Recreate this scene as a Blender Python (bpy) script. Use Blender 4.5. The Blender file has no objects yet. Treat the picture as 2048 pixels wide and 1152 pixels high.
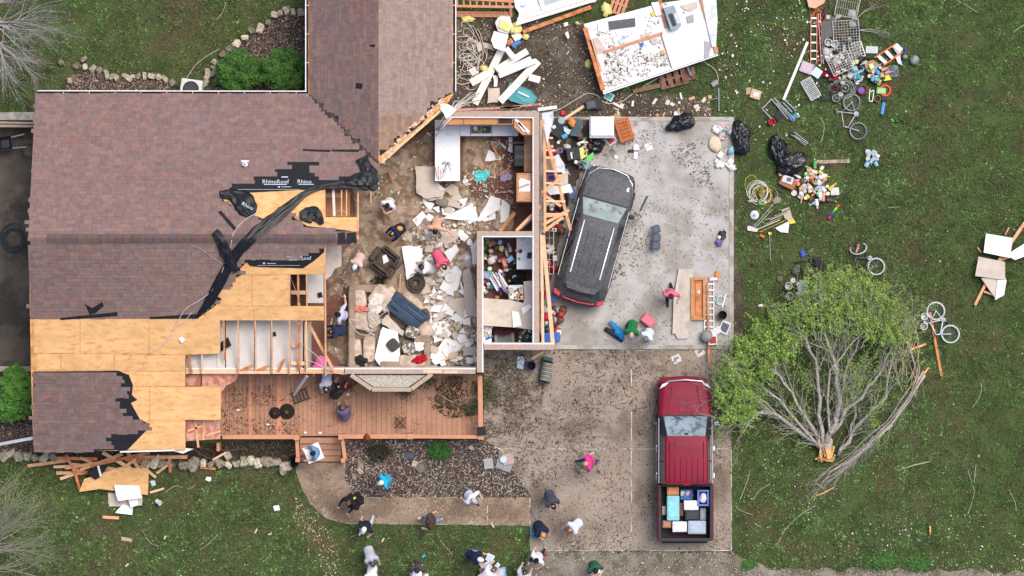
import bpy, math, random
import numpy as np
from mathutils import Vector, Matrix, noise as mnoise
# ------------------------------------------------------------------ camera, sky, sun, exposure
R = math.radians
S, H = 54.0, 120.0          # photo pixels per metre on the ground, height of the camera above it
scene = bpy.context.scene
col = scene.collection
cam_d = bpy.data.cameras.new('camera')
cam = bpy.data.objects.new('camera', cam_d)
col.objects.link(cam)
cam.location = (0, 0, H)
cam_d.sensor_fit = 'HORIZONTAL'
cam_d.angle = 2 * math.atan(1024 / S / H)
cam_d.clip_start, cam_d.clip_end = 1.0, 1000.0
scene.camera = cam
SUN_EL, SUN_AZ = 64, 48     # overcast day, the brightest part of the sky up and to the right
world = bpy.data.worlds.new('World')
scene.world = world
world.use_nodes = True
wn = world.node_tree
sky = wn.nodes.new('ShaderNodeTexSky')
sky.sky_type = 'NISHITA'
sky.sun_disc = False
sky.sun_elevation = R(SUN_EL)
sky.sun_rotation = R(SUN_AZ)
sky.air_density, sky.dust_density, sky.ozone_density = 0.6, 3.0, 1.0
wn.links.new(sky.outputs[0], wn.nodes['Background'].inputs[0])
wn.nodes['Background'].inputs[1].default_value = 0.14
sun_d = bpy.data.lights.new('sun', 'SUN')
sun_d.energy, sun_d.angle, sun_d.color = 1.3, R(35), (1.0, 0.93, 0.84)
sun = bpy.data.objects.new('sun', sun_d)
col.objects.link(sun)
sd = Vector((math.sin(R(SUN_AZ)) * math.cos(R(SUN_EL)), math.cos(R(SUN_AZ)) * math.cos(R(SUN_EL)), math.sin(R(SUN_EL))))
sun.rotation_euler = sd.to_track_quat('Z', 'Y').to_euler()
sun.location = sd * 60
scene.view_settings.view_transform = 'Standard'
scene.view_settings.look = 'None'
scene.view_settings.exposure = 0.92
scene.view_settings.gamma = 1.0
# ------------------------------------------------------------------ helpers
rng = random.Random(11)
nrs = np.random.RandomState(5)
def P(px, py, z=0.0):
	k = (H - z) / H / S
	return Vector(((px - 1024) * k, (576 - py) * k, z))
def PL(pts, z=0.0):
	return [P(a, b, z) for a, b in pts]
def C(h, k=0.85):
	out = []
	for i in (0, 2, 4):
		c = int(h[i:i + 2], 16) / 255
		out.append((c / 12.92 if c <= .04045 else ((c + .055) / 1.055) ** 2.4) * k)
	return tuple(out)
def vnoise(x, y, scale, seed=0):
	g = np.random.RandomState(seed).rand(64, 64)
	X, Y = np.asarray(x) * scale + 1000.0, np.asarray(y) * scale + 1000.0
	xi, yi = np.floor(X).astype(int), np.floor(Y).astype(int)
	fx, fy = X - xi, Y - yi
	fx, fy = fx * fx * (3 - 2 * fx), fy * fy * (3 - 2 * fy)
	a, b = g[xi % 64, yi % 64], g[(xi + 1) % 64, yi % 64]
	c, d = g[xi % 64, (yi + 1) % 64], g[(xi + 1) % 64, (yi + 1) % 64]
	return (a * (1 - fx) + b * fx) * (1 - fy) + (c * (1 - fx) + d * fx) * fy
def inpoly(x, y, poly):
	x, y = np.asarray(x, float), np.asarray(y, float)
	r = np.zeros(x.shape, bool)
	n = len(poly)
	for i in range(n):
		x0, y0 = poly[i][0], poly[i][1]
		x1, y1 = poly[(i + 1) % n][0], poly[(i + 1) % n][1]
		if y0 == y1:
			continue
		c = ((y0 > y) != (y1 > y)) & (x < (x1 - x0) * (y - y0) / (y1 - y0) + x0)
		r ^= c
	return r
def rough(poly, step=12, amp=4, seed=1):
	r = random.Random(seed)
	out = []
	for i in range(len(poly)):
		(x0, y0), (x1, y1) = poly[i], poly[(i + 1) % len(poly)]
		n = max(1, int(math.hypot(x1 - x0, y1 - y0) / step))
		for k in range(n):
			t = k / n
			out.append((x0 + (x1 - x0) * t + r.uniform(-amp, amp), y0 + (y1 - y0) * t + r.uniform(-amp, amp)))
	return out
MATS = {}
def mat(name, c, rough=.8, var=.15, scale=4., bump=0., metal=0., tint=False, c2=None, s2=1.0, lo=.45, hi=.6,
		fine=70., spec=.3, trans=0., alpha=1., coat=0., c3=None, s3=5., lo3=.6, hi3=.7, stripes=None, st=None):
	if name in MATS:
		return MATS[name]
	if isinstance(c, str):
		c = C(c)
	m = bpy.data.materials.new(name)
	m.use_nodes = True
	t = m.node_tree
	N, L = t.nodes, t.links
	b = N['Principled BSDF']
	tc = N.new('ShaderNodeTexCoord')
	src = tc.outputs['Object']
	if st:
		vm = N.new('ShaderNodeVectorMath'); vm.operation = 'MULTIPLY'; vm.inputs[1].default_value = st
		L.new(src, vm.inputs[0]); src = vm.outputs[0]
	def nz(sc, det=4.):
		n = N.new('ShaderNodeTexNoise')
		n.inputs['Scale'].default_value = sc
		n.inputs['Detail'].default_value = det
		n.inputs['Roughness'].default_value = .62
		L.new(src, n.inputs['Vector'])
		return n
	def mixc(fac, a, bb, mode='MIX'):
		x = N.new('ShaderNodeMix')
		x.data_type = 'RGBA'
		x.blend_type = mode
		if isinstance(fac, float):
			x.inputs[0].default_value = fac
		else:
			L.new(fac, x.inputs[0])
		for s_, v in ((x.inputs[6], a), (x.inputs[7], bb)):
			if isinstance(v, tuple):
				s_.default_value = (*v, 1)
			else:
				L.new(v, s_)
		return x.outputs[2]
	def ramp(src, lo_, hi_):
		r = N.new('ShaderNodeMapRange')
		r.inputs['From Min'].default_value = lo_
		r.inputs['From Max'].default_value = hi_
		r.interpolation_type = 'SMOOTHSTEP'
		L.new(src, r.inputs['Value'])
		return r.outputs[0]
	n1 = nz(scale)
	cur = mixc(ramp(n1.outputs[0], .3, .7), tuple(x * (1 - var) for x in c), tuple(min(1, x * (1 + var)) for x in c))
	if c2 is not None:
		c2 = C(c2) if isinstance(c2, str) else c2
		cur = mixc(ramp(nz(s2, 6.).outputs[0], lo, hi), cur, c2)
	if c3 is not None:
		c3 = C(c3) if isinstance(c3, str) else c3
		cur = mixc(ramp(nz(s3, 6.).outputs[0], lo3, hi3), cur, c3)
	if stripes:
		ax, per, dark = stripes
		w = N.new('ShaderNodeTexWave')
		w.bands_direction = ax
		w.inputs['Scale'].default_value = 0.314 / per
		L.new(tc.outputs['Object'], w.inputs['Vector'])
		cur = mixc(ramp(w.outputs[1], .0, .25), tuple(x * dark for x in c), cur)
	if tint:
		at = N.new('ShaderNodeAttribute')
		at.attribute_name = 'tint'
		cur = mixc(1.0, cur, at.outputs[0], 'MULTIPLY')
	L.new(cur, b.inputs['Base Color'])
	b.inputs['Roughness'].default_value = rough
	b.inputs['Metallic'].default_value = metal
	b.inputs['Specular IOR Level'].default_value = spec
	b.inputs['Transmission Weight'].default_value = trans
	b.inputs['Alpha'].default_value = alpha
	b.inputs['Coat Weight'].default_value = coat
	if bump:
		bp = N.new('ShaderNodeBump')
		bp.inputs['Strength'].default_value = bump
		bp.inputs['Distance'].default_value = .02
		L.new(nz(fine, 3.).outputs[0], bp.inputs['Height'])
		L.new(bp.outputs[0], b.inputs['Normal'])
	MATS[name] = m
	return m
def paint(h, rough=.6, var=.12, **k):
	"""plain painted or plastic surface of one colour with a little dirt"""
	return mat('plain_' + h + '_%d' % (rough * 100), h, rough=rough, var=var, scale=9., **k)
def tag(o, label=None, cat=None, group=None, kind=None):
	if label: o['label'] = label
	if cat: o['category'] = cat
	if group: o['group'] = group
	if kind: o['kind'] = kind
	return o
def root(name, loc=(0, 0, 0), rz=0., label=None, cat=None, group=None):
	o = bpy.data.objects.new(name, None)
	o.empty_display_size = .2
	col.objects.link(o)
	o.location = loc
	o.rotation_euler = (0, 0, rz)
	return tag(o, label, cat, group)
def mk(name, me, parent=None, **k):
	o = bpy.data.objects.new(name, me)
	col.objects.link(o)
	if parent is not None:
		o.parent = parent
	return tag(o, **k)
def npmesh(name, V, F, m, parent=None, tint=None, smooth=False, **k):
	V, F = np.asarray(V, np.float32), np.asarray(F, np.int32)
	n = F.shape[1]
	me = bpy.data.meshes.new(name)
	me.vertices.add(len(V)); me.vertices.foreach_set('co', V.ravel())
	me.loops.add(F.size); me.loops.foreach_set('vertex_index', F.ravel())
	me.polygons.add(len(F)); me.polygons.foreach_set('loop_start', np.arange(0, F.size, n, dtype=np.int32))
	me.polygons.foreach_set('use_smooth', np.full(len(F), smooth))
	me.materials.append(m)
	if tint is not None:
		a = me.attributes.new('tint', 'FLOAT_COLOR', 'FACE')
		a.data.foreach_set('color', np.c_[np.asarray(tint, np.float32), np.ones(len(F), np.float32)].ravel())
	me.update(calc_edges=True)
	return mk(name, me, parent, **k)
class MB:
	def __init__(s):
		s.v, s.f, s.m, s.c = [], [], [], []
		s.mi, s.col = 0, (1, 1, 1)
	def add(s, vs, fs):
		b = len(s.v)
		s.v += [tuple(p) for p in vs]
		for f in fs:
			s.f.append(tuple(i + b for i in f)); s.m.append(s.mi); s.c.append(s.col)
		return s
	def box(s, c, size, rz=0., rx=0., ry=0., taper=1.):
		x, y, z = [d / 2 for d in size]
		M = Matrix.Translation(c) @ Matrix.Rotation(rz, 4, 'Z') @ Matrix.Rotation(ry, 4, 'Y') @ Matrix.Rotation(rx, 4, 'X')
		t = taper
		vs = [M @ Vector(p) for p in ((-x, -y, -z), (x, -y, -z), (x, y, -z), (-x, y, -z), (-x * t, -y * t, z), (x * t, -y * t, z), (x * t, y * t, z), (-x * t, y * t, z))]
		return s.add(vs, [(3, 2, 1, 0), (4, 5, 6, 7), (0, 1, 5, 4), (1, 2, 6, 5), (2, 3, 7, 6), (3, 0, 4, 7)])
	def rbox(s, c, size, r=.02, rz=0., rx=0., ry=0.):
		"""box with bevelled edges (soft corners in plan and at the top)"""
		x, y, z = [d / 2 for d in size]
		M = Matrix.Translation(c) @ Matrix.Rotation(rz, 4, 'Z') @ Matrix.Rotation(ry, 4, 'Y') @ Matrix.Rotation(rx, 4, 'X')
		rings = []
		for zz, ins in ((-z, r * .6), (-z + r, 0), (z - r, 0), (z - r * .3, r * .35), (z, r)):
			X, Y = x - ins, y - ins
			q = max(r - ins * .3, .001)
			rings.append([(X - q, -Y), (X - q * .3, -Y + q * .3), (X, -Y + q), (X, Y - q), (X - q * .3, Y - q * .3), (X - q, Y), (-X + q, Y), (-X + q * .3, Y - q * .3), (-X, Y - q), (-X, -Y + q), (-X + q * .3, -Y + q * .3), (-X + q, -Y)])
			rings[-1] = [Vector((a, b, zz)) for a, b in rings[-1]]
		n = 12
		vs = [M @ p for rr in rings for p in rr]
		fs = [tuple(range(n - 1, -1, -1)), tuple(range(4 * n, 5 * n))]
		for k in range(4):
			for i in range(n):
				fs.append((k * n + i, k * n + (i + 1) % n, (k + 1) * n + (i + 1) % n, (k + 1) * n + i))
		return s.add(vs, fs)
	def beam(s, a, b, w, h):
		a, b = Vector(a), Vector(b)
		d = (b - a).normalized()
		side = d.cross(Vector((0, 0, 1)))
		side = side.normalized() if side.length > 1e-4 else Vector((1, 0, 0))
		up = side.cross(d)
		vs = []
		for p in (a, b):
			for su, sv in ((-1, -1), (1, -1), (1, 1), (-1, 1)):
				vs.append(p + side * su * w / 2 + up * sv * h / 2)
		return s.add(vs, [(3, 2, 1, 0), (4, 5, 6, 7), (0, 1, 5, 4), (1, 2, 6, 5), (2, 3, 7, 6), (3, 0, 4, 7)])
	def prism(s, pts, z0, z1):
		"""pts: xy list (any orientation); z0/z1 numbers or functions of (x, y)"""
		pts = [(p[0], p[1]) for p in pts]
		ar = sum(pts[i][0] * pts[(i + 1) % len(pts)][1] - pts[(i + 1) % len(pts)][0] * pts[i][1] for i in range(len(pts)))
		if ar < 0: pts = pts[::-1]
		n = len(pts)
		f0 = z0 if callable(z0) else (lambda x, y: z0)
		f1 = z1 if callable(z1) else (lambda x, y: z1)
		vs = [(x, y, f0(x, y)) for x, y in pts] + [(x, y, f1(x, y)) for x, y in pts]
		fs = [tuple(range(n - 1, -1, -1)), tuple(range(n, 2 * n))] + [(i, (i + 1) % n, n + (i + 1) % n, n + i) for i in range(n)]
		return s.add(vs, fs)
	def tube(s, pts, r, n=6, cap=True):
		pts = [Vector(p) for p in pts]
		rs = r if isinstance(r, (list, tuple)) else [r] * len(pts)
		vs, fs = [], []
		up = Vector((0, 0, 1))
		for i, p in enumerate(pts):
			d = (pts[min(i + 1, len(pts) - 1)] - pts[max(i - 1, 0)])
			d = d.normalized() if d.length > 1e-6 else Vector((0, 0, 1))
			a = d.cross(up if abs(d.z) < .9 else Vector((1, 0, 0))).normalized()
			b = d.cross(a)
			for k in range(n):
				t = 2 * math.pi * k / n
				vs.append(p + (a * math.cos(t) + b * math.sin(t)) * rs[i])
		for i in range(len(pts) - 1):
			for k in range(n):
				fs.append((i * n + k, (i + 1) * n + k, (i + 1) * n + (k + 1) % n, i * n + (k + 1) % n))
		if cap:
			fs.append(tuple(range(n)))
			fs.append(tuple(range(len(vs) - 1, len(vs) - n - 1, -1)))
		return s.add(vs, fs)
	def lathe(s, c, prof, n=14, M=None, ell=1.):
		"""prof: (radius, z) list from bottom to top, closed with caps"""
		c = Vector(c)
		vs, fs = [], []
		for r_, z in prof:
			for k in range(n):
				t = 2 * math.pi * k / n
				p = Vector((r_ * math.cos(t), r_ * ell * math.sin(t), z))
				vs.append(c + (M @ p if M is not None else p))
		for i in range(len(prof) - 1):
			for k in range(n):
				fs.append((i * n + k, i * n + (k + 1) % n, (i + 1) * n + (k + 1) % n, (i + 1) * n + k))
		fs.append(tuple(range(n - 1, -1, -1)))
		fs.append(tuple(range(len(vs) - n, len(vs))))
		return s.add(vs, fs)
	def ring(s, c, Rr, r, M=None, n=24, k=6, a0=0., a1=2 * math.pi):
		c = Vector(c)
		full = abs(a1 - a0 - 2 * math.pi) < 1e-3
		vs, fs = [], []
		m = n if full else n + 1
		for i in range(m):
			t = a0 + (a1 - a0) * i / n
			for j in range(k):
				u = 2 * math.pi * j / k
				p = Vector(((Rr + r * math.cos(u)) * math.cos(t), (Rr + r * math.cos(u)) * math.sin(t), r * math.sin(u)))
				vs.append(c + (M @ p if M is not None else p))
		for i in range(n):
			i2 = (i + 1) % m
			for j in range(k):
				fs.append((i * k + j, i2 * k + j, i2 * k + (j + 1) % k, i * k + (j + 1) % k))
		return s.add(vs, fs)
	def blob(s, c, size, nu=12, nv=8, amp=.12, fr=1.5, seed=0, flat=0., sq=1., rz=0.):
		"""lumpy ellipsoid; sq<1 squares it off, flat lifts the underside"""
		c = Vector(c)
		vs, fs = [], []
		Mz = Matrix.Rotation(rz, 3, 'Z')
		sg = lambda q: math.copysign(abs(q) ** sq, q)
		for i in range(nv + 1):
			ph = math.pi * i / nv - math.pi / 2
			for k in range(nu):
				t = 2 * math.pi * k / nu
				d = Vector((math.cos(ph) * math.cos(t), math.cos(ph) * math.sin(t), math.sin(ph)))
				w = 1 + amp * mnoise.noise(d * fr + Vector((seed * 3.7, seed * 1.3, seed * .7))) * 2
				q = Vector((sg(d.x) * size[0] / 2, sg(d.y) * size[1] / 2, sg(d.z) * size[2] / 2)) * w
				if flat and q.z < -size[2] / 2 * (1 - flat): q.z = -size[2] / 2 * (1 - flat)
				vs.append(c + Mz @ q)
		for i in range(nv):
			for k in range(nu):
				fs.append((i * nu + k, i * nu + (k + 1) % nu, (i + 1) * nu + (k + 1) % nu, (i + 1) * nu + k))
		return s.add(vs, fs)
	def mesh(s, name, mats, smooth=False, tint=False):
		me = bpy.data.meshes.new(name)
		me.from_pydata(s.v, [], s.f)
		for m in (mats if isinstance(mats, (list, tuple)) else [mats]): me.materials.append(m)
		me.polygons.foreach_set('material_index', s.m)
		if smooth: me.polygons.foreach_set('use_smooth', [True] * len(s.f))
		if tint:
			a = me.attributes.new('tint', 'FLOAT_COLOR', 'FACE')
			a.data.foreach_set('color', np.array([(*c, 1) for c in s.c], np.float32).ravel())
		me.update()
		return me
	def build(s, name, mats, parent=None, smooth=False, tint=False, **k):
		return mk(name, s.mesh(name, mats, smooth, tint), parent, **k)
def shade_auto(o, deg=40):
	"""smooth shading but crisp creases"""
	me = o.data
	me.polygons.foreach_set('use_smooth', [True] * len(me.polygons))
	me.set_sharp_from_angle(angle=R(deg))
	return o
def frag(name, poly, z, t, m, label, cat, tilt=(0, 0), parent=None, jag=0, seed=0, group=None):
	"""flat broken board: a pixel outline lying at height z, thickness t, tilted a little"""
	if jag: poly = rough(poly, 9, jag, seed)
	pts = PL(poly, z)
	cx, cy = sum(p.x for p in pts) / len(pts), sum(p.y for p in pts) / len(pts)
	f = lambda x, y: z + (x - cx) * tilt[0] + (y - cy) * tilt[1]
	return MB().prism(pts, f, lambda x, y: f(x, y) + t).build(name, m, parent, label=label, cat=cat, group=group)
def text_mesh(body, size, m):
	cu = bpy.data.curves.new('lettering', 'FONT')
	cu.body = body; cu.size = size; cu.extrude = .0008; cu.align_x = 'CENTER'; cu.align_y = 'CENTER'; cu.resolution_u = 2
	o = bpy.data.objects.new('lettering', cu); col.objects.link(o)
	dg = bpy.context.evaluated_depsgraph_get()
	me = bpy.data.meshes.new_from_object(o.evaluated_get(dg))
	bpy.data.objects.remove(o); bpy.data.curves.remove(cu)
	me.materials.clear(); me.materials.append(m)
	return me
# ------------------------------------------------------------------ shared materials
m_white = mat('drywall_face', 'eeeeec', rough=.85, var=.05, scale=3., c2='c8c2b8', s2=2.2, lo=.62, hi=.75)
m_cream = mat('drywall_paper', 'c9bcae', rough=.9, var=.08, scale=3., c2='b0a08f', s2=2.5, lo=.55, hi=.75)
m_ply = mat('plywood', 'e0b178', rough=.75, var=.12, scale=1.4, c2='d19a5e', s2=4., lo=.48, hi=.68, c3='6e4222', s3=6., lo3=.67, hi3=.72, st=(.8, 1.8, 1))
m_lumber = mat('pine_lumber', 'dba67c', rough=.75, var=.14, scale=5., c2='c98b5e', s2=3., lo=.5, hi=.7)
m_lumber2 = mat('pale_lumber', 'e2bd97', rough=.75, var=.1, scale=5.)
m_lumber3 = mat('orange_lumber', 'd08a5a', rough=.75, var=.14, scale=5., c2='b06a40', s2=4.)
m_plate = mat('wall_plate_wood', 'b39d8d', rough=.85, var=.12, scale=6., c2='8c7868', s2=6., lo=.55, hi=.75)
m_deck = mat('stained_deck_wood', 'b2876c', rough=.8, var=.1, scale=1.5, tint=True, c2='9c7358', s2=7., lo=.5, hi=.75)
m_rail = mat('stained_rail_wood', 'c98d6c', rough=.7, var=.08, scale=3., c2='a5705a', s2=5., lo=.6, hi=.8)
m_black = mat('black_underlayment', '1b1e22', rough=.65, var=.25, scale=6., bump=.3, fine=14., spec=.2)
m_tarp = mat('black_tarp', '14171d', rough=.42, var=.3, scale=7., spec=.3)
m_bag = mat('black_bag_plastic', '17191d', rough=.33, var=.3, scale=9., spec=.5)
m_oak = mat('oak_cabinet', 'c48a58', rough=.55, var=.12, scale=3., c2='a86c3d', s2=6., lo=.5, hi=.7)
m_metal = mat('brushed_metal', 'b9bcbe', rough=.35, var=.1, metal=.8)
m_steel = mat('dull_steel', '8d9093', rough=.5, var=.15, metal=.5)
m_siding = mat('white_siding', 'e2dfd8', rough=.7, var=.06, scale=3., c2='b5aca0', s2=3., lo=.6, hi=.75)
m_insul = mat('yellow_insulation', 'e3d98a', rough=.95, var=.2, scale=12., bump=.6, fine=30.)
m_wire = mat('white_cable', 'd8d0c4', rough=.6, var=.1)
m_rubber = mat('tyre_rubber', '2a2a2b', rough=.8, var=.2)
m_glass = mat('dark_glass', (.02, .025, .03), rough=.06, var=.1, spec=.8)
m_stone = mat('field_stone', 'a49b8c', rough=.9, var=.25, scale=5., c2='716a5c', s2=3., lo=.45, hi=.65, tint=True, bump=.5, fine=25.)
m_bark = mat('grey_bark', 'b4ada3', rough=.9, var=.2, scale=9., c2='938b81', s2=12., bump=.4, fine=40.)
m_twig = mat('pale_twig', 'b5ada2', rough=.9, var=.15, scale=9.)
m_split = mat('fresh_split_wood', 'e2b176', rough=.85, var=.2, scale=9., c2='b9743f', s2=8., lo=.5, hi=.6)
m_leaf = mat('leaf', (1, 1, 1), rough=.6, var=.1, scale=3., tint=True)
# ------------------------------------------------------------------ ground
m_lawn = mat('lawn_soil', '46522c', rough=.95, var=.3, scale=1.2, c2='564d34', s2=.35, lo=.5, hi=.68, c3='4a422e', s3=1.6, lo3=.55, hi3=.68, bump=.8, fine=18.)
m_dirt = mat('bare_mud', '5f554a', rough=.95, var=.3, scale=2., c2='4a4038', s2=.7, lo=.42, hi=.6, c3='857c70', s3=1.3, lo3=.58, hi3=.7, bump=1., fine=14.)
m_slab = mat('garage_concrete', 'b4b1ac', rough=.85, var=.1, scale=1.2, c2='989187', s2=.55, lo=.42, hi=.62, c3='736a5e', s3=.9, lo3=.58, hi3=.74, bump=.3, fine=30.)
m_kerb = mat('pale_concrete', 'b3ada3', rough=.85, var=.12, scale=3., c2='968e80', s2=2.)
m_drive = mat('dusty_driveway_concrete', '9b8e7f', rough=.9, var=.14, scale=1.1, c2='786b5e', s2=.5, lo=.47, hi=.66, c3='b0a08c', s3=.9, lo3=.56, hi3=.72, bump=.5, fine=24.)
m_joint = mat('joint_sealer', 'cbc2b4', rough=.9, var=.25, scale=2., c2='84776a', s2=1.5)
m_walk = mat('walkway_concrete', '988470', rough=.9, var=.12, scale=1.3, c2='7d6a58', s2=.8, c3='b5a48c', s3=1.2, lo3=.55, hi3=.7, bump=.4, fine=24.)
m_patio = mat('stained_patio_concrete', '5a5249', rough=.9, var=.2, scale=.8, c2='3c3832', s2=.6, lo=.42, hi=.62, c3='6d6353', s3=.9, lo3=.55, hi3=.7, bump=.3)
m_gravel = mat('gravel_base', '8f8779', rough=.95, var=.25, scale=3., c2='6b6252', s2=1.5, bump=1., fine=30.)
m_mulchbase = mat('mulch_base', '453a34', rough=.95, var=.3, scale=6., bump=1., fine=25.)
m_chip = mat('chips', (1, 1, 1), rough=.9, var=.15, tint=True)
MB().prism([(-160, -160), (160, -160), (160, 160), (-160, 160)], -.4, 0).build('lawn', m_lawn, kind='structure')
HOUSE = [(66, 187), (617, 187), (617, -60), (906, -60), (906, 222), (1083, 222), (1083, 700), (965, 700), (965, 880), (690, 880), (690, 925), (590, 925), (590, 880), (372, 905), (66, 905)]
SLAB = [(1075, 234), (1468, 234), (1466, 699), (1075, 699)]
DRIVE = [(968, 700), (1463, 700), (1464, 1102), (1060, 1102), (1060, 990), (1040, 960), (1000, 900), (968, 880)]
WALK = [(592, 925), (690, 925), (690, 960), (715, 995), (1060, 995), (1060, 1051), (690, 1047), (650, 1036), (622, 1008), (603, 975), (593, 945)]
BED = [(690, 880), (968, 880), (1005, 905), (1045, 960), (1058, 994), (715, 994), (690, 960)]
PATIO = [(-60, 250), (70, 250), (70, 745), (-60, 745)]
ROAD = [(1060, 1102), (1464, 1102), (1490, 1120), (1560, 1138), (2110, 1146), (2110, 1240), (1000, 1240), (1040, 1140)]
NBED = [(140, 150), (200, 140), (230, 155), (340, 162), (345, 187), (130, 187), (135, 165)]
NBED2 = [(425, 187), (430, 130), (460, 95), (500, 65), (545, 42), (590, 25), (617, 30), (617, 187)]
WBED = [(-40, 745), (68, 745), (68, 908), (-40, 908)]
SBED = [(66, 900), (590, 880), (590, 930), (66, 925)]
DIRT = [(900, 28), (1030, 40), (1170, 45), (1205, 185), (1330, 190), (1410, 200), (1430, 236), (1070, 240), (895, 240)]
DIRT2 = [(1455, 236), (1470, 236), (1474, 520), (1490, 600), (1480, 700), (1462, 700), (1464, 500)]
def sheet(name, poly, z, m, lo=-.05, **k):
	return MB().prism(PL(poly, 0), lo, z).build(name, m, kind='structure', **k)
sheet('mud_ground', rough(DIRT, 14, 6, 3), .006, m_dirt)
sheet('mud_edge', rough(DIRT2, 10, 5, 4), .005, m_dirt)
sheet('patio', PATIO, .05, m_patio)
o = sheet('garage_slab', SLAB, .10, m_slab)
for a, b, c, d in ((1458, 240, 1467, 697), (1092, 236, 1457, 242), (1110, 690, 1236, 698), (1279, 690, 1457, 698)):
	q = P(a, d), P(c, b)
	MB().prism([(q[0].x, q[0].y), (q[1].x, q[0].y), (q[1].x, q[1].y), (q[0].x, q[1].y)], .05, .125).build('kerb', m_kerb, o)
drv = sheet('driveway', DRIVE, .012, m_joint)
for poly in ([(969, 702), (1261.9, 702), (1261.9, 897), (1001, 897), (969, 879)], [(1264.1, 702), (1462, 702), (1462, 897), (1264.1, 897)],
			 [(1003, 898.6), (1261.9, 898.6), (1261.9, 1100), (1061, 1100), (1061, 990), (1041, 959)], [(1264.1, 898.8), (1462, 898.8), (1462, 1100), (1264.1, 1100)]):
	MB().prism(PL(poly), .0, .02).build('concrete_panel', m_drive, drv)
wk = sheet('walkway', WALK, .016, m_joint)
for poly in ([(593, 925), (689, 925), (689, 960), (714, 996), (974, 996), (974, 1048.5), (690, 1046), (651, 1035), (623, 1007), (604, 974), (594, 945)], [(976, 996), (1059, 996), (1059, 1050), (976, 1048.5)]):
	MB().prism(PL(poly), .0, .03).build('concrete_panel', m_walk, wk)
sheet('mulch_bed', rough(BED, 14, 3, 5), .01, m_mulchbase)
sheet('mulch_bed', rough(NBED, 12, 4, 6), .01, m_mulchbase)
sheet('mulch_bed', rough(NBED2, 12, 4, 7), .01, m_mulchbase)
sheet('mulch_bed', WBED, .008, m_mulchbase)
sheet('mulch_bed', SBED, .009, m_mulchbase)
sheet('gravel_road', rough(ROAD, 16, 7, 8), .008, m_gravel)
def gz(px, py):
	if inpoly(px, py, [(620, 215), (1083, 222), (1083, 700), (965, 700), (965, 745), (440, 745), (440, 640), (620, 490)]): return .33
	if inpoly(px, py, SLAB): return .10
	if inpoly(px, py, [(372, 745), (965, 745), (965, 880), (372, 880)]): return .45
	if inpoly(px, py, PATIO): return .05
	if inpoly(px, py, DRIVE): return .02
	if inpoly(px, py, WALK): return .03
	return .006
def scatter(n, x0, y0, x1, y1, keep):
	px = nrs.uniform(x0, x1, n); py = nrs.uniform(y0, y1, n)
	k = keep(px, py)
	return px[k], py[k]
def lawn_ok(px, py):
	jx, jy = px + nrs.normal(0, 3, px.shape), py + nrs.normal(0, 3, px.shape)
	bad = np.zeros(px.shape, bool)
	for pl in (HOUSE, SLAB, DRIVE, WALK, BED, PATIO, NBED, NBED2, WBED, SBED):
		bad |= inpoly(px, py, pl)
	r = nrs.rand(len(px))
	bad |= inpoly(jx, jy, DIRT) & (r < .93)
	bad |= inpoly(jx, jy, DIRT2) & (r < .7)
	bad |= inpoly(jx, jy, ROAD) & (r < .97)
	patch = vnoise(px, py, .012, 3) * .6 + vnoise(px, py, .05, 4) * .4
	bad |= (patch < .33) & (r < .6)
	ch = [(580, 1030), (640, 1060), (665, 1110), (640, 1152), (590, 1152)]
	saw = [(590, 985), (640, 1045), (660, 1060), (690, 1150), (650, 1160), (625, 1090), (585, 1040)]
	bad |= inpoly(jx, jy, saw) & (r < .55)
	return ~bad
px, py = scatter(560000, -70, -70, 2118, 1222, lawn_ok)
n = len(px)
base = np.c_[(px - 1024) / S, (576 - py) / S]
ang = nrs.uniform(0, 2 * np.pi, n); ln = nrs.uniform(.03, .08, n) * (.6 + .9 * vnoise(px, py, .11, 13)) ; lean = nrs.uniform(.2, 1.0, n)
wd = nrs.uniform(.009, .024, n)
d = np.c_[np.cos(ang), np.sin(ang)]; sd2 = np.c_[-np.sin(ang), np.cos(ang)]
V = np.zeros((n, 4, 3), np.float32)
V[:, 0, :2] = base - sd2 * wd[:, None]; V[:, 1, :2] = base + sd2 * wd[:, None]
V[:, 2, :2] = base + d * (ln * lean * .55)[:, None] + sd2 * (wd * .9)[:, None]; V[:, 2, 2] = ln * .65
V[:, 3, :2] = base + d * (ln * lean)[:, None]; V[:, 3, 2] = ln * np.where(lean > .6, .75, 1.)
F = (np.arange(n)[:, None] * 4 + np.array([0, 1, 2, 3])[None]).astype(np.int32)
big = vnoise(px, py, .006, 8); mid = vnoise(px, py, .03, 9); fine = nrs.rand(n)
g0, g1, g2 = np.array([.036, .088, .024]), np.array([.122, .232, .066]), np.array([.26, .225, .135])
tuft = vnoise(px, py, .11, 13) * .6 + vnoise(px, py, .22, 14) * .4
t = np.clip((big * .35 + mid * .35 + tuft * .55 - .62) * 1.5 + .5 + (fine - .5) * 1.1, 0, 1)[:, None]
Cc = g0 * (1 - t) + g1 * t
Cc = Cc * np.exp(1.3 * (vnoise(px, py, .13, 15) - .5) + 1.3 * (vnoise(px, py, .3, 16) - .5) + .6 * (fine - .5))[:, None] * 1.12
dry = (fine * .42 + vnoise(px, py, .03, 12) * .4 + vnoise(px, py, .2, 17) * .3 + np.where((px < 620) & (py < 200), .08, 0.)) > .69
Cc[dry] = g2 * (0.3 + .8 * nrs.rand(dry.sum(), 1))
lush = np.clip((px - 1750) / 300, 0, 1)[:, None] * .3
Cc = Cc * (1 - lush) + np.array([.075, .165, .022]) * lush
npmesh('grass', V.reshape(-1, 3), F, m_leaf, tint=Cc, label='green lawn grass with worn brown patches', cat='grass', kind='stuff')
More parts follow.
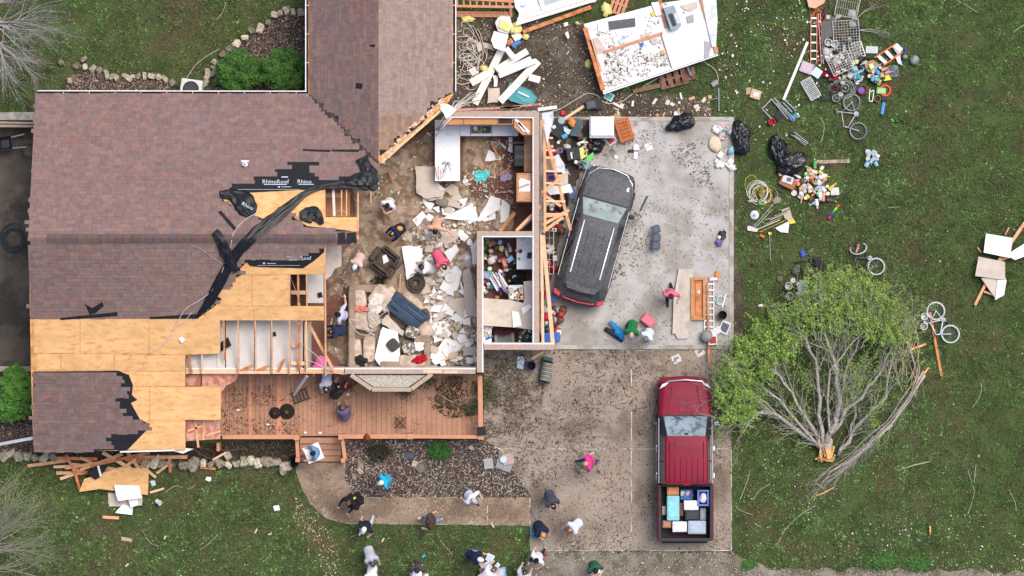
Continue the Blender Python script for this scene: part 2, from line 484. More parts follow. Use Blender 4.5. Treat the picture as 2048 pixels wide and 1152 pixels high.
def chips(name, n, poly, z, cols, lmin, lmax, aspect=.4, thick=.006, keep=None, tilt=.5, label=None, cat=None, parent=None, probs=None):
	xs = [p[0] for p in poly]; ys = [p[1] for p in poly]
	px, py = scatter(n, min(xs), min(ys), max(xs), max(ys), lambda a, b: inpoly(a, b, poly) & (keep(a, b) if keep else True))
	n = len(px)
	b = np.c_[(px - 1024) / S * (H - z) / H, (576 - py) / S * (H - z) / H, np.full(n, z)]
	a = nrs.uniform(0, 2 * np.pi, n); l = lmin * (lmax / lmin) ** (nrs.rand(n) ** 1.6); w = l * aspect * nrs.uniform(.6, 1.4, n)
	dx = np.c_[np.cos(a), np.sin(a), nrs.normal(0, tilt * .5, n)] * (l / 2)[:, None]
	dy = np.c_[-np.sin(a), np.cos(a), nrs.normal(0, tilt * .5, n)] * (w / 2)[:, None]
	dx[:, 2] = np.clip(dx[:, 2], -.03, .03); dy[:, 2] = np.clip(dy[:, 2], -.02, .02)
	b[:, 2] += np.abs(dx[:, 2]) + np.abs(dy[:, 2]) + nrs.uniform(0.002, .012, n)
	up = np.array([0, 0, thick])
	V = np.stack([b - dx - dy, b + dx - dy * .7, b + dx * .8 + dy, b - dx + dy * .8, b - dx * .9 - dy * .8 + up, b + dx * .9 - dy * .6 + up, b + dx * .7 + dy * .8 + up, b - dx * .9 + dy * .7 + up], 1)
	f = np.array([(4, 5, 6, 7), (0, 1, 5, 4), (1, 2, 6, 5), (2, 3, 7, 6), (3, 0, 4, 7)])
	F = (np.arange(n)[:, None, None] * 8 + f[None]).reshape(-1, 4)
	cl = np.array(cols)[nrs.choice(len(cols), n, p=probs)] * nrs.uniform(.75, 1.2, (n, 1))
	return npmesh(name, V.reshape(-1, 3), F, m_chip, parent, tint=np.repeat(np.clip(cl, 0, 1), 5, 0), label=label, cat=cat, kind='stuff')
mul = [C(x) for x in ('5e4c44', '7a665c', '94857a', 'b8aca0', '43362f', '6a5147')]
chips('wood_mulch', 16000, BED, .012, mul + [C('c9bfb2'), C('a59a8c')], .02, .085, .45, .012, label='grey brown wood chips in the bed in front of the deck', cat='mulch')
chips('wood_mulch', 3800, NBED, .012, mul + [C('b09c8c')], .03, .09, .45, .012, label='wood chips in the narrow bed under the back gutter', cat='mulch')
chips('wood_mulch', 9000, NBED2, .012, mul, .03, .08, .45, .012, label='wood chips around the two round shrubs', cat='mulch')
chips('wood_mulch', 3500, WBED, .01, mul, .03, .08, .45, .012, label='wood chips in the bed beside the green bush', cat='mulch')
chips('leaf_litter', 5000, SBED, .012, [C(x) for x in ('3a3d28', '4c4a34', '5c5240', '2f2d22', '837a6a')], .04, .12, .3, .01, label='dark leaf litter under the deck edge behind the stone border', cat='litter')
gv = [C(x) for x in ('b9b2a6', 'a59c8e', '8d8374', 'd0cac0', '776d5f', '9a8c78')]
chips('gravel_stones', 16000, ROAD, .008, gv, .02, .065, .75, .018, keep=lambda a, b: vnoise(a, b, .02, 21) + nrs.rand(len(a)) * .6 > .5, label='loose grey gravel at the foot of the driveway', cat='gravel')
lit = [C(x) for x in ('3f362c', '4d4538', '5a4c3c', '6b5a48', '353023', '434530')]
clump = lambda sc, th, s: (lambda a, b: vnoise(a, b, sc, s) * .65 + vnoise(a, b, sc * 3.3, s + 1) * .35 + nrs.normal(0, .08, np.shape(a)) > th)
chips('twig_litter', 12500, DRIVE, .022, lit, .03, .15, .14, .006, keep=clump(.013, .50, 31), label='dark twigs and leaf scraps strewn over the driveway', cat='litter')
chips('twig_litter', 15000, DRIVE, .022, lit + [C('b5a68e'), C('c4b8a4'), C('9b8a70'), C('a8987f'), C('7d6e5c')], .015, .05, .45, .005, label='small crumbs of bark scattered over the driveway', cat='litter')
sl_lit = [[(1190, 470), (1235, 395), (1275, 420), (1310, 480), (1290, 530), (1230, 560), (1190, 600)], [(1340, 290), (1385, 280), (1420, 330), (1430, 380), (1390, 370), (1355, 330)], [(1200, 310), (1260, 270), (1330, 240), (1340, 260), (1250, 330)]]
for k, (pl, nn, lb) in enumerate(zip(sl_lit, (1700, 900, 500), ('leaf litter swept beside the wrecked dark suv', 'leafy twig litter on the slab below the bin bag', 'leaf litter between the freezer and the suv bonnet'))):
	chips('leaf_litter', nn, rough(pl, 8, 5, 40 + k), .105, [C(x) for x in ('4b4232', '5d5138', '6b6040', '3c3526', '75694e')], .03, .12, .2, .008, keep=clump(.05, .4, 50 + k), label=lb, cat='litter')
chips('slab_grit', 5200, SLAB, .102, lit + [C('8d8474')], .02, .07, .3, .005, keep=clump(.02, .45, 61), label='scattered dirt and bark crumbs on the garage slab', cat='grit')
chips('mud_rubble', 6500, DIRT, .01, [C(x) for x in ('8d8478', 'b9b0a4', 'd6d0c6', '4c4238', '6b5a48', '3a3129', 'c9a07c')], .02, .09, .5, .012, label='crumbs of plaster and wood in the bare mud', cat='rubble')
wh = [C(x) for x in ('e6e2da', 'f2f0ec', 'd8cdb8', 'cdbfa2')]
chips('white_flecks', 520, [(1430, 0), (1640, 0), (1640, 240), (1480, 300), (1440, 220)], .03, wh, .03, .1, .7, .01, keep=clump(.02, .42, 71), label='white plaster flecks scattered on the grass beside the collapsed room', cat='flecks')
chips('white_flecks', 300, [(1470, 880), (1640, 890), (1700, 1000), (1480, 1110)], .03, wh, .02, .06, .6, .008, keep=clump(.02, .45, 72), label='pale wood flecks in the grass by the broken trunk', cat='flecks')
chips('white_flecks', 420, [(1650, 1040), (2048, 1020), (2048, 1140), (1600, 1130)], .03, wh, .02, .07, .6, .008, keep=clump(.015, .45, 73), label='pale flecks in the grass along the gravel', cat='flecks')
chips('white_flecks', 1100, [(590, 985), (640, 1045), (660, 1060), (690, 1150), (650, 1160), (625, 1090), (585, 1040)], .03, [C('d8c8a0'), C('c4b288'), C('e3dac0')], .02, .07, .5, .006, label='sawdust trail on the grass beside the walkway', cat='sawdust')
chips('white_flecks', 420, [(0, 0), (610, 0), (440, 120), (150, 140), (0, 180)], .03, [C('b9a878'), C('a39668'), C('8c7a50')], .02, .06, .5, .006, label='dead leaf flecks on the back lawn', cat='flecks')
chips('white_flecks', 80, [(1640, 0), (2048, 0), (2048, 1020), (1700, 1000), (1830, 640), (1650, 420)], .03, wh + [C('c9b08a')], .03, .08, .5, .006, label='stray pale scraps on the right hand lawn', cat='flecks')
chips('white_flecks', 120, [(100, 960), (600, 960), (640, 1152), (140, 1152)], .03, wh + [C('c9b08a')], .02, .07, .5, .006, label='stray pale scraps on the front lawn', cat='flecks')
chips('walkway_grit', 5200, WALK, .032, lit + [C('b5a68e'), C('c4b8a4'), C('9b8a70')], .015, .05, .45, .005, label='crumbs of bark and grit on the walkway', cat='grit')
chips('sawdust', 2600, [(690, 985), (960, 990), (950, 1020), (700, 1040)], .032, [C('d8c8a8'), C('c8b592'), C('b79c78')], .015, .05, .6, .004, keep=clump(.018, .5, 75), label='pale sawdust trodden into the walkway', cat='sawdust')
chips('patio_litter', 900, PATIO, .052, lit + [C('8a7a58')], .02, .08, .35, .006, label='leaf crumbs on the stained patio', cat='litter')
chips('brush_litter', 4200, [(968, 705), (1060, 702), (1090, 760), (1080, 860), (968, 878)], .02, [C(x) for x in ('3a3a28', '4c4a34', '5c5240', '6f6248')], .05, .25, .06, .008, keep=clump(.03, .36, 77), label='matted brush heaped beside the end of the deck', cat='brush')
# ------------------------------------------------------------------ the damaged house
house = root('damaged_house', (0, 0, 0), 0, 'brown shingled one storey house with its right half torn open', 'house')
EZ, PIT = 2.75, .333
YN, YR, YS = 7.04, 1.765, -3.0
ZR = EZ + PIT * (YN - YR)
ZS = ZR - PIT * (YR - YS)
XW, XR, XE = -7.364, -4.796, -2.135
pn = lambda x, y: EZ + PIT * (YN - y)
ps = lambda x, y: ZR - PIT * (YR - y)
pp = lambda x, y: ZS - .15 * (YS - y)
pw = lambda x, y: EZ + PIT * (x - XW)
pe = lambda x, y: EZ + .32 * (XE - x)
def RP(px, py, pl):
	z = 3.
	for _ in range(6):
		q = P(px, py, z); z = pl(q.x, q.y)
	return P(px, py, z)
def RPL(pts, pl): return [RP(a, b, pl) for a, b in pts]
def on(pl, d): return lambda x, y: pl(x, y) + d
m_deckply = mat('roof_sheathing', 'dda668', rough=.8, var=.12, scale=2.5, c2='c08850', s2=4.)
m_shing = mat('asphalt_shingle', (1, 1, 1), rough=.92, var=.2, scale=5., tint=True, bump=.5, fine=120.)
m_paint = mat('white_gutter', 'e9e8e6', rough=.5, var=.06)
m_dark = mat('dark_hollow', '3c2e2a', rough=.9, var=.3)
m_soff = mat('pink_soffit_board', 'cf9a86', rough=.8, var=.12, scale=3., c2='b0705c', s2=4.)
m_wsid = mat('house_siding', 'd8d2c6', rough=.8, var=.08)
m_tan = mat('torn_sheathing_edge', 'd8b48c', rough=.9, var=.3, scale=9.)
DN = [(70, 187), (617, 187), (757, 328), (748, 352), (735, 376), (648, 376), (648, 434), (714, 434), (714, 477), (57, 477)]
DS = [(57, 477), (648, 477), (650, 549), (578, 549), (578, 612), (648, 612), (648, 641), (440, 641), (440, 708), (371, 710), (371, 742), (62, 742)]
DP = [(62, 742), (371, 742), (371, 773), (442, 773), (442, 840), (371, 840), (371, 900), (67, 903)]
DW = [(617, -70), (757, -70), (757, 328), (617, 187)]
DE = [(757, -70), (906, -70), (906, 190), (896, 205), (870, 225), (842, 258), (806, 288), (762, 326), (757, 328)]
mb = MB()
for poly, pl in ((DN, pn), (DS, ps), (DP, pp), (DW, pw), (DE, pe)):
	mb.prism(RPL(poly, pl), on(pl, -.02), pl)
roof = mb.build('roof', m_deckply, house)
SN = [(70, 188), (617, 188), (757, 329), (752, 350), (692, 352), (645, 366), (632, 352), (618, 346), (612, 336), (634, 332), (632, 324), (580, 325), (576, 338), (552, 341), (555, 351), (510, 354), (512, 367), (464, 371), (462, 384), (442, 384), (448, 402), (490, 424), (525, 437), (552, 437), (556, 414), (577, 420), (592, 438), (615, 452), (648, 456), (690, 460), (712, 464), (712, 477), (57, 477)]
SS = [(57, 477), (700, 477), (690, 488), (650, 490), (640, 504), (616, 511), (604, 518), (560, 520), (500, 516), (494, 524), (480, 538), (486, 548), (472, 556), (464, 566), (466, 573), (440, 580), (430, 590), (444, 598), (428, 614), (395, 637), (62, 638)]
SP = [(67, 743), (225, 742), (236, 748), (250, 772), (266, 798), (230, 797), (246, 818), (262, 836), (276, 838), (300, 848), (296, 858), (276, 868), (262, 872), (232, 868), (210, 876), (222, 884), (240, 900), (67, 905)]
SW = [(619, -70), (757, -70), (757, 326), (619, 188)]
SE = [(757, -70), (904, -70), (904, 178), (884, 192), (868, 205), (858, 220), (840, 240), (815, 262), (785, 285), (775, 300), (757, 300)]
UN = [(452, 384), (455, 362), (500, 345), (545, 330), (575, 318), (640, 318), (660, 340), (700, 338), (752, 335), (748, 356), (735, 376), (600, 380), (490, 386)]
US = [(486, 516), (500, 510), (600, 512), (640, 500), (650, 492), (648, 505), (628, 522), (606, 537), (520, 534), (500, 532)]
UP = [(205, 742), (236, 741), (258, 750), (266, 770), (264, 790), (275, 800), (262, 806), (282, 842), (296, 858), (255, 900), (240, 902), (205, 888), (215, 868), (255, 862), (215, 800)]
UE = [(757, 280), (780, 270), (850, 215), (890, 170), (906, 172), (906, 186), (888, 196), (870, 214), (846, 246), (808, 276), (760, 312)]
mb = MB()
for poly, pl in ((SN, pn), (SS, ps), (SP, pp), (SW, pw), (SE, pe), (UN, pn), (US, ps), (UP, pp), (UE, pe)):
	mb.prism(RPL(poly, pl), on(pl, .002), on(pl, .018 if poly in (SN, SS, SP, SW, SE) else .022))
mb.build('underlayment', m_black, roof)
PAL = [np.array(x) for x in ((.225, .135, .112), (.205, .138, .12), (.178, .138, .13), (.20, .14, .118), (.215, .148, .126), (.18, .128, .112))]
def shcol(px, py, kind):
	t = vnoise(px, py, .02, 91) * .5 + rng.random() * .6
	c = PAL[int(t * 5.4) % 6] * rng.uniform(.9, 1.12)
	if kind == 's':      # trodden, dusty front slope
		d = min(1, max(0, (px - 150) / 260)) * .5 + .05
		c = c * (1 - d) + np.array((.25, .182, .15)) * d * rng.uniform(.85, 1.15)
	elif kind == 'e':    # paler and tan on this side
		c = np.array((.33, .262, .215)) * rng.uniform(.93, 1.08) if rng.random() > .06 else np.array((.29, .21, .17))
		if py > 230: c = c * np.array((.95, .86, .74))
	elif kind == 'n':
		c = c * 1.12 + np.array((.022, .012, .010))
	elif kind == 'p':
		c = c * .95
	return float(c[0]) * .92, float(c[1]) * .865, float(c[2]) * .875
TABS = []
def tabs(poly, pl, axis, up, kind):
	W = RPL(poly, pl)
	pg = [(q.x, q.y) for q in W]
	us = [p[0] if axis == 'x' else p[1] for p in pg]; vs = [p[1] if axis == 'x' else p[0] for p in pg]
	v = min(vs)
	row = 0
	while v < max(vs):
		u = min(us) - rng.uniform(0, .3)
		while u < max(us):
			ln = rng.choice((.16, .2, .26, .31, .36))
			uc, vc = u + ln / 2, v + .066
			x, y = (uc, vc) if axis == 'x' else (vc, uc)
			if axis == 'x' and u + ln < min(us) + .45: u0_ = min(us); uc = max(uc, u0_ + .05); x = uc
			if inpoly(x, y, pg):
				z = pl(x, y); k = H / (H - z) * S
				TABS.append((max(u, min(us) + .02) if axis == 'x' else u, u + ln - .006, v, v + .138, axis, up, pl, shcol(1024 + x * k, 576 - y * k, kind), ln * .132, len(TABS)))
			u += ln
		v += .132; row += 1
tabs(SN, pn, 'x', -1, 'n'); tabs(SS, ps, 'x', 1, 's'); tabs(SP, pp, 'x', 1, 'p'); tabs(SW, pw, 'y', 1, 'w'); tabs(SE, pe, 'y', -1, 'e')
def tabgeo(t, mb):
	u0, u1, v0, v1, ax, up, pl, c, _, i = t
	lo, hi = .036 + rng.uniform(-.003, .006), .024
	za, zb = (lo, hi) if up > 0 else (hi, lo)     # butt edge (down slope) stands proud
	g = .014 if rng.random() < .55 else -.008      # gap bares black felt as the butt edge's shadow line, else lapped
	if up > 0: v1 += .004; v0 += g
	else: v0 -= .004; v1 -= g
	pts = [(u0, v0, za), (u1, v0, za), (u1, v1, zb), (u0, v1, zb)]
	vs = []
	for dz in (0, 1):
		for (u, v, h) in pts:
			x, y = (u, v) if ax == 'x' else (v, u)
			vs.append((x, y, pl(x, y) + (h if dz else .019)))
	mb.col = c
	if ax == 'x': mb.add(vs, [(4, 5, 6, 7), (0, 1, 5, 4), (1, 2, 6, 5), (2, 3, 7, 6), (3, 0, 4, 7)])
	else: mb.add(vs, [(7, 6, 5, 4), (4, 5, 1, 0), (5, 6, 2, 1), (6, 7, 3, 2), (7, 4, 0, 3)])
order = sorted(range(len(TABS)), key=lambda i: (-TABS[i][8], (i * 7919) % 10007))
chosen = set(order[:300])
rest = MB()
for i, t in enumerate(TABS):
	if i in chosen:
		b = MB(); tabgeo(t, b); b.build('shingle', m_shing, roof, tint=True)
	else:
		tabgeo(t, rest)
rest.build('shingles', m_shing, roof, tint=True, kind='stuff')
def psheet(x0, y0, x1, y1, pl, poly=None):
	MB().prism(RPL(poly or [(x0, y0), (x1, y0), (x1, y1), (x0, y1)], pl), on(pl, .002), on(pl, .014 + rng.uniform(0, .003))).build('plywood_sheet', m_ply, roof)
for r_ in ((68, 637.5, 159.5, 706), (161, 637.5, 297.5, 706), (299, 637.5, 440, 707.5), (74, 708, 121, 740), (122.5, 708, 227.5, 741), (230, 711, 370, 742),
		   (400, 550, 503, 611.5), (504.5, 550.5, 577.5, 611.5), (360, 613, 507.5, 640.5), (509, 613, 648, 640.5), (440, 536, 560, 549), (561.5, 530, 648, 548.5)):
	psheet(*r_, ps)
for r_ in ((470, 383, 564.5, 440), (566, 380, 648, 434), (600, 435.5, 713.5, 476)): psheet(*r_, pn)
for r_ in ((230, 743, 370, 772), (240, 774, 298.5, 842), (300, 774, 441, 839.5), (230, 844, 371, 899)): psheet(*r_, pp)
psheet(0, 0, 0, 0, ps, [(600, 536), (628, 522), (649, 494), (649, 534)])
q0, q1 = RP(95, 477, pn), RP(672, 477, pn)
mb = MB()
for k in range(38):
	a, b = q0.lerp(q1, k / 38), q0.lerp(q1, (k + 1) / 38 - .0008)
	c = [v * rng.uniform(.85, 1.1) for v in (.13, .088, .078)]
	mb.col = tuple(c)
	w, z = .155, ZR
	h0 = .06
	mb.add([(a.x, YR - w, z + h0 - .03), (b.x, YR - w, z + h0 - .03), (b.x, YR, z + h0 + .035), (a.x, YR, z + h0 + .035), (a.x, YR + w, z + h0 - .03), (b.x, YR + w, z + h0 - .03),
			(a.x, YR - w, z - .03), (b.x, YR - w, z - .03), (a.x, YR + w, z - .03), (b.x, YR + w, z - .03)],
		   [(0, 1, 2, 3), (3, 2, 5, 4), (6, 7, 1, 0), (4, 5, 9, 8), (6, 0, 3, 4, 8), (1, 7, 9, 5, 2)])
mb.build('ridge_vent', m_shing, roof, tint=True)
mb = MB()
for a, b in ((676, 690), (694, 712)):
	mb.prism(RPL([(a, 466), (b, 464), (b + 2, 486), (a, 487)], pn), on(pn, .0), on(pn, .07))
mb.build('ridge_end_cap', m_black, roof)
def gutter(a, b, out, skip):
	"""white outer lip, dark trough, hangers every 0.95 m"""
	a, b, out = Vector(a), Vector(b), Vector(out)
	g = MB().beam(a + out * .10 + Vector((0, 0, -.02)), b + out * .10 + Vector((0, 0, -.02)), .035, .11).build('gutter', m_paint, house)
	MB().beam(a + out * .035 + Vector((0, 0, -.075)), b + out * .035 + Vector((0, 0, -.075)), .09, .02).build('trough', m_dark, g)
	n = int((b - a).length / .95)
	for i in range(1, n + 1):
		p = a.lerp(b, i / (n + .4))
		MB().beam(p + out * .0, p + out * .10, .02, .012).build('hanger', m_paint, g)
gutter(RP(75, 187, pn), RP(613, 188, pn), (0, 1, 0), 0)
gutter(RP(617, 183, pw), RP(617, -70, pw), (-1, 0, 0), 0)
gutter(RP(906, 183, pe), RP(906, -70, pe), (1, 0, 0), 0)
MB().beam(RP(240, 902, pp) + Vector((0, -.03, -.02)), RP(350, 899, pp) + Vector((0, -.03, -.03)), .05, .10).build('gutter', m_paint, house)
MB().prism(PL([(345, 897), (362, 895), (387, 898), (366, 907), (350, 903)], 2.35), 2.32, 2.36).build('fascia_flap', m_paint, house)
q = RP(490, 329, pn)
mb = MB(); mb.lathe((q.x, q.y, q.z), [(.09, -.02), (.10, .05), (.055, .07), (.055, .30), (.035, .30), (.035, .12)], 14); mb.mi = 0
mb.box((q.x, q.y + .12, q.z + .02), (.28, .06, .02)); mb.build('vent_pipe', m_paint, roof)
mb = MB()
for poly, pl in (([(606, 298), (661, 300), (661, 304), (606, 302)], pn), ([(664, 299), (718, 299), (718, 304), (664, 303)], pn), ([(712, 166), (725, 167), (724, 178), (711, 177)], pw), ([(738, 90), (751, 89), (750, 94), (740, 93)], pw),
				 ([(436, 424), (442, 421), (475, 458), (468, 461)], pn), ([(170, 608), (185, 616), (205, 604), (208, 612), (192, 626), (180, 630)], ps), ([(120, 636), (235, 624), (235, 632), (122, 640)], ps), ([(300, 634), (395, 628), (398, 637), (300, 638)], ps)):
	MB().prism(RPL(poly, pl), on(pl, .02), on(pl, .047)).build('felt_strip', m_black, roof)
MB().beam(RP(618, 188, pn) + Vector((0, 0, .03)), RP(756, 327, pn) + Vector((0, 0, .03)), .17, .012).build('valley_flashing', mat('valley_felt', '54443e', rough=.9, var=.3, c2='3a302c', s2=5.), roof)
mb = MB()
for i in range(60):
	t = i / 60
	x, y = 762 + (888 - 762) * t + rng.uniform(-3, 3), 322 - (322 - 196) * t ** .95 + rng.uniform(-5, 5)
	L_ = rng.uniform(6, 16); a = R(rng.choice((38, 40, 130, 45)) + rng.uniform(-12, 12))
	p0, p1 = RP(x - math.cos(a) * L_ / 2, y + math.sin(a) * L_ / 2, pe), RP(x + math.cos(a) * L_ / 2, y - math.sin(a) * L_ / 2, pe)
	mb.beam(p0 + Vector((0, 0, rng.uniform(-.03, .06))), p1 + Vector((0, 0, rng.uniform(-.03, .06))), rng.uniform(.03, .09), .015)
mb.beam(RP(762, 326, pe), RP(880, 222, pe), .09, .05)
mb.build('torn_sheathing', m_tan, roof)
m_let = mat('grey_print', 'c4ccd6', rough=.6)
lets = {}
def letter(body, px, py, w, rot, pl, size):
	key = (body, size)
	if key not in lets: lets[key] = text_mesh(body, size, m_let)
	q = RP(px, py, pl)
	e = .4
	nx = Vector((1, 0, (pl(q.x + e, q.y) - pl(q.x - e, q.y)) / (2 * e))).normalized()
	ny = Vector((0, 1, (pl(q.x, q.y + e) - pl(q.x, q.y - e)) / (2 * e))).normalized()
	n_ = nx.cross(ny).normalized()
	X = (nx * math.cos(R(rot)) + ny * math.sin(R(rot))).normalized()
	M = Matrix((X, n_.cross(X), n_)).transposed().to_4x4()
	M.translation = q + n_ * w
	o = mk('printed_lettering', lets[key], roof)
	o.matrix_local = M
letter('RhinoRoof', 551, 364, .026, 0, pn, .22)
letter('Rhino', 609, 364, .026, 0, pn, .22)
letter('RhinoRoof', 598, 516, .026, 0, ps, .2)
for a, b, c_, d_, pl in ((528, 368.2, 574, 369.6, pn), (597, 368.2, 628, 369.4, pn), (556, 372.6, 560, 375, pn), (563, 373.2, 582, 374.2, pn), (563, 353, 576, 355, pn), (571, 519.6, 606, 520.6, ps), (526, 525, 530, 528, ps), (534, 526.4, 552, 527.4, ps), (460, 378.6, 600, 379.2, pn), (515, 530.6, 600, 531.2, ps)):
	MB().prism(RPL([(a, b), (c_, b), (c_, d_), (a, d_)], pl), on(pl, .02), on(pl, .0255)).build('printed_line', m_let, roof)
# ---- walls, top plates, floor
FL = .30
m_floor = mat('red_plank_floor', '7b4f43', rough=.7, var=.15, scale=3., stripes=('Y', .07, .55), c2='6a5446', s2=.8, lo=.45, hi=.62, c3='8f7a66', s3=1.5, lo3=.56, hi3=.68)
fl = MB().prism(PL([(440, 640), (620, 480), (640, 380), (700, 330), (760, 325), (900, 222), (1080, 224), (1080, 698), (962, 698), (962, 745), (440, 745)], FL), .0, FL).build('floor', m_floor, house)
WT = 2.70
WN = [0]
def wall(a, b, w=.19, inner=0, zt=WT, z0=.0, mw=None, mp=None, solid=True):
	WN[0] += 1; zt = zt + .004 * WN[0]
	A, B = P(*a, zt), P(*b, zt)
	d = (B - A).normalized(); s_ = Vector((-d.y, d.x, 0))
	if solid:
		MB().beam(Vector((A.x, A.y, (z0 + zt - .08) / 2)), Vector((B.x, B.y, (z0 + zt - .08) / 2)), w * .8, zt - .08 - z0).build('wall', mw or m_wsid, house)
	p = MB().beam(A + Vector((0, 0, -.04)), B + Vector((0, 0, -.04)), w, .08).build('top_plate', mp or m_plate, house)
	if inner:
		o_ = s_ * inner * (w / 2 + .02)
		MB().beam(Vector((A.x, A.y, (z0 + FL + zt) / 2 - .02)) + o_, Vector((B.x, B.y, (z0 + FL + zt) / 2 - .02)) + o_, .04, zt - FL - z0 + .02).build('drywall', m_white, house)
wall((888, 227), (1073, 228), .22, -1)
wall((1073, 221), (1073, 700), .20, -1)
wall((955, 467), (1066, 467), .17, -1)
wall((959, 462), (959, 745), .19, 1, mp=m_plate)
wall((968, 694), (1108, 694), .20, 1)
wall((690, 743), (951, 743), .17, 1)
wall((600, 743), (688, 743), .16, 1, mp=m_lumber)
wall((372, 743), (598, 743), .17, 1, mp=m_lumber2)
wall((612, 645), (612, 738), .12, 0, mp=m_lumber2)
for a, b in (((702, 750), (743, 778)), ((744, 779), (822, 779)), ((823, 778), (864, 748))): wall(a, b, .15, 0, mp=m_plate)
m_bay = mat('bay_insulation', 'b8b0a2', rough=.95, var=.3, scale=14., bump=1., fine=30.)
MB().prism(PL([(712, 750), (852, 750), (817, 774), (748, 774)], 2.6), 2.3, 2.58).build('bay_ceiling', m_bay, house)
for a, b in (((846, 743), (884, 743)), ((889, 744), (915, 744)), ((752, 780), (785, 780))):
	MB().beam(P(*a, 2.72), P(*b, 2.72), .1, .035).build('plate_patch', m_lumber2, house)
for a, b in (((95, 215), (640, 215)), ((95, 215), (95, 735)), ((95, 735), (360, 735)), ((640, 215), (640, -65)), ((885, -65), (885, 190)), ((640, 330), (640, 480)), ((440, 640), (440, 735)), ((95, 890), (360, 885)), ((95, 742), (95, 885))):
	A, B = P(*a, 2.5), P(*b, 2.5)
	zt = 2.25 if a[1] > 738 or b[1] > 738 else 2.72
	MB().beam(Vector((A.x, A.y, zt / 2)), Vector((B.x, B.y, zt / 2)), .16, zt).build('wall', m_wsid, house)
m_ceil = mat('ceiling_panel', 'd0cbc4', rough=.9, var=.06, scale=3., c2='aba39a', s2=3., lo=.62, hi=.75)
for x0, y0, x1, y1 in ((452, 641, 508, 738), (509.5, 641, 541, 738), (543, 641, 606, 738), (372, 709, 440, 738), (614, 548, 647, 606), (440, 641, 450, 738), (583, 549, 611, 611)):
	MB().prism(PL([(x0, y0), (x1, y0), (x1, y1), (x0, y1)], 2.66), 2.64, 2.66).build('ceiling_panel', m_ceil if x0 != 583 else m_dark, house)  # the dark one stands in for the shaded gap between rafters
MB().prism(PL([(650, 491), (683, 491), (683, 532), (670, 537), (662, 552), (651, 560)], 2.66), 2.64, 2.66).build('ceiling_panel', m_cream, house)
MB().prism(PL([(650, 384), (700, 384), (700, 433), (650, 433)], 1.9), 1.86, 1.9).build('closet_floor', m_oak, house)
def rafter(x0, y0, x1, y1, pl=ps, w=.045, m=None, dz=-.09):
	MB().beam(RP(x0, y0, pl) + Vector((0, 0, dz)), RP(x1, y1, pl) + Vector((0, 0, dz)), w, .14).build('rafter', m or m_lumber, house)
for x in (476, 510, 543): rafter(x, 636, x + 1, 746)
rafter(447, 636, 449, 720, w=.06, m=m_lumber3); rafter(579, 545, 579, 748); rafter(613, 545, 614, 640); rafter(596, 545, 597, 612, m=m_lumber3, w=.07); rafter(612, 640, 613, 742, m=m_lumber2)
rafter(649, 378, 650, 470, pn, w=.05); rafter(649.5, 484, 651.5, 750, w=.055); rafter(683, 380, 683, 434, pn, .04); rafter(693, 380, 693, 434, pn, .04); rafter(716, 385, 716, 480, pn, .05); rafter(597, 642, 598, 740, m=m_lumber3, w=.09)
rafter(666, 380, 668, 433, pn, w=.09, m=m_wsid, dz=-.3)
rafter(376, 706, 383, 745, w=.07, m=m_lumber3); rafter(404, 708, 404, 746, w=.05, m=m_lumber2)
for a, b in (((651, 391), (682, 391)), ((582, 585), (611, 585)), ((582, 726), (614, 727)), ((584, 692), (600, 690))):
	MB().beam(P(*a, 2.85), P(*b, 2.85), .14, .05).build('blocking', m_lumber2, house)
for a, b, m_ in (((617, 646), (668, 742), m_lumber), ((478, 742), (504, 732), m_lumber3), ((512, 742), (536, 733), m_lumber3), ((557, 742), (568, 719), m_lumber3), ((474, 745), (540, 745), m_lumber2)):
	MB().beam(P(*a, 2.80), P(*b, 2.95), .10, .05).build('broken_brace', m_, house)
for poly, z in (([(404, 748), (478, 748), (470, 762), (452, 772), (443, 785), (447, 800), (442, 808), (442, 773), (404, 773)], 2.46), ([(372, 842), (441, 842), (441, 878), (372, 882)], 2.2), ([(372, 749), (402, 749), (402, 772), (372, 772)], 2.3)):
	MB().prism(PL(poly, z), z - .02, z).build('soffit_board', m_soff, house)
for a, b in (((375, 862), (405, 852)), ((412, 872), (441, 862)), ((390, 842), (397, 895)), ((408, 842), (406, 880))):
	MB().beam(P(*a, 2.24), P(*b, 2.24), .08, .04).build('soffit_batten', m_lumber, house)
MB().beam(P(369.5, 712, 2.66), P(369.5, 775, 2.5), .05, .14).build('rafter', m_lumber3, house)
MB().beam(P(588, 790, .6), P(614, 752, 2.4), .09, .05).build('fallen_trim', m_paint, house)
# ------------------------------------------------------------------ deck with railing and steps
deck = root('wooden_deck', (0, 0, 0), 0, 'red brown wooden deck with railing and steps across the front', 'deck')
DZ = .45
x = 373.
i = 0
while x < 962:
	wd_ = 8.2 if x < 690 else 9.6
	y1 = 872
	k = rng.uniform(.9, 1.08)
	if x in (): pass
	b = MB(); b.col = (k, k * rng.uniform(.97, 1.03), k)
	top = 749
	b.prism(PL([(x, top), (x + wd_, top), (x + wd_, y1), (x, y1)], DZ), DZ - .04, DZ + rng.uniform(-.003, .003)).build('deck_board', m_deck, deck, tint=True)
	x += wd_ + .45; i += 1
m_rim = mat('deck_frame', '4a352b', rough=.9, var=.2)
MB().prism(PL([(374, 750), (960, 750), (960, 871), (374, 871)], .3), .05, .38).build('deck_frame', m_rim, deck)
for xx in (504, 563): MB().prism(PL([(xx - 7 if xx == 504 else xx - 10, 750), (xx, 750), (xx, 870), (xx - 7 if xx == 504 else xx - 10, 870)], .5), .45, .48).build('seam_board', m_rail, deck)
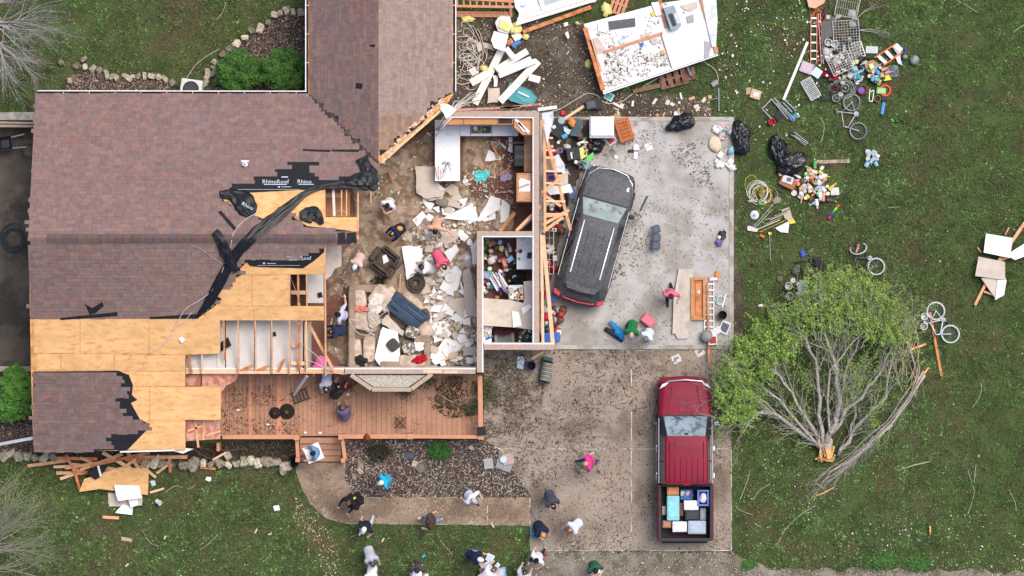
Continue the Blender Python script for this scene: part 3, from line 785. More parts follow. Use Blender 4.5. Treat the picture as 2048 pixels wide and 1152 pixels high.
def rail(a, b, z=1.35, w=.15, m=None):
	r_ = MB().beam(P(*a, z), P(*b, z), w, .05).build('top_rail', m or m_rail, deck)
	n = max(2, int((P(*a) - P(*b)).length / .14))
	me = MB().box((0, 0, 0), (.04, .04, z - DZ - .03)).mesh('baluster', m_rail)
	for k in range(n + 1):
		p = P(*a, z).lerp(P(*b, z), k / n)
		mk('baluster', me, deck).location = (p.x, p.y, (DZ + z) / 2)
rail((445, 874), (588, 874)); rail((688, 873), (815, 873), w=.16); rail((824, 873), (960, 874), w=.13); rail((960, 752), (962, 868), w=.17); rail((594, 880), (596, 915), z=1.2, w=.13); rail((685, 880), (690, 918), z=1.2, w=.13)
for a in ((593, 875), (682, 874), (820, 873), (962, 874), (595, 920), (686, 921)):
	q = P(*a, 1.4); MB().box((q.x, q.y, .7), (.2 if a[1] < 880 else .15, .2 if a[1] < 880 else .15, 1.4)).build('post', m_rail, deck)
for k in range(4):
	y0 = 875 + k * 12.3
	b = MB(); b.col = (1.02, 1.0, 1.0)
	b.prism(PL([(600, y0), (681, y0), (681, y0 + 11.6), (600, y0 + 11.6)], .3), .02, DZ - .02 - k * .1).build('step', m_deck, deck, tint=True)
MB().box(P(438, 893, .7), (.10, .3, .8)).build('post', m_rail, deck)
dl = [C(x) for x in ('3c3322', '4b442c', '55503a', '332c20', '6b5a40')]
DKP = [(374, 750), (960, 750), (960, 871), (374, 871)]
chips('deck_litter', 4200, [(850, 752), (958, 752), (956, 830), (900, 836), (868, 820), (846, 780)], DZ + .004, dl + [C('3f4a26')], .03, .12, .22, .01, keep=clump(.035, .42, 83), label='heap of torn leafy twigs in the right corner of the deck', cat='litter')
chips('deck_litter', 1500, [(440, 775), (600, 765), (605, 868), (440, 868)], DZ + .004, dl, .03, .12, .2, .01, keep=clump(.04, .48, 84), label='dark leaf litter on the left part of the deck', cat='litter')
chips('deck_litter', 1500, DKP, DZ + .004, dl + [C('8a6a50')], .02, .09, .2, .008, keep=clump(.03, .5, 85), label='thin twigs strewn across the deck boards', cat='litter')
# ------------------------------------------------------------------ tarps, cables and other things on the roof
def strip(name, path, widths, pl, m, label, cat, dz=.05, fold=.09, seed=1, n=40):
	"""crumpled length of tarp following a pixel path over the roof"""
	pts = [Vector((a, b, 0)) for a, b in path]
	L = [0]
	for i in range(1, len(pts)): L.append(L[-1] + (pts[i] - pts[i - 1]).length)
	def at(t):
		d = t * L[-1]
		for i in range(1, len(pts)):
			if d <= L[i]: break
		k = (d - L[i - 1]) / max(1e-6, L[i] - L[i - 1])
		w = widths[i - 1] + (widths[i] - widths[i - 1]) * k
		return pts[i - 1].lerp(pts[i], k), w
	prev = [at(max(0, min(1, k / n))) for k in range(n + 1)]
	cs = []
	for k in range(n + 1):
		a = [prev[max(0, min(n, k + d))][0] for d in (-2, -1, 0, 1, 2)]
		cs.append((sum(a, Vector()) / 5, prev[k][1]))
	NV = 11
	vs, fs = [], []
	for k in range(n + 1):
		c, w = cs[k]
		d = (cs[min(n, k + 1)][0] - cs[max(0, k - 1)][0]).normalized()
		s_ = Vector((-d.y, d.x, 0))
		for j in range(NV):
			u = j / (NV - 1) * 2 - 1
			ww = w / 2 * (1 + .15 * mnoise.noise(Vector((k * .35, seed, j > NV / 2))))
			p = c + s_ * u * ww
			q = RP(p.x, p.y, pl) if pl else P(p.x, p.y, gz(p.x, p.y))
			h = fold * (abs(math.sin(j * 1.35 + seed + .8 * mnoise.noise(Vector((k * .12, j * .2, seed))))) + .6 * mnoise.noise(Vector((k * .3, j * .6, seed * 2.))))
			vs.append((q.x, q.y, q.z + dz + max(0, h) * (1 - u * u * .5)))
	for k in range(n):
		for j in range(NV - 1):
			fs.append((k * NV + j, k * NV + j + 1, (k + 1) * NV + j + 1, (k + 1) * NV + j))
	o = MB().add(vs, fs).build(name, m, smooth=True, label=label, cat=cat)
	so = o.modifiers.new('thick', 'SOLIDIFY'); so.thickness = .008
	return o
strip('black_tarp', [(742, 372), (715, 368), (670, 370), (640, 374), (612, 385), (580, 412), (545, 440), (510, 468), (478, 500), (455, 535), (437, 570), (420, 602), (395, 633)], [20, 26, 14, 10, 12, 20, 24, 24, 22, 20, 22, 20, 6], lambda x, y: pn(x, y) if y > YR else ps(x, y), m_tarp, 'long twisted black tarp crossing the roof ridge', 'tarp', dz=.07, seed=2, n=80)
strip('black_tarp', [(428, 462), (440, 475), (452, 505), (464, 530), (476, 545)], [16, 20, 22, 20, 10], lambda x, y: pn(x, y) if y > YR else ps(x, y), m_tarp, 'short black tarp strip lying across the long one', 'tarp', dz=.14, seed=5, n=26)
strip('black_tarp', [(722, 314), (730, 330), (740, 350), (747, 375), (750, 384)], [24, 22, 34, 20, 4], pn, m_tarp, 'black tarp hanging over the torn valley edge of the roof', 'tarp', dz=.09, seed=7, n=26)
strip('black_tarp', [(690, 366), (712, 360), (735, 356), (748, 362)], [8, 26, 34, 30], pn, m_tarp, 'wide end of black tarp flapped over beside the torn valley', 'tarp', dz=.16, seed=8, n=20)
strip('black_tarp', [(438, 390), (462, 388), (485, 400), (498, 420), (505, 432)], [12, 22, 44, 40, 18], pn, m_tarp, 'crumpled black underlayment flap with white print left of the bare plywood', 'tarp', dz=.06, seed=9, n=24)
strip('black_tarp', [(598, 432), (615, 430), (630, 428), (640, 440), (646, 450)], [14, 32, 32, 16, 8], pn, m_tarp, 'small crumpled black tarp scrap beside the ridge end', 'tarp', dz=.06, seed=11, n=20)
letter('Rhino', 496, 416, .2, -28, pn, .2)
def cable(name, path, r, m, label, cat='cable', pl=None, dz=.08, wob=.0, seed=0):
	vs = []
	pts = [Vector((a, b, 0)) for a, b in path]
	sm = []
	for i in range(len(pts) - 1):
		p0, p1, p2, p3 = pts[max(0, i - 1)], pts[i], pts[i + 1], pts[min(len(pts) - 1, i + 2)]
		for k in range(6):
			t = k / 6
			sm.append(.5 * ((2 * p1) + (p2 - p0) * t + (2 * p0 - 5 * p1 + 4 * p2 - p3) * t * t + (3 * p1 - p0 - 3 * p2 + p3) * t ** 3))
	sm.append(pts[-1])
	for i, p in enumerate(sm):
		q = RP(p.x, p.y, pl) if pl else P(p.x, p.y, gz(p.x, p.y))
		vs.append((q.x, q.y, q.z + dz + (wob * mnoise.noise(Vector((i * .4, seed, 0))) if wob else 0)))
	return MB().tube(vs, r, 5).build(name, m, smooth=True, label=label, cat=cat)
anyp = lambda x, y: pn(x, y) if y > YR else ps(x, y)
cable('loose_cable', [(518, 424), (490, 440), (468, 466), (461, 498)], .012, m_wire, 'pale cable looping over the ridge under the tarp flap', pl=anyp)
cable('loose_cable', [(451, 520), (444, 545), (425, 580), (400, 600), (372, 618), (358, 640), (345, 665), (325, 690), (298, 706)], .012, m_wire, 'pale cable running along the long tarp down to the plywood', pl=ps, dz=.1)
cable('loose_cable', [(384, 625), (368, 645), (350, 668), (322, 692), (300, 704)], .01, m_wire, 'second thin cable hanging onto the bare plywood', pl=ps, dz=.05)
cable('loose_cable', [(378, 487), (405, 500), (425, 515), (445, 528)], .008, m_twig, 'thin bent twig on the front slope left of the tarp', 'twig', pl=ps)
frag('roof_scrap', [(357, 677), (364, 673), (370, 680), (364, 686)], 3.35, .05, m_white, 'small white block on the bare plywood', 'scrap')
frag('felt_scrap', [(442, 685), (456, 674), (463, 691), (441, 703)], 2.80, .02, m_black, 'black shingle scrap hanging on the left rafter', 'scrap')
frag('felt_scrap', [(635, 586), (643, 584), (646, 594), (636, 596)], 2.68, .02, m_black, 'black scrap on the ceiling panel beside the end rafter', 'scrap')
frag('felt_scrap', [(546, 664), (551, 663), (553, 672), (546, 673)], 2.68, .02, m_black, 'tiny black scrap on the ceiling between the rafters', 'scrap')
frag('paper_scrap', [(380, 725), (391, 714), (403, 720), (394, 739)], 2.68, .01, paint('c9c4bb', .9), 'creased grey paper in the gap below the plywood', 'paper')
frag('vent_hood', [(172, 610), (182, 604), (196, 616), (205, 605), (207, 614), (190, 628)], 3.4, .10, paint('5a4a44', .7), 'bent brown roof flashing lifted from the front slope', 'flashing')
# ------------------------------------------------------------------ kitchen
def pbox(name, x0, y0, x1, y1, z0, z1, m, parent=None, rz=0., r=0., **k):
	"""box whose TOP fills the pixel rectangle"""
	a, b = P(x0, y1, z1), P(x1, y0, z1)
	c = ((a.x + b.x) / 2, (a.y + b.y) / 2, (z0 + z1) / 2)
	sz = (abs(b.x - a.x), abs(b.y - a.y), z1 - z0)
	mb = MB()
	(mb.rbox(c, sz, r, rz) if r else mb.box(c, sz, rz))
	return mb.build(name, m, parent, **k)
m_counter = mat('white_laminate', 'e4e8ee', rough=.35, var=.04, scale=4., c2='b8b2a8', s2=4., lo=.64, hi=.74)
kc = root('kitchen_counter', P(920, 300, FL), 0, 'white topped kitchen counter with peninsula and sink', 'counter')
kc.location = (0, 0, 0)
pbox('cabinet_base', 873, 246, 918, 359, FL, 1.16, m_oak, kc)
pbox('cabinet_base', 921, 253, 1034, 269, FL, 1.16, m_oak, kc)
pbox('worktop', 870, 240, 920, 362, 1.17, 1.21, m_counter, kc)
pbox('worktop', 920.5, 250, 940, 272, 1.17, 1.209, m_counter, kc)
pbox('worktop', 984, 250, 1036, 272, 1.17, 1.209, m_counter, kc)
sk = pbox('sink', 941, 251, 983, 267, 1.0, 1.19, m_steel, kc)
pbox('bowl', 943, 253, 961, 266, 1.185, 1.194, paint('55585a', .4), sk); pbox('bowl', 964, 253, 981, 266, 1.185, 1.194, paint('3a3c3e', .4), sk)
pbox('worktop', 941, 267.5, 983, 272, 1.17, 1.209, m_counter, kc)
uc = root('wall_cabinets', (0, 0, 0), 0, 'row of oak wall cabinets on the kitchen back wall', 'cabinet')
for x0, x1 in ((887, 927), (928, 994), (995, 1026)): pbox('cabinet', x0, 234, x1, 249, 1.75, 2.55, m_oak, uc)
pbox('cabinet', 997, 235, 1024, 247, 2.55, 2.57, m_dark, uc)
MB().prism(PL([(1028, 234), (1065, 234), (1065, 270), (1046, 270), (1028, 255)], 2.5), 1.75, 2.5).build('corner_cabinet', m_oak, uc)
sc = root('side_counter', (0, 0, 0), 0, 'oak side counter along the garage wall', 'counter')
pbox('cabinet_base', 1049, 272, 1066, 344, FL, 1.15, m_oak, sc); pbox('worktop', 1048, 271, 1066.5, 344, 1.152, 1.19, mat('tan_top', 'cfa07c', rough=.6), sc)
st = root('stove', (0, 0, 0), 0, 'black cooker in front of the oak side counter', 'stove')
pbox('body', 1028, 290, 1048, 333, FL, 1.2, paint('1c1c1e', .25), st, r=.02)
for a, b in ((1034, 298), (1043, 298), (1034, 316), (1043, 316)):
	q = P(a, b, 1.205); MB().lathe(q, [(.10, -.01), (.10, .006), (.07, .01), (.07, .0)], 16).build('burner', paint('3a3a3c', .3), st)
pbox('handle', 1016, 284, 1050, 287, 1.2, 1.24, paint('2a2a2c', .3), st)
tc_ = root('tall_cabinet', (0, 0, 0), 0, 'tall oak cabinet at the end of the kitchen wall', 'cabinet')
pbox('carcass', 1033, 346, 1066, 403, FL, 2.45, m_oak, tc_); pbox('top_panel', 1036, 349, 1064, 400, 2.452, 2.47, mat('dusty_oak', 'c79b74', rough=.8, c2='a87c58', s2=2.), tc_)
for a, b, c_, d_ in ((1034, 346, 1065, 348.5), (1033, 400.5, 1065, 403)): pbox('top_lip', a, b, c_, d_, 2.451, 2.49, m_oak, tc_)
frag('plaster_piece', [(1038, 361), (1042, 356), (1061, 362), (1060, 383), (1038, 383)], 2.48, .013, m_white, 'white plaster piece on top of the tall oak cabinet', 'plaster')
MB().beam(P(1037, 376, 2.52), P(1058, 368, 2.52), .07, .03).build('wood_strip', m_plate, label='grey wood strip on the plaster above the tall cabinet', cat='wood')
for a, b, lb, tilt in (((1030, 238), (1058, 265), 'white trim fallen into the corner cabinet', 0), ((1036, 245), (1050, 263), 'second white trim in the corner cabinet', 0)):
	MB().beam(P(*a, 2.53), P(*b, 2.53), .1, .04).build('trim_board', m_white, label=lb, cat='trim')
for (a, b), r_, c_, lb in (((951, 257), .09, 'e8e8e6', 'white plate stacked in the sink'), ((957, 263), .045, '8cc850', 'lime green cup beside the plates'), ((969, 259), .06, '84c244', 'lime green bowl in the right sink')):
	MB().lathe(P(a, b, 1.19), [(r_ * .6, .0), (r_, .05), (r_ * .95, .055), (r_ * .55, .02)], 16).build('dish', paint(c_, .35), label=lb, cat='dish')
mb = MB()
for k in range(9):
	a = rng.uniform(0, 6.28); mb.tube([P(891 + rng.uniform(-4, 4), 325 + rng.uniform(-4, 4), 1.23 + .01 * k), P(893 + 12 * math.cos(a), 335 + 12 * math.sin(a), 1.23 + .01 * k)], .008, 5)
mb.build('utensils', paint('3a3a40', .3), label='tangle of dark utensils on the white peninsula', cat='utensils')
def cloth(name, px, py, w, h, z, m, label, rot=0., amp=.08, seed=0, cat='cloth', fr=3., stripes=None, squeeze=.25):
	n = 16
	c = P(px, py, z); vs, fs = [], []
	sc_ = (H - z) / H / S
	for i in range(n + 1):
		for j in range(n + 1):
			u, v = i / n * 2 - 1, j / n * 2 - 1
			k = 1 + squeeze * 2 * mnoise.noise(Vector((math.atan2(v, u) * 1.3, seed * 2.1, 5)))
			x, y = u * w / 2 * sc_ * k * math.sqrt(1 - v * v * .35), v * h / 2 * sc_ * k * math.sqrt(1 - u * u * .35)
			zz = amp * (.35 + mnoise.noise(Vector((u * fr, v * fr, seed * 1.7))) + .5 * mnoise.noise(Vector((u * fr * 2, v * fr * 2, seed)))) * (1 - .6 * max(abs(u), abs(v)) ** 3)
			ca, sa = math.cos(R(rot)), math.sin(R(rot))
			vs.append((c.x + x * ca - y * sa, c.y + x * sa + y * ca, z + .012 + max(0, zz)))
	for i in range(n):
		for j in range(n):
			fs.append((i * (n + 1) + j, (i + 1) * (n + 1) + j, (i + 1) * (n + 1) + j + 1, i * (n + 1) + j + 1))
	mb = MB().add(vs, fs)
	mats = [m]
	if stripes:
		mats.append(stripes)
		mb.m = [1 if (k // n) % 4 == 1 else 0 for k in range(len(fs))]
	o = mb.build(name, mats, smooth=True, label=label, cat=cat)
	so = o.modifiers.new('thick', 'SOLIDIFY'); so.thickness = .01
	return o
cloth('tea_towel', 880, 347, 20, 24, 1.21, paint('e6dcd8', .9), 'red and white striped towel over the end of the peninsula', amp=.03, seed=3, stripes=paint('9a4a52', .9))
cloth('towel', 962, 352, 30, 24, .36, paint('4fd0cc', .9), 'turquoise cloth dropped on the kitchen floor', seed=4, amp=.09)
cloth('towel', 1012, 350, 22, 24, .36, paint('b0a4c0', .9), 'lilac cloth in front of the tall cabinet', seed=5, amp=.09)
mb = MB().lathe(P(931, 363, FL), [(.11, 0), (.11, .04), (.07, .05), (.07, .07), (.03, .07)], 20); mb.build('ceiling_light', paint('e6e6e6', .4), label='round white lamp fitting on the kitchen floor', cat='lamp')
def mud(name, poly, z, amp, m, label, step=5., seed=0, cat='insulation'):
	xs = [p[0] for p in poly]; ys = [p[1] for p in poly]
	gx, gy = np.arange(min(xs), max(xs), step), np.arange(min(ys), max(ys), step)
	X, Y = np.meshgrid(gx, gy, indexing='ij')
	hgt = amp * (vnoise(X, Y, .05, 100 + seed) * .6 + vnoise(X, Y, .16, 101 + seed) * .5 + vnoise(X, Y, .016, 102 + seed) * 1.2 - .9) + .03
	hgt = np.where(inpoly(X, Y, poly), hgt, -.05)
	Z = z + hgt
	k = (H - z) / H / S
	V = np.stack([(X - 1024) * k, (576 - Y) * k, Z], -1).reshape(-1, 3)
	ny = len(gy)
	I, J = np.meshgrid(np.arange(len(gx) - 1), np.arange(ny - 1), indexing='ij')
	a = (I * ny + J).ravel()
	F = np.stack([a, a + 1, a + ny + 1, a + ny], 1)
	keep = (hgt.ravel()[F] > -.03).any(1)
	return npmesh(name, V, F[keep][:, ::-1], m, smooth=True, label=label, cat=cat, kind='stuff')
m_mud = mat('blown_insulation', 'a38f7b', rough=.97, var=.3, scale=3.5, c2='786452', s2=2.2, lo=.45, hi=.6, c3='a39078', s3=4., lo3=.58, hi3=.7, bump=1., fine=22.)
LIV = [(700, 340), (760, 330), (800, 300), (868, 260), (868, 362), (925, 365), (955, 400), (1030, 400), (1030, 460), (953, 462), (953, 735), (690, 735), (655, 700), (652, 560), (690, 500), (715, 470)]
mud('insulation', LIV, FL, .16, m_mud, 'brown muddy insulation spread over the living room floor', seed=1)
mud('insulation', [(922, 272), (1000, 272), (1010, 330), (985, 358), (925, 360)], FL, .12, m_mud, 'brown muddy insulation on the kitchen floor', seed=5)
chips('room_rubble', 4200, LIV, FL + .06, [C(x) for x in ('d8d2c8', 'b9a890', 'c9bca8', '6b5a48', 'eeeae4', '9a8468')], .03, .14, .5, .012, keep=clump(.02, .46, 91), label='crumbled plaster and splinters among the insulation', cat='rubble')
chips('room_rubble', 4200, [(800, 470), (950, 400), (953, 735), (850, 735), (850, 600)], FL + .08, [C(x) for x in ('e8e4de', 'c9bca8', 'b9a890', 'd8c8b0')], .05, .22, .6, .012, keep=clump(.03, .45, 93), label='small broken drywall bits in front of the pantry wall', cat='rubble')
chips('room_rubble', 500, [(925, 280), (1025, 285), (1025, 400), (930, 400)], FL + .05, [C(x) for x in ('e8e4de', 'c9bca8', 'b07050', 'a05840', 'd8c8b0')], .05, .25, .25, .012, label='splinters and plaster bits on the kitchen floor', cat='rubble')
DW_ = [
 ([(886, 436), (945, 406), (948, 442)], .5, 'w', 'large white drywall triangle near the kitchen passage', .05),
 ([(826, 439), (845, 422), (853, 432), (834, 455)], .45, 'w', 'white drywall scrap left of the shirtless person', .0),
 ([(886, 394), (921, 406), (918, 418), (885, 406)], .5, 'c', 'cream drywall strip above the large white triangle', .05),
 ([(845, 399), (869, 408), (862, 420), (851, 412)], .45, 'w', 'white drywall wedge beside the striped cushion', .0),
 ([(831, 333), (868, 333), (870, 362), (886, 392), (850, 398), (832, 385)], .7, 'c', 'cream ceiling board leaning against the peninsula', .06),
 ([(838, 378), (862, 368), (893, 378), (884, 398), (856, 402)], .6, 'c', 'torn cream board below the peninsula', .0),
 ([(890, 460), (918, 463), (916, 477), (890, 491), (881, 477)], .45, 'c', 'cream drywall piece above the person in pink', .0),
 ([(848, 458), (854, 457), (859, 467), (852, 471)], .42, 'w', 'small white drywall chip below the shirtless person', .0),
 ([(873, 493), (883, 479), (888, 489)], .42, 'w', 'white drywall sliver above the person in pink', .0),
 ([(804, 493), (819, 490), (844, 498), (844, 538), (814, 559)], .55, 'w', 'tall white drywall sheet right of the brown recliner', .05),
 ([(888, 505), (911, 489), (918, 500), (900, 524)], .5, 'w', 'white drywall with a dark stain right of the person in pink', .0),
 ([(925, 527), (942, 512), (944, 529), (937, 534)], .42, 'c', 'cream chip near the pantry wall', .0),
 ([(878, 576), (911, 531), (925, 543), (915, 580), (896, 588)], .5, 'w', 'white drywall carrying a round lamp base', .05),
 ([(847, 553), (860, 553), (873, 569), (850, 576)], .45, 'c', 'cream drywall chip right of the dark round chair', .0),
 ([(942, 493), (954, 477), (954, 528), (945, 528)], .7, 'w', 'narrow white board leaning on the pantry wall', .2),
 ([(926, 541), (938, 536), (952, 585), (927, 588)], .5, 'c', 'cream board standing by the pantry wall', .1),
 ([(866, 609), (892, 603), (906, 626), (867, 645)], .5, 'c', 'square cream drywall in the middle of the rubble', .0),
 ([(895, 607), (911, 596), (929, 596), (928, 635), (900, 617)], .5, 'c', 'cream drywall with a pointed end in the rubble', .05),
 ([(928, 570), (943, 566), (955, 605), (955, 636), (933, 629), (930, 616)], .55, 'c', 'tall cream sheet against the pantry wall', .15),
 ([(860, 595), (871, 584), (892, 593), (880, 603)], .48, 'c', 'small cream drywall under the lamp base sheet', .0),
 ([(859, 624), (866, 642), (897, 643), (899, 652), (890, 668), (883, 681), (869, 685), (860, 650)], .42, 'w', 'ragged white drywall below the square cream one', .0),
 ([(871, 702), (892, 673), (904, 680), (916, 675), (933, 688), (900, 713), (883, 723)], .5, 'd', 'white drywall pitted with dark holes near the front wall', .05),
 ([(926, 702), (939, 692), (952, 694), (954, 704), (942, 713)], .45, 'w', 'white drywall lump in the corner by the pantry', .0),
 ([(748, 715), (765, 654), (795, 664), (803, 735), (762, 734)], .95, 'w', 'large white drywall sheet lying across the sofa', .04),
 ([(762, 642), (775, 628), (808, 664), (805, 671), (765, 649)], .85, 'c', 'cream board sticking out under the navy television', .0),
 ([(900, 636), (911, 626), (918, 631), (916, 643)], .46, 'w', 'small white chip below the pointed cream drywall', .0),
 ([(969, 323), (978, 300), (1001, 314), (1001, 319)], .45, 'w', 'white drywall arrowhead on the kitchen floor', .0),
 ([(873, 209), (896, 207), (913, 220), (894, 237)], 2.85, 'w', 'white board caught on the kitchen wall corner', .1),
 ([(953, 442), (983, 392), (1002, 396), (1000, 418), (960, 443)], .5, 'w', 'white drywall triangle in the kitchen passage', .05),
 ([(1017, 274), (1024, 274), (1026, 306), (1016, 302)], .6, 'w', 'grey white strip beside the cooker', .1),
 ([(868, 362), (878, 366), (890, 380), (872, 382)], .6, 'w', 'white panel fallen off the peninsula end', .1),
 ([(900, 715), (918, 712), (921, 720), (902, 724)], .42, 'w', 'white roll of plaster near the front wall', .0),
 ([(930, 420), (952, 412), (955, 440), (938, 450)], .45, 'w', 'white drywall shard left of the passage triangle', .05),
 ([(1003, 398), (1020, 410), (1016, 440), (1000, 446)], .45, 'w', 'grey drywall shards beside the tall cabinet', .05),
 ([(838, 560), (850, 552), (862, 585), (846, 590)], .5, 'c', 'cream drywall strip right of the television', .05),
]
m_pit = mat('pitted_drywall', 'eeeeec', rough=.85, var=.05, c2='5a5048', s2=6., lo=.66, hi=.68)
mm = {'w': m_white, 'c': m_cream, 'd': m_pit}
for i, (poly, z, c_, lb, tl) in enumerate(DW_):
	frag('drywall_piece', poly, z, .014, mm[c_], lb, 'drywall', tilt=(tl * rng.choice((-1, 1)), tl * rng.choice((-1, 1)) * .6), jag=1.2, seed=i)
rr = random.Random(404)
EX = [([(850, 585), (955, 560), (955, 735), (862, 735)], 70, 'among the rubble near the pantry wall'), ([(800, 470), (950, 455), (955, 560), (850, 590)], 22, 'around the two stooping people'), ([(820, 335), (900, 370), (950, 400), (940, 440), (830, 440)], 20, 'between the peninsula and the passage'), ([(960, 400), (1030, 400), (1028, 455), (960, 458)], 12, 'in the kitchen passage')]
for poly, n, where in EX:
	for k in range(n):
		while 1:
			x, y = rr.uniform(poly[0][0] - 40, poly[2][0] + 40), rr.uniform(min(p[1] for p in poly), max(p[1] for p in poly))
			if inpoly(x, y, poly): break
		s_ = rr.uniform(5, 16); a0 = rr.uniform(0, 6.3); m = rr.randint(3, 5); c_ = rr.choice('wwccd')
		frag('drywall_piece', [(x + s_ * rr.uniform(.6, 1.2) * math.cos(a0 + 6.283 * i / m), y + s_ * rr.uniform(.5, 1.) * math.sin(a0 + 6.283 * i / m)) for i in range(m)], .38 + .004 * k, .013, mm[c_], ('small white drywall scrap ', 'small cream drywall scrap ')[c_ == 'c'] + where, 'drywall', tilt=(rr.uniform(-.16, .16), rr.uniform(-.16, .16)), jag=.9, seed=k, group='drywall scraps ' + where)
MB().ring(P(900, 555, .56), .19, .012).lathe(P(900, 555, .53), [(.18, 0), (.18, .02), (.02, .03)], 20).build('ceiling_rose', paint('dcd8d0', .6), label='round white lamp base on a drywall sheet', cat='lamp')
for a, b, w, m_, lb in (((1000, 462), (1030, 425), .14, m_lumber, 'splintered board leaning on the pantry corner'), ((1040, 458), (1075, 425), .12, m_lumber2, 'pale board across the kitchen doorway'), ((984, 290), (998, 316), .07, m_oak, 'oak strip standing on the kitchen floor'), ((880, 725), (915, 706), .07, m_lumber2, 'splintered lath near the front wall'), ((925, 660), (952, 695), .03, m_twig, 'bent lath in the corner rubble'), ((799, 590), (801, 548), .03, m_lumber2, 'broom handle upright behind the television'), ((1000, 352), (1022, 332), .06, m_oak, 'oak offcut beside the cooker'), ((776, 344), (789, 366), .05, m_lumber3, 'orange lath below the torn valley'), ((742, 384), (742, 406), .045, m_lumber2, 'pale stick hanging below the tarp end')):
	z = .5 if w != .05 else .45
	MB().beam(P(*a, z), P(*b, z + .15), w, .035).build('loose_board', m_, label=lb, cat='board')
# ------------------------------------------------------------------ furniture in the living room
m_sofa = mat('tan_sofa_fabric', 'a3907e', rough=.95, var=.12, scale=5., c2='8f7c6a', s2=2.5, bump=.4, fine=60.)
m_sofa2 = mat('tan_sofa_cushion', 'cbb9a7', rough=.95, var=.14, scale=4., c2='b09c8a', s2=3., bump=.4, fine=60.)
def cushion(px, py, w, h, t, rot, z, m, parent=None, name='cushion', seed=0, sq=.45, **k):
	s_ = (H - z) / H / S
	return MB().blob(P(px, py, z), (w * s_, h * s_, t), 16, 8, .04, 1.5, seed, sq=sq, rz=R(rot)).build(name, m, parent, smooth=True, **k)
so_ = root('sectional_sofa', (0, 0, 0), 0, 'tan sectional sofa buried under rubble by the front window', 'sofa')
pbox('base', 700, 574, 760, 736, FL, .55, m_sofa, so_, r=.05)
pbox('base', 760, 690, 822, 736, FL, .5, m_sofa, so_, r=.05)
pbox('backrest', 696, 582, 711, 736, FL, 1.08, m_sofa, so_, r=.07)
pbox('armrest', 697, 569, 775, 585, FL, .98, m_sofa, so_, r=.06)
pbox('backrest', 760, 722, 822, 737, FL, 1.0, m_sofa, so_, r=.07)
cushion(720, 597, 26, 38, .32, 8, .86, m_sofa2, so_, 'back_cushion', 1); cushion(727, 640, 62, 42, .3, -12, .85, m_sofa2, so_, 'seat_cushion', 2)
cushion(710, 700, 27, 46, .34, 6, .9, m_sofa2, so_, 'back_cushion', 3); cushion(738, 698, 25, 54, .34, -2, .88, m_sofa2, so_, 'back_cushion', 4)
cushion(765, 596, 50, 44, .26, -35, .9, m_sofa2, so_, 'seat_cushion', 5, .35); cushion(715, 729, 40, 14, .3, 4, .85, m_sofa2, so_, 'back_cushion', 6)
lv = root('loveseat', (0, 0, 0), 0, 'tan armchair half buried beside the pitted drywall', 'armchair')
pbox('base', 804, 680, 860, 737, FL, .66, m_sofa, lv, r=.05); pbox('armrest', 847, 676, 861, 737, FL, .98, m_sofa, lv, r=.05); pbox('backrest', 828, 671, 861, 685, FL, 1.05, m_sofa, lv, r=.06)
cushion(824, 722, 54, 26, .34, 0, .86, m_sofa2, lv, 'back_cushion', 7)
cushion(818, 612, 50, 46, .3, -40, .6, m_sofa2, None, 'loose_cushion', 8, label='tan cushion behind the right end of the television', cat='cushion')
cushion(850, 660, 30, 34, .3, 30, .55, m_sofa2, None, 'loose_cushion', 9, label='tan cushion below the grey throw pillow', cat='cushion')
cushion(780, 586, 24, 26, .3, 20, .6, m_sofa2, None, 'loose_cushion', 10, label='tan cushion left of the orange board above the television', cat='cushion')
cloth('floral_sheet', 752, 606, 26, 40, 1.02, paint('d8d0c4', .9), 'pale dotted sheet thrown over the sofa arm', rot=-30, amp=.05, seed=6)
cloth('floral_sheet', 748, 640, 22, 30, 1.06, paint('b8ac9c', .9), 'dirty pale rug scrap on the sofa seat', rot=20, amp=.08, seed=7)
cloth('red_garment', 840, 719, 30, 18, 1.02, paint('b01424', .9), 'red garment on the buried armchair', rot=20, amp=.12, seed=8)
cloth('white_garment', 838, 690, 18, 26, .98, paint('e8e2e0', .9), 'white garment above the red one', rot=5, amp=.08, seed=9)
cloth('dark_garment', 722, 722, 20, 26, 1.05, paint('2e2a26', .9), 'black garment between the sofa back cushions', rot=40, amp=.15, seed=10)
cloth('floral_garment', 723, 618, 26, 12, 1.05, paint('d8806e', .9), 'coral floral garment on the sofa', amp=.1, seed=12)
cloth('black_bag', 757, 561, 34, 18, .4, paint('38342e', .8), 'black cloth bundle behind the sofa', rot=5, amp=.2, seed=13)
for px, py, rot, m_, lb in ((786, 690, 38, paint('4b4642', .9), 'dark grey diamond pillow on the white sheet'), (848, 630, 20, paint('5a5450', .9), 'grey throw pillow right of the television')):
	cushion(px, py, 24, 24, .16, rot, 1.04 if py > 650 else .7, m_, None, 'throw_pillow', 20, sq=.6, label=lb, cat='pillow')
m_ck = mat('checked_fabric', '6b665f', rough=.95, c2='cfc8bc', s2=9., lo=.5, hi=.53)
for px, py, rot, lb in ((824, 664, -18, 'checked pillow below the television'), (818, 697, 30, 'checked pillow above the buried armchair cushion')):
	o = cushion(px, py, 26, 24, .15, rot, 1.0, m_ck, None, 'checked_pillow', 21, sq=.6, label=lb, cat='pillow')
rc = root('recliner', P(771, 523, FL), R(-38), 'brown recliner armchair standing askew left of the tall drywall', 'armchair')
m_br = mat('brown_recliner', '5d5148', rough=.85, var=.15, scale=6., c2='473d36', s2=3.)
def lb_(name, x, y, z, sx, sy, sz, r=.05, m=None): MB().rbox((x, y, z), (sx, sy, sz), r).build(name, m or m_br, rc)
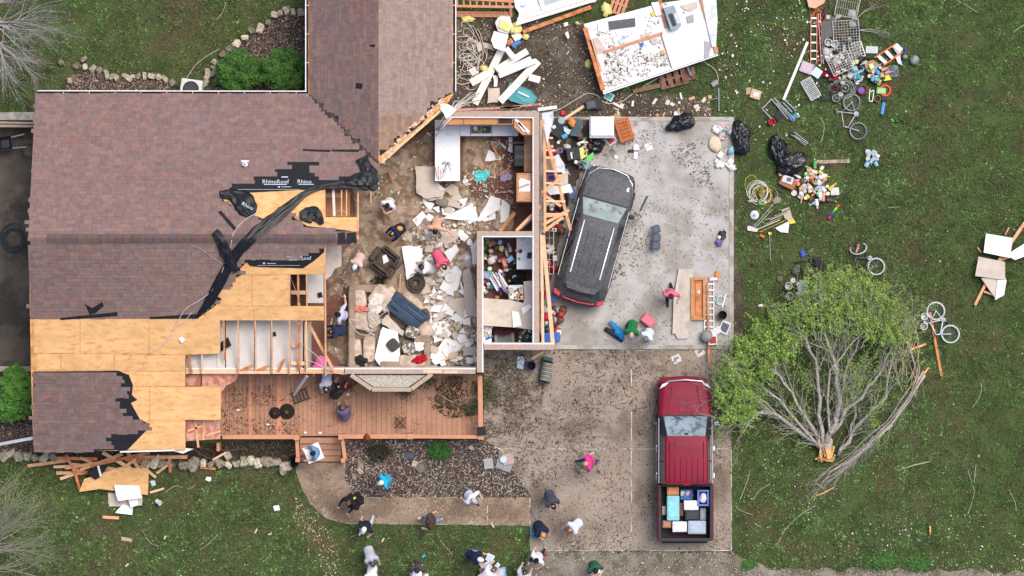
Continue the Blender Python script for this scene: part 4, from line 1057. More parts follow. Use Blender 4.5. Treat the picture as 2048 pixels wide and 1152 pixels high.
lb_('base', 0, 0, .22, .7, .72, .44); lb_('seat', -.04, 0, .42, .5, .42, .12, .04); lb_('armrest', 0, .36, .33, .78, .22, .62, .08); lb_('armrest', 0, -.36, .33, .78, .22, .62, .08)
lb_('backrest', .42, .2, .55, .24, .38, .9, .08); lb_('backrest', .42, -.2, .55, .24, .38, .9, .08); lb_('footrest', -.46, 0, .3, .24, .56, .3, .06)
frag('drywall_piece', [(765, 512), (772, 509), (778, 522), (767, 528)], .85, .014, m_white, 'white scrap lying on the brown recliner seat', 'drywall')
tv = root('television', P(811, 625, .9), R(-52), 'large navy television tipped onto the sofa', 'television')
m_nav = mat('navy_plastic', '34495f', rough=.5, var=.08, scale=3., c2='2a3a4c', s2=2.)
MB().rbox((0, -.12, .0), (1.42, .38, .34), .04).build('cabinet', m_nav, tv); MB().rbox((0, .24, -.05), (1.5, .36, .36), .04).build('screen_frame', m_nav, tv)
MB().box((0, .425, -.05), (1.4, .008, .3)).build('screen', paint('10151c', .15), tv); MB().box((-.42, -.12, .175), (.36, .08, .01)).build('vent', paint('18222e', .6), tv); MB().box((.3, .25, .134), (.7, .03, .006)).build('label_plate', paint('5a7088', .6), tv)
tv.rotation_euler = (R(6), 0, R(-38))
def papasan(px, py, r_, z, c_, lb):
	mb = MB().lathe(P(px, py, z), [(r_ * .4, 0), (r_ * .8, .12), (r_, .26), (r_ * .93, .27), (r_ * .6, .15), (.05, .1)], 20)
	o = mb.build('round_chair', paint(c_, .9), smooth=True, label=lb, cat='chair')
	for k in range(9):
		a = k * .7; q = P(px + r_ * 54 * .55 * math.cos(a), py + r_ * 54 * .55 * math.sin(a), z + .22)
		MB().blob(q, (.2, .2, .14), 8, 6, .2, 2, k).build('tuft', paint(c_, .9), o, smooth=True)
papasan(832, 566, .36, FL + .02, '4e453e', 'dark round tufted chair above the television')
MB().blob(P(884, 404, .5), (.5, .36, .2), 14, 8, .1, 2, 3, sq=.6, rz=R(-20)).build('striped_cushion', mat('striped_fabric', '8d8172', rough=.95, stripes=('Y', .05, .45)), smooth=True, label='brown striped cushion among the cream boards', cat='cushion')
for k, (x0, y0) in enumerate(((700, 640), (735, 610))):
	pts = [(x0 + 25 + 22 * math.cos(t * .9 + k) * (1 + .2 * math.sin(t * 2)), y0 + 14 + 16 * math.sin(t * 1.1)) for t in range(12)]
	cable('loose_cable', pts, .01, m_wire, ('white cable looped over the sofa seat', 'white cable coiled on the pale sheet')[k], dz=.78)
for pts, lb in (([(620, 715), (650, 728), (680, 742), (700, 745)], 'white cable hanging from the front wall rafters'), ([(590, 660), (620, 690), (645, 712), (668, 738)], 'white cable hanging through the roof rafters'), ([(588, 548), (600, 580), (610, 610)], 'thin cable between the ridge side rafters'), ([(675, 428), (690, 424), (703, 430)], 'white cable loop in the ridge opening')):
	cable('loose_cable', pts, .011, m_wire, lb, dz=2.55)
# ------------------------------------------------------------------ vehicles
def loft(stations, prof, sub=3):
	"""rows of points, mirrored left/right, linearly subdivided along the length"""
	rows = []
	for i in range(len(stations) - 1):
		a, b = stations[i], stations[i + 1]
		for k in range(sub):
			t = k / sub
			rows.append((i, [a[j] + (b[j] - a[j]) * t for j in range(5)]))
	rows.append((len(stations) - 2, list(stations[-1])))
	out = []
	for i, st in rows:
		half = prof(*st)
		out.append((i, [Vector((x, -y, z)) for x, y, z in half] + [Vector((x, y, z)) for x, y, z in half[::-1][1:]]))
	return out
def carprof(x, hw, zb, hwt, zt):
	return [(x, hw * .93, .28), (x, hw * .985, .42), (x, hw, .72), (x, hw * .985, zb - .05), (x, hw * .955, zb), (x, hwt * 1.04 + (hw * .955 - hwt * 1.04) * .12, zt - .10 * (zt - zb) - .03), (x, hwt, zt - .035), (x, hwt * .72, zt - .008), (x, hwt * .35, zt), (x, 0, zt + .003)]
def vehicle(rt, st, classify, mats):
	rows = loft(st, carprof)
	n = len(rows[0][1])
	parts = {}
	for r_ in range(len(rows) - 1):
		seg = rows[r_][0]
		for j in range(n - 1):
			key = classify(seg, j if j < n / 2 else n - 2 - j, -1 if j < n / 2 else 1, rows[r_][1][j].x)
			mb = parts.setdefault(key, MB())
			mb.add([rows[r_][1][j], rows[r_][1][j + 1], rows[r_ + 1][1][j + 1], rows[r_ + 1][1][j]], [(0, 1, 2, 3)])
	for end, rv in ((rows[0][1], 0), (rows[-1][1], 1)):
		parts['body'].add(end if rv else end[::-1], [tuple(range(n))])
	for key, mb in parts.items():
		idx, vs = {}, []
		fs = []
		for f in mb.f:
			g = []
			for i in f:
				kx = tuple(round(c, 5) for c in mb.v[i])
				if kx not in idx: idx[kx] = len(vs); vs.append(mb.v[i])
				if idx[kx] not in g: g.append(idx[kx])
			if len(g) > 2: fs.append(tuple(g))
		m2 = MB(); m2.v, m2.f, m2.m, m2.c = vs, fs, [0] * len(fs), [(1, 1, 1)] * len(fs)
		shade_auto(m2.build(key.split('.')[0], mats[key.split('.')[0]], rt), 32)
def wheel(rt, x, y, r_=.37, w=.26):
	M = Matrix.Rotation(R(90), 3, 'X')
	t = MB().lathe((x, y, r_), [(r_ * .62, -w / 2), (r_ * .93, -w / 2), (r_, -w / 2 + .04), (r_, w / 2 - .04), (r_ * .93, w / 2), (r_ * .62, w / 2)], 24, M).build('tyre', m_rubber, rt)
	MB().lathe((x, y, r_), [(r_ * .6, -w / 2 - .005), (r_ * .6, w / 2 + .005)], 18, M).build('rim', m_metal, t)
m_red = mat('red_truck_paint', (.20, .006, .024), rough=.5, var=.08, scale=2., spec=.22, c2=(.165, .010, .026), s2=1.5)
m_wind = mat('windscreen_glass', '8b9ba1', rough=.12, var=.15, scale=1.6, c2='55656c', s2=2.2, lo=.5, hi=.6, spec=.8)
m_chrome = mat('chrome', 'd8dadc', rough=.15, var=.04, metal=.9)
m_blk = mat('black_trim', '2c2f33', rough=.55, var=.12)
m_lamp = mat('clear_lamp', 'd4d8dc', rough=.15, var=.06, spec=.8)
m_tail = mat('red_lamp', 'c01828', rough=.2, var=.1, spec=.7)
tk = root('pickup_truck', P(1367.5, 917.5, .02), R(90), 'dark red crew cab pickup truck loaded with bins', 'truck')
TST = [(2.93, .70, .80, .50, .92), (2.86, .86, .92, .66, 1.05), (2.6, .95, 1.0, .74, 1.13), (2.2, .99, 1.05, .78, 1.18), (1.68, 1.0, 1.10, .82, 1.22), (1.62, 1.0, 1.12, .80, 1.24), (.93, 1.0, 1.15, .69, 1.84), (.7, 1.0, 1.15, .725, 1.9), (0, 1.0, 1.15, .74, 1.92), (-.7, 1.0, 1.15, .735, 1.90), (-.83, 1.0, 1.15, .72, 1.87), (-.87, .99, 1.1, .74, 1.55)]
def tcl(seg, j, side, x):
	if seg == 5 and j >= 6: return 'windscreen'
	if seg == 5 and j >= 4: return 'screen_pillar.%d' % side
	if 6 <= seg <= 9 and j == 4: return 'side_window.%d' % side
	if seg == 4 and j >= 5: return 'cowl'
	return 'body'
vehicle(tk, TST, tcl, {'body': m_red, 'windscreen': m_wind, 'side_window': m_glass, 'cowl': m_blk, 'screen_pillar': m_blk})
mb = MB()
for y in (-.52, .52):
	MB().beam((2.72, y * .86, 1.145), (1.72, y * 1.12, 1.232), .05, .03).build('bonnet_crease', m_red, tk)
for y in (-.14, .14): MB().prism([(2.30, y - .1), (2.28, y + .1), (1.74, y + .11), (1.74, y - .13)], 1.16, lambda x, yy: 1.245 - (x - 1.74) * .09).build('bonnet_bulge', m_red, tk)
for k in range(5):
	y = -.42 + k * .21
	MB().rbox((-.32, y, 1.925), (.86, .025, .02), .008).build('roof_rib', m_red, tk)
for y in (-.62, .62): MB().rbox((-.02, y, 1.905), (1.5, .02, .02), .008).build('roof_seam', m_red, tk)
MB().beam((.60, .42, 1.925), (.75, .42, 1.915), .02, .03).build('aerial', m_blk, tk)
MB().tube([(2.78, -.82, .99), (2.9, -.6, 1.0), (2.95, 0, 1.01), (2.9, .6, 1.0), (2.78, .82, .99)], .03, 8).build('grille_trim', m_chrome, tk, smooth=True)
MB().box((2.93, 0, .75), (.06, 1.1, .36)).build('grille', m_blk, tk)
MB().tube([(2.70, -.97, .6), (2.92, -.85, .55), (3.0, 0, .55), (2.92, .85, .55), (2.70, .97, .6)], .09, 8).build('bumper', m_red, tk, smooth=True)
for s_ in (-1, 1):
	MB().prism([(2.86, s_ * .60), (2.8, s_ * .84), (2.62, s_ * .945), (2.74, s_ * .72)], .85, 1.075).build('headlight', m_lamp, tk)
	MB().rbox((1.36, s_ * 1.13, 1.22), (.16, .22, .2), .04, rz=s_ * -.25).build('mirror', m_blk if s_ > 0 else m_chrome, tk)
	MB().beam((1.34, s_ * .98, 1.17), (1.36, s_ * 1.08, 1.19), .05, .05).build('mirror_arm', m_blk, tk)
	MB().beam((1.3, s_ * 1.02, .36), (-.85, s_ * 1.02, .36), .08, .05).build('running_board', m_steel, tk)
	MB().beam((1.55, s_ * .975, 1.165), (-.83, s_ * .975, 1.165), .02, .025).build('window_trim', m_chrome, tk)
	MB().beam((-.02, s_ * .955, 1.17), (-.02, s_ * .76, 1.85), .06, .03).build('door_pillar', m_red, tk)
	for x in (.42, -.58):
		MB().tube([(x + .14, s_ * .99, .98), (x + .09, s_ * 1.06, .99), (x - .09, s_ * 1.06, .99), (x - .14, s_ * .99, .98)], .025, 6).build('door_handle', m_chrome, tk, smooth=True)
	for x in (1.85, -1.75): wheel(tk, x, s_ * .90)
	MB().rbox((-1.92, s_ * .965, .9), (2.02, .13, .7), .03).build('bed_side', m_red, tk)
	MB().rbox((-1.92, s_ * .945, 1.265), (2.04, .11, .04), .015).build('bed_rail', m_blk, tk)
	MB().rbox((-2.86, s_ * .95, .95), (.12, .12, .4), .02).build('tail_light', m_tail, tk)
MB().box((-1.9, 0, .62), (2.0, 1.8, .06)).build('bed_floor', paint('1a1b1d', .7), tk)
MB().rbox((-2.9, 0, .95), (.09, 1.76, .62), .03).build('tailgate', m_red, tk); MB().rbox((-2.9, 0, 1.265), (.12, 1.8, .03), .012).build('tailgate_cap', m_blk, tk)
MB().rbox((-.92, 0, .98), (.07, 1.8, .56), .02).build('bed_front', m_blk, tk)
MB().rbox((-3.0, 0, .55), (.16, 1.7, .18), .03).build('bumper', m_blk, tk)
MB().rbox((-.845, 0, 1.885), (.03, .26, .04), .01).build('brake_light', m_tail, tk)
MB().tube([(1.66, .5, 1.25), (1.5, .1, 1.39)], .012, 5).build('wiper', m_blk, tk); MB().tube([(1.66, -.2, 1.25), (1.52, -.55, 1.37)], .012, 5).build('wiper', m_blk, tk)
MB().box((1.0, 0, 1.80), (.08, .14, .04)).build('rear_view_mirror', m_blk, tk)
m_suv = mat('dusty_grey_paint', '4b4d51', rough=.55, var=.2, scale=3., c2='73716e', s2=28., lo=.48, hi=.68, c3='3a3c40', s3=10., lo3=.5, hi3=.68)
m_suvw = mat('muddy_windscreen', '93a29d', rough=.25, var=.15, scale=2., c2='77776a', s2=2.5, lo=.5, hi=.62, c3='5b5a50', s3=20., lo3=.62, hi3=.68)
sv = root('wrecked_suv', P(1190, 471.5, .10), R(74.6), 'dark grey suv coated in dust and splinters on the garage slab', 'car')
SST = [(2.5, .55, .72, .36, .84), (2.44, .78, .82, .56, .94), (2.25, .90, .92, .70, 1.04), (1.8, .97, .99, .78, 1.13), (1.32, .99, 1.05, .83, 1.19), (1.24, 1.0, 1.06, .82, 1.21), (.62, 1.0, 1.08, .66, 1.66), (.25, 1.0, 1.08, .69, 1.76), (-.8, 1.0, 1.08, .70, 1.78), (-1.75, .99, 1.08, .66, 1.71), (-1.98, .98, 1.07, .63, 1.65), (-2.28, .95, 1.05, .70, 1.16), (-2.42, .90, .98, .70, 1.04), (-2.52, .78, .82, .56, .86)]
def scl(seg, j, side, x):
	if seg == 5 and j >= 6: return 'windscreen'
	if seg == 4 and j >= 5: return 'cowl'
	if 6 <= seg <= 9 and j == 4: return 'side_window.%d' % side
	if seg == 5 and j >= 4: return 'screen_pillar.%d' % side
	if seg == 10 and j >= 7: return 'rear_window'
	return 'body'
vehicle(sv, SST, scl, {'body': m_suv, 'windscreen': m_suvw, 'cowl': m_blk, 'side_window': m_glass, 'screen_pillar': m_suv, 'rear_window': mat('dusty_rear_glass', '33383c', rough=.3, c2='77787a', s2=30., lo=.56, hi=.66)})
for s_ in (-1, 1):
	MB().tube([(.42, s_ * .56, 1.76), (.40, s_ * .56, 1.81), (-1.55, s_ * .555, 1.79), (-1.57, s_ * .555, 1.73)], .024, 8).build('roof_rail', mat('bright_rail', 'f0f0f0', rough=.2, metal=.3), sv, smooth=True)
	MB().beam((1.15, s_ * .955, 1.085), (-1.75, s_ * .955, 1.095), .02, .02).build('window_trim', m_chrome, sv)
	MB().rbox((.98, s_ * 1.09, 1.12), (.16, .2, .16), .04, rz=s_ * -.3).build('mirror', m_blk, sv)
	MB().beam((-.35, s_ * .96, 1.1), (-.38, s_ * .72, 1.70), .07, .02).build('door_pillar', m_suv, sv)
	for x in (1.55, -1.4): wheel(sv, x, s_ * .89)
	MB().prism([(2.40, s_ * .60), (2.34, s_ * .80), (2.05, s_ * .935), (2.15, s_ * .75)], .8, 1.0).build('headlight', m_glass, sv)
	MB().prism([(-2.28, s_ * .70), (-2.26, s_ * .955), (-2.43, s_ * .915), (-2.50, s_ * .70)], .86, 1.07).build('tail_light', m_tail, sv)
MB().tube([(1.75, -.90, 1.0), (2.15, -.80, 1.0), (2.42, -.55, .96), (2.51, 0, .95), (2.42, .55, .96), (2.15, .80, 1.0), (1.75, .90, 1.0)], .022, 8).build('bonnet_trim', m_chrome, sv, smooth=True)
MB().tube([(-2.34, -.86, .93), (-2.50, -.5, .93), (-2.54, 0, .93), (-2.50, .5, .93), (-2.34, .86, .93)], .035, 8).build('rear_light_strip', m_tail, sv, smooth=True)
MB().tube([(-2.30, -.92, .62), (-2.55, -.5, .6), (-2.6, 0, .6), (-2.55, .5, .6), (-2.30, .92, .62)], .07, 8).build('rear_bumper', m_suv, sv, smooth=True)
MB().prism([(-1.9, -.6), (-1.9, .6), (-2.12, .52), (-2.16, 0), (-2.12, -.52)], 1.58, 1.66).build('spoiler', m_suv, sv)
for y in (-.3, 0.0, .3): MB().beam((.1, y, 1.783), (-1.5, y, 1.765), .012, .008).build('roof_seam', m_blk, sv)
chips('roof_dust', 700, [(1150, 400), (1260, 350), (1262, 440), (1205, 560), (1130, 540)], 1.80, [C('b8b8b6'), C('8f8f8d'), C('5a5148')], .02, .06, .3, .004, keep=lambda a, b: inpoly(a, b, [(1172, 432), (1226, 452), (1186, 565), (1134, 545)]), label='splinters stuck to the suv roof', cat='splinters')
for poly, lb in (([(1172, 465), (1180, 462), (1182, 474), (1174, 478)], 'white smear of plaster on the suv roof'), ([(1150, 508), (1164, 506), (1162, 514), (1152, 516)], 'second white plaster smear on the suv roof')):
	frag('plaster_smear', poly, 1.79, .012, m_white, lb, 'plaster', jag=1.5, seed=len(lb))
frag('plaster_smear', [(1254, 377), (1259, 375), (1257, 390), (1252, 386)], 1.18, .012, m_white, 'white plaster smear on the suv bonnet', 'plaster', tilt=(-.12, -.03))
def bin_(name, x0, y0, x1, y1, z0, z1, cb, cl, lb, cat='bin', rz=0., lid=True):
	a, b = P(x0, y1, z1), P(x1, y0, z1)
	c = ((a.x + b.x) / 2, (a.y + b.y) / 2)
	w, h = abs(b.x - a.x), abs(b.y - a.y)
	o = root(name, (c[0], c[1], z0), R(rz), lb, cat)
	MB().rbox((0, 0, (z1 - z0) / 2 - .02), (w * .94, h * .94, z1 - z0 - .04), .03).build('tub', paint(cb, .5), o)
	if lid:
		MB().rbox((0, 0, z1 - z0 - .02), (w, h, .045), .035 if min(w, h) > .25 else .015).build('lid', paint(cl, .45), o)
		MB().rbox((0, 0, z1 - z0 + .002), (w * .78, h * .78, .012), .02).build('lid_panel', paint(cl, .5), o)
	return o
bin_('cooler', 1334, 991, 1359, 1041, .66, 1.12, '9fd0d6', '8ccfd6', 'turquoise lidded cooler in the truck bed')
bin_('crate', 1334, 974, 1358, 990, .66, 1.10, 'd08a4a', 'd99a5a', 'orange crate behind the truck cab')
bx = bin_('toy_box', 1360, 978, 1386, 1001, .66, .98, '3a6aa8', '6a92c0', 'blue printed box behind the truck cab', 'box', lid=False)
for k, c_ in enumerate(('c9d4c0', '4a7ab8', 'd8b0a0', '2c4f90')): MB().box((-.14 + .1 * k, .05 - .07 * (k % 2), .325), (.14, .16, .012 + .004 * k), k * .4).build('printed_panel', paint(c_, .5), bx)
bk = root('laundry_basket', (0, 0, 0), 0, 'blue laundry basket with white contents in the truck bed', 'basket')
pbox('basket_floor', 1396, 982, 1417, 1011, .66, .72, paint('4a66b8', .5), bk)
for q in ((1395, 980, 1418, 983.5), (1395, 1008.5, 1418, 1012), (1395, 984, 1398.5, 1008), (1414.5, 984, 1418, 1008)): pbox('basket_side', *q, .68, 1.2, paint('5a78c8', .5), bk)
MB().blob(P(1406, 996, 1.05), (.32, .42, .3), 12, 8, .15, 2, 3).build('contents', paint('d8d4d8', .8), bk, smooth=True)
bin_('storage_bin', 1368, 1001, 1397, 1020, .66, 1.14, 'c8ccd2', 'eef0f2', 'white lidded bin in the middle of the truck bed')
bin_('storage_bin', 1370, 1021, 1399, 1041, .66, 1.08, '2a2b2f', '34363c', 'black lidded bin in the middle of the truck bed')
bin_('storage_bin', 1376, 1041.5, 1412, 1068, .66, 1.16, '9aa8b4', 'a9b8c4', 'large grey lidded bin by the tailgate')
bin_('storage_bin', 1345, 1043, 1374, 1064, .66, 1.1, 'd0d6d8', 'dfe3e4', 'clear lidded bin by the tailgate')
bin_('cardboard_box', 1325, 1041, 1343, 1056, .66, 1.0, '9a7458', 'a88064', 'brown cardboard box in the rear corner of the truck bed', 'box')
bin_('photo_frame', 1324, 1012, 1332, 1030, .66, .8, '7a4a38', 'c9b8a0', 'small framed picture against the truck bed side', 'frame')
bin_('book_box', 1359, 1006, 1367, 1032, .66, .95, '8a5a3c', '7a4838', 'narrow brown box between the bins', 'box')
bin_('book_box', 1400, 1016, 1412, 1040, .66, .9, 'b8a890', '8d9aa8', 'stack of papers beside the black bin', 'papers')
# ------------------------------------------------------------------ builders for loose things
def pole(name, a, b, r_, m, lb, cat='pole', z=None, z2=None):
	za = (gz(*a) if z is None else z) + r_; zb = (za if z2 is None else z2)
	return MB().tube([P(*a, za), P(*b, zb)], r_, 7).build(name, m, label=lb, cat=cat)
def plank(a, b, w, m, lb, z=None, t=.04, cat='plank', name='plank', group=None, z2=None):
	za = (gz(*a) if z is None else z) + t / 2 + .002
	zb = za if z2 is None else z2
	return MB().beam(P(*a, za), P(*b, zb), w, t).build(name, m, label=lb, cat=cat, group=group)
def bucket(px, py, r_, h, c_, lb, inner=None, z=None, tip=None, cat='bucket', name='bucket'):
	z = gz(px, py) if z is None else z
	o = root(name, P(px, py, z), 0, lb, cat)
	MB().lathe((0, 0, 0), [(r_ * .82, 0), (r_, h), (r_ * .9, h), (r_ * .74, .03)], 20).build('shell', paint(c_, .5), o, smooth=False)
	MB().ring((0, 0, h), r_ * .97, .014, n=22).build('rim', paint(c_, .4), o)
	MB().lathe((0, 0, .03), [(r_ * .72, 0), (r_ * .75, h * .35), (.02, h * .38)], 14).build('contents', paint(inner or '2a2622', .9), o)
	if tip: o.rotation_euler = (R(70), 0, R(tip)); o.location.z = z + r_
	return o
def lid(px, py, r_, c_, lb, z=None, h=.03):
	z = gz(px, py) if z is None else z
	return MB().lathe(P(px, py, z), [(r_, 0), (r_, h), (r_ * .88, h + .006), (r_ * .82, h), (.02, h + .004)], 22).build('round_disc', paint(c_, .5), label=lb, cat='lid')
def boxy(name, px, py, w, h, hz, rot, c_, lb, cat='box', z=None, r_=.015, detail=None):
	z = gz(px, py) if z is None else z
	s_ = (H - z - hz) / H / S
	o = root(name, P(px, py, z), R(rot), lb, cat)
	MB().rbox((0, 0, hz / 2), (w * s_, h * s_, hz), min(r_, min(w, h) * s_ * .2, hz * .3)).build('shell', paint(c_, .6), o)
	if detail: MB().rbox((0, 0, hz + .003), (w * s_ * .72, h * s_ * .7, .012), .004).build('panel', paint(detail, .6), o)
	return o
def trash_bag(px, py, w, h, rot, lb, z=None, hz=.5, seed=1, neck=(0, .5)):
	z = gz(px, py) if z is None else z
	o = root('rubbish_bag', P(px, py, z), R(rot), lb, 'rubbish bag')
	n, mv = 56, 36
	vs, fs = [], []
	for i in range(mv + 1):
		ph = math.pi * i / mv - math.pi / 2
		for k in range(n):
			t = 2 * math.pi * k / n
			d = Vector((math.cos(ph) * math.cos(t), math.cos(ph) * math.sin(t), math.sin(ph)))
			e = Vector((seed * 5.1, seed * 2.3, seed))
			f1 = 1 - abs(mnoise.noise(d * 2.6 + e)) * 2.2; f2 = 1 - abs(mnoise.noise(Vector((d.x * 3, d.y * 7, d.z * 5)) + e)) * 2.; f3 = 1 - abs(mnoise.noise(d * 11 + e)) * 2
			w_ = .72 + .20 * f1 + .13 * f2 + .06 * f3 + .45 * mnoise.noise(d * 1.2 + e)
			q = Vector((d.x * w / 2 / S, d.y * h / 2 / S, d.z * hz / 2)) * w_
			q.z = max(-hz * .42, q.z)
			vs.append(q + Vector((0, 0, hz * .42)))
	for i in range(mv):
		for k in range(n): fs.append((i * n + k, i * n + (k + 1) % n, (i + 1) * n + (k + 1) % n, (i + 1) * n + k))
	MB().add(vs, fs).build('bag', m_bag, o, smooth=True)
	return o
def coil(px, py, r_, n, c_, lb, z=None, th=.012, seed=0, spread=.3, ell=1., cat='hose', turns=None, m=None, name='coiled_cord'):
	z = gz(px, py) if z is None else z
	rr = random.Random(seed); pts = []
	N = n * 16
	for i in range(N):
		t = i / 16 * 2 * math.pi
		k = 1 + spread * mnoise.noise(Vector((i * .06, seed * 3.1, 0))) * 1.6
		dx, dy = spread * .6 * mnoise.noise(Vector((i * .03, seed, 9))), spread * .6 * mnoise.noise(Vector((i * .03, seed, 19)))
		q = P(px + (math.cos(t) * k + dx) * r_, py + (math.sin(t) * k * ell + dy) * r_, z)
		pts.append((q.x, q.y, z + th + .05 * abs(mnoise.noise(Vector((i * .11, seed, 4)))) + .004 * i / 16))
	return MB().tube(pts, th, 5).build(name, m or paint(c_, .6), smooth=True, label=lb, cat=cat)
def rack(x, y, w, h, rot, nx, ny, c_, lb, z=None, cat='rack', r_=.007, depth=0., name='wire_rack'):
	z = gz(x, y) if z is None else z
	o = root(name, P(x, y, z), R(rot), lb, cat)
	W, Hh = w / S, h / S
	mb = MB()
	zz = depth + r_ * 2
	for i in range(nx + 1): mb.tube([(-W / 2 + W * i / nx, -Hh / 2, zz), (-W / 2 + W * i / nx, Hh / 2, zz)], r_, 4)
	for j in range(ny + 1): mb.tube([(-W / 2, -Hh / 2 + Hh * j / ny, zz + r_), (W / 2, -Hh / 2 + Hh * j / ny, zz + r_)], r_, 4)
	mb.build('wire_grid', paint(c_, .45), o, kind='stuff')
	fr = MB()
	for a, b in (((-1, -1), (1, -1)), ((1, -1), (1, 1)), ((1, 1), (-1, 1)), ((-1, 1), (-1, -1))):
		fr.tube([(a[0] * W / 2, a[1] * Hh / 2, zz), (b[0] * W / 2, b[1] * Hh / 2, zz)], r_ * 1.9, 6)
		if depth:
			fr.tube([(a[0] * W / 2, a[1] * Hh / 2, zz), (a[0] * W / 2, a[1] * Hh / 2, r_)], r_ * 1.6, 5)
			fr.tube([(a[0] * W / 2, a[1] * Hh / 2, r_ * 2), (b[0] * W / 2, b[1] * Hh / 2, r_ * 2)], r_ * 1.6, 5)
	fr.build('frame', paint(c_, .45), o)
	return o
def ladder(a, b, w, n, m, lb, z=None, dz=0., rail_w=.03, rail_h=.07, mr=None):
	z = gz(*a) if z is None else z
	A, B = P(*a, z + .05 + dz), P(*b, z + .05)
	o = root('ladder', (0, 0, 0), 0, lb, 'ladder')
	d = (B - A); s_ = Vector((-d.y, d.x, 0)).normalized() * w / 2 / S
	for k in (-1, 1): MB().beam(A + s_ * k, B + s_ * k, rail_w, rail_h).build('side_rail', m, o)
	for i in range(n):
		p = A + d * ((i + .5) / n)
		MB().beam(p - s_, p + s_, .05, .03).build('rung', mr or m_metal, o)
	return o
def bike(ra, fa, cf, ct, lb, side=1, flip=None, seat='3a3a3c', z=.02):
	A, B = P(*ra, z), P(*fa, z)
	d = (B - A); L = d.length
	o = root('bicycle', A, math.atan2(d.y, d.x), lb, 'bicycle')
	k = L / 1.02
	mf, mt = paint(cf, .35), paint(ct, .8)
	zz = .10
	def pt(x, y, z_=0.): return Vector((x * k, y * k * side, zz + z_))
	for nm, c, M in (('rear_wheel', pt(0, 0), None), ('front_wheel', pt(1.02, 0), flip)):
		r_ = .325 * min(1, k * 1.02)
		w = MB().ring(c, r_, .024, M, 30, 8).build(nm, mt, o, smooth=True)
		MB().ring(c, r_ - .03, .010, M, 30, 5).build('rim', m_metal, w, smooth=True)
		mb = MB()
		for i in range(14):
			t = 2 * math.pi * i / 14
			v = Vector((math.cos(t) * (r_ - .03), math.sin(t) * (r_ - .03), 0)); v = M @ v if M is not None else v
			mb.tube([c, c + v], .0028, 3)
		mb.build('spokes', m_metal, w, kind='stuff')
		MB().lathe(c - Vector((0, 0, .04)), [(.03, 0), (.03, .08)], 10).build('hub', m_steel, w)
	bb, st, hd, hb = pt(.42, -.06), pt(.25, .42), pt(.76, .46), pt(.82, .33)
	f = MB()
	for a, b, r_ in ((bb, st, .018), (st, hd, .018), (bb, hb, .022), (hd, hb, .024), (pt(0, 0, .05), bb, .011), (pt(0, 0, .05), st, .011), (hb, pt(1.02, 0, .06), .014), (hb, pt(1.02, 0, -.05), .014)): f.tube([a, b], r_, 7)
	f.build('frame', mf, o, smooth=True)
	MB().tube([st, pt(.21, .56)], .014, 6).build('seat_post', m_metal, o)
	MB().blob(pt(.19, .58), (.12, .27, .09), 10, 6, .05, 1, 2, rz=R(90)).build('saddle', paint(seat, .7), o, smooth=True)
	MB().tube([pt(.66, .74, .16), pt(.74, .62, .10), hd, pt(.80, .60, -.02), pt(.92, .70, -.06)], .013, 6).build('handlebar', paint('55585c', .4), o, smooth=True)
	for p_, q_ in ((pt(.66, .74, .16), pt(.60, .80, .18)), (pt(.92, .70, -.06), pt(1.0, .76, -.07))): MB().tube([p_, q_], .02, 6).build('grip', paint('2a2a2c', .8), o)
	MB().lathe(bb - Vector((0, 0, -.03)), [(.09, 0), (.09, .012)], 18).build('chainring', m_steel, o)
	MB().tube([bb + Vector((.02, 0, .05)), bb + Vector((.14, .08, .06))], .012, 5).build('crank', m_steel, o); MB().rbox(bb + Vector((.16, .09, .06)), (.09, .06, .03), .008).build('pedal', paint('2a2a2c', .7), o)
	return o
CL = {'e8e4de': 'white', 'b8b4ae': 'grey', '2c2c30': 'black', '4aa8d8': 'blue', 'c03038': 'red', 'd8c040': 'yellow', '58a860': 'green', 'd88a4a': 'orange', 'c9a07c': 'tan', 'd88aa0': 'pink', '88b8c8': 'pale blue', '6a4a3a': 'brown', '7a5a9a': 'purple'}
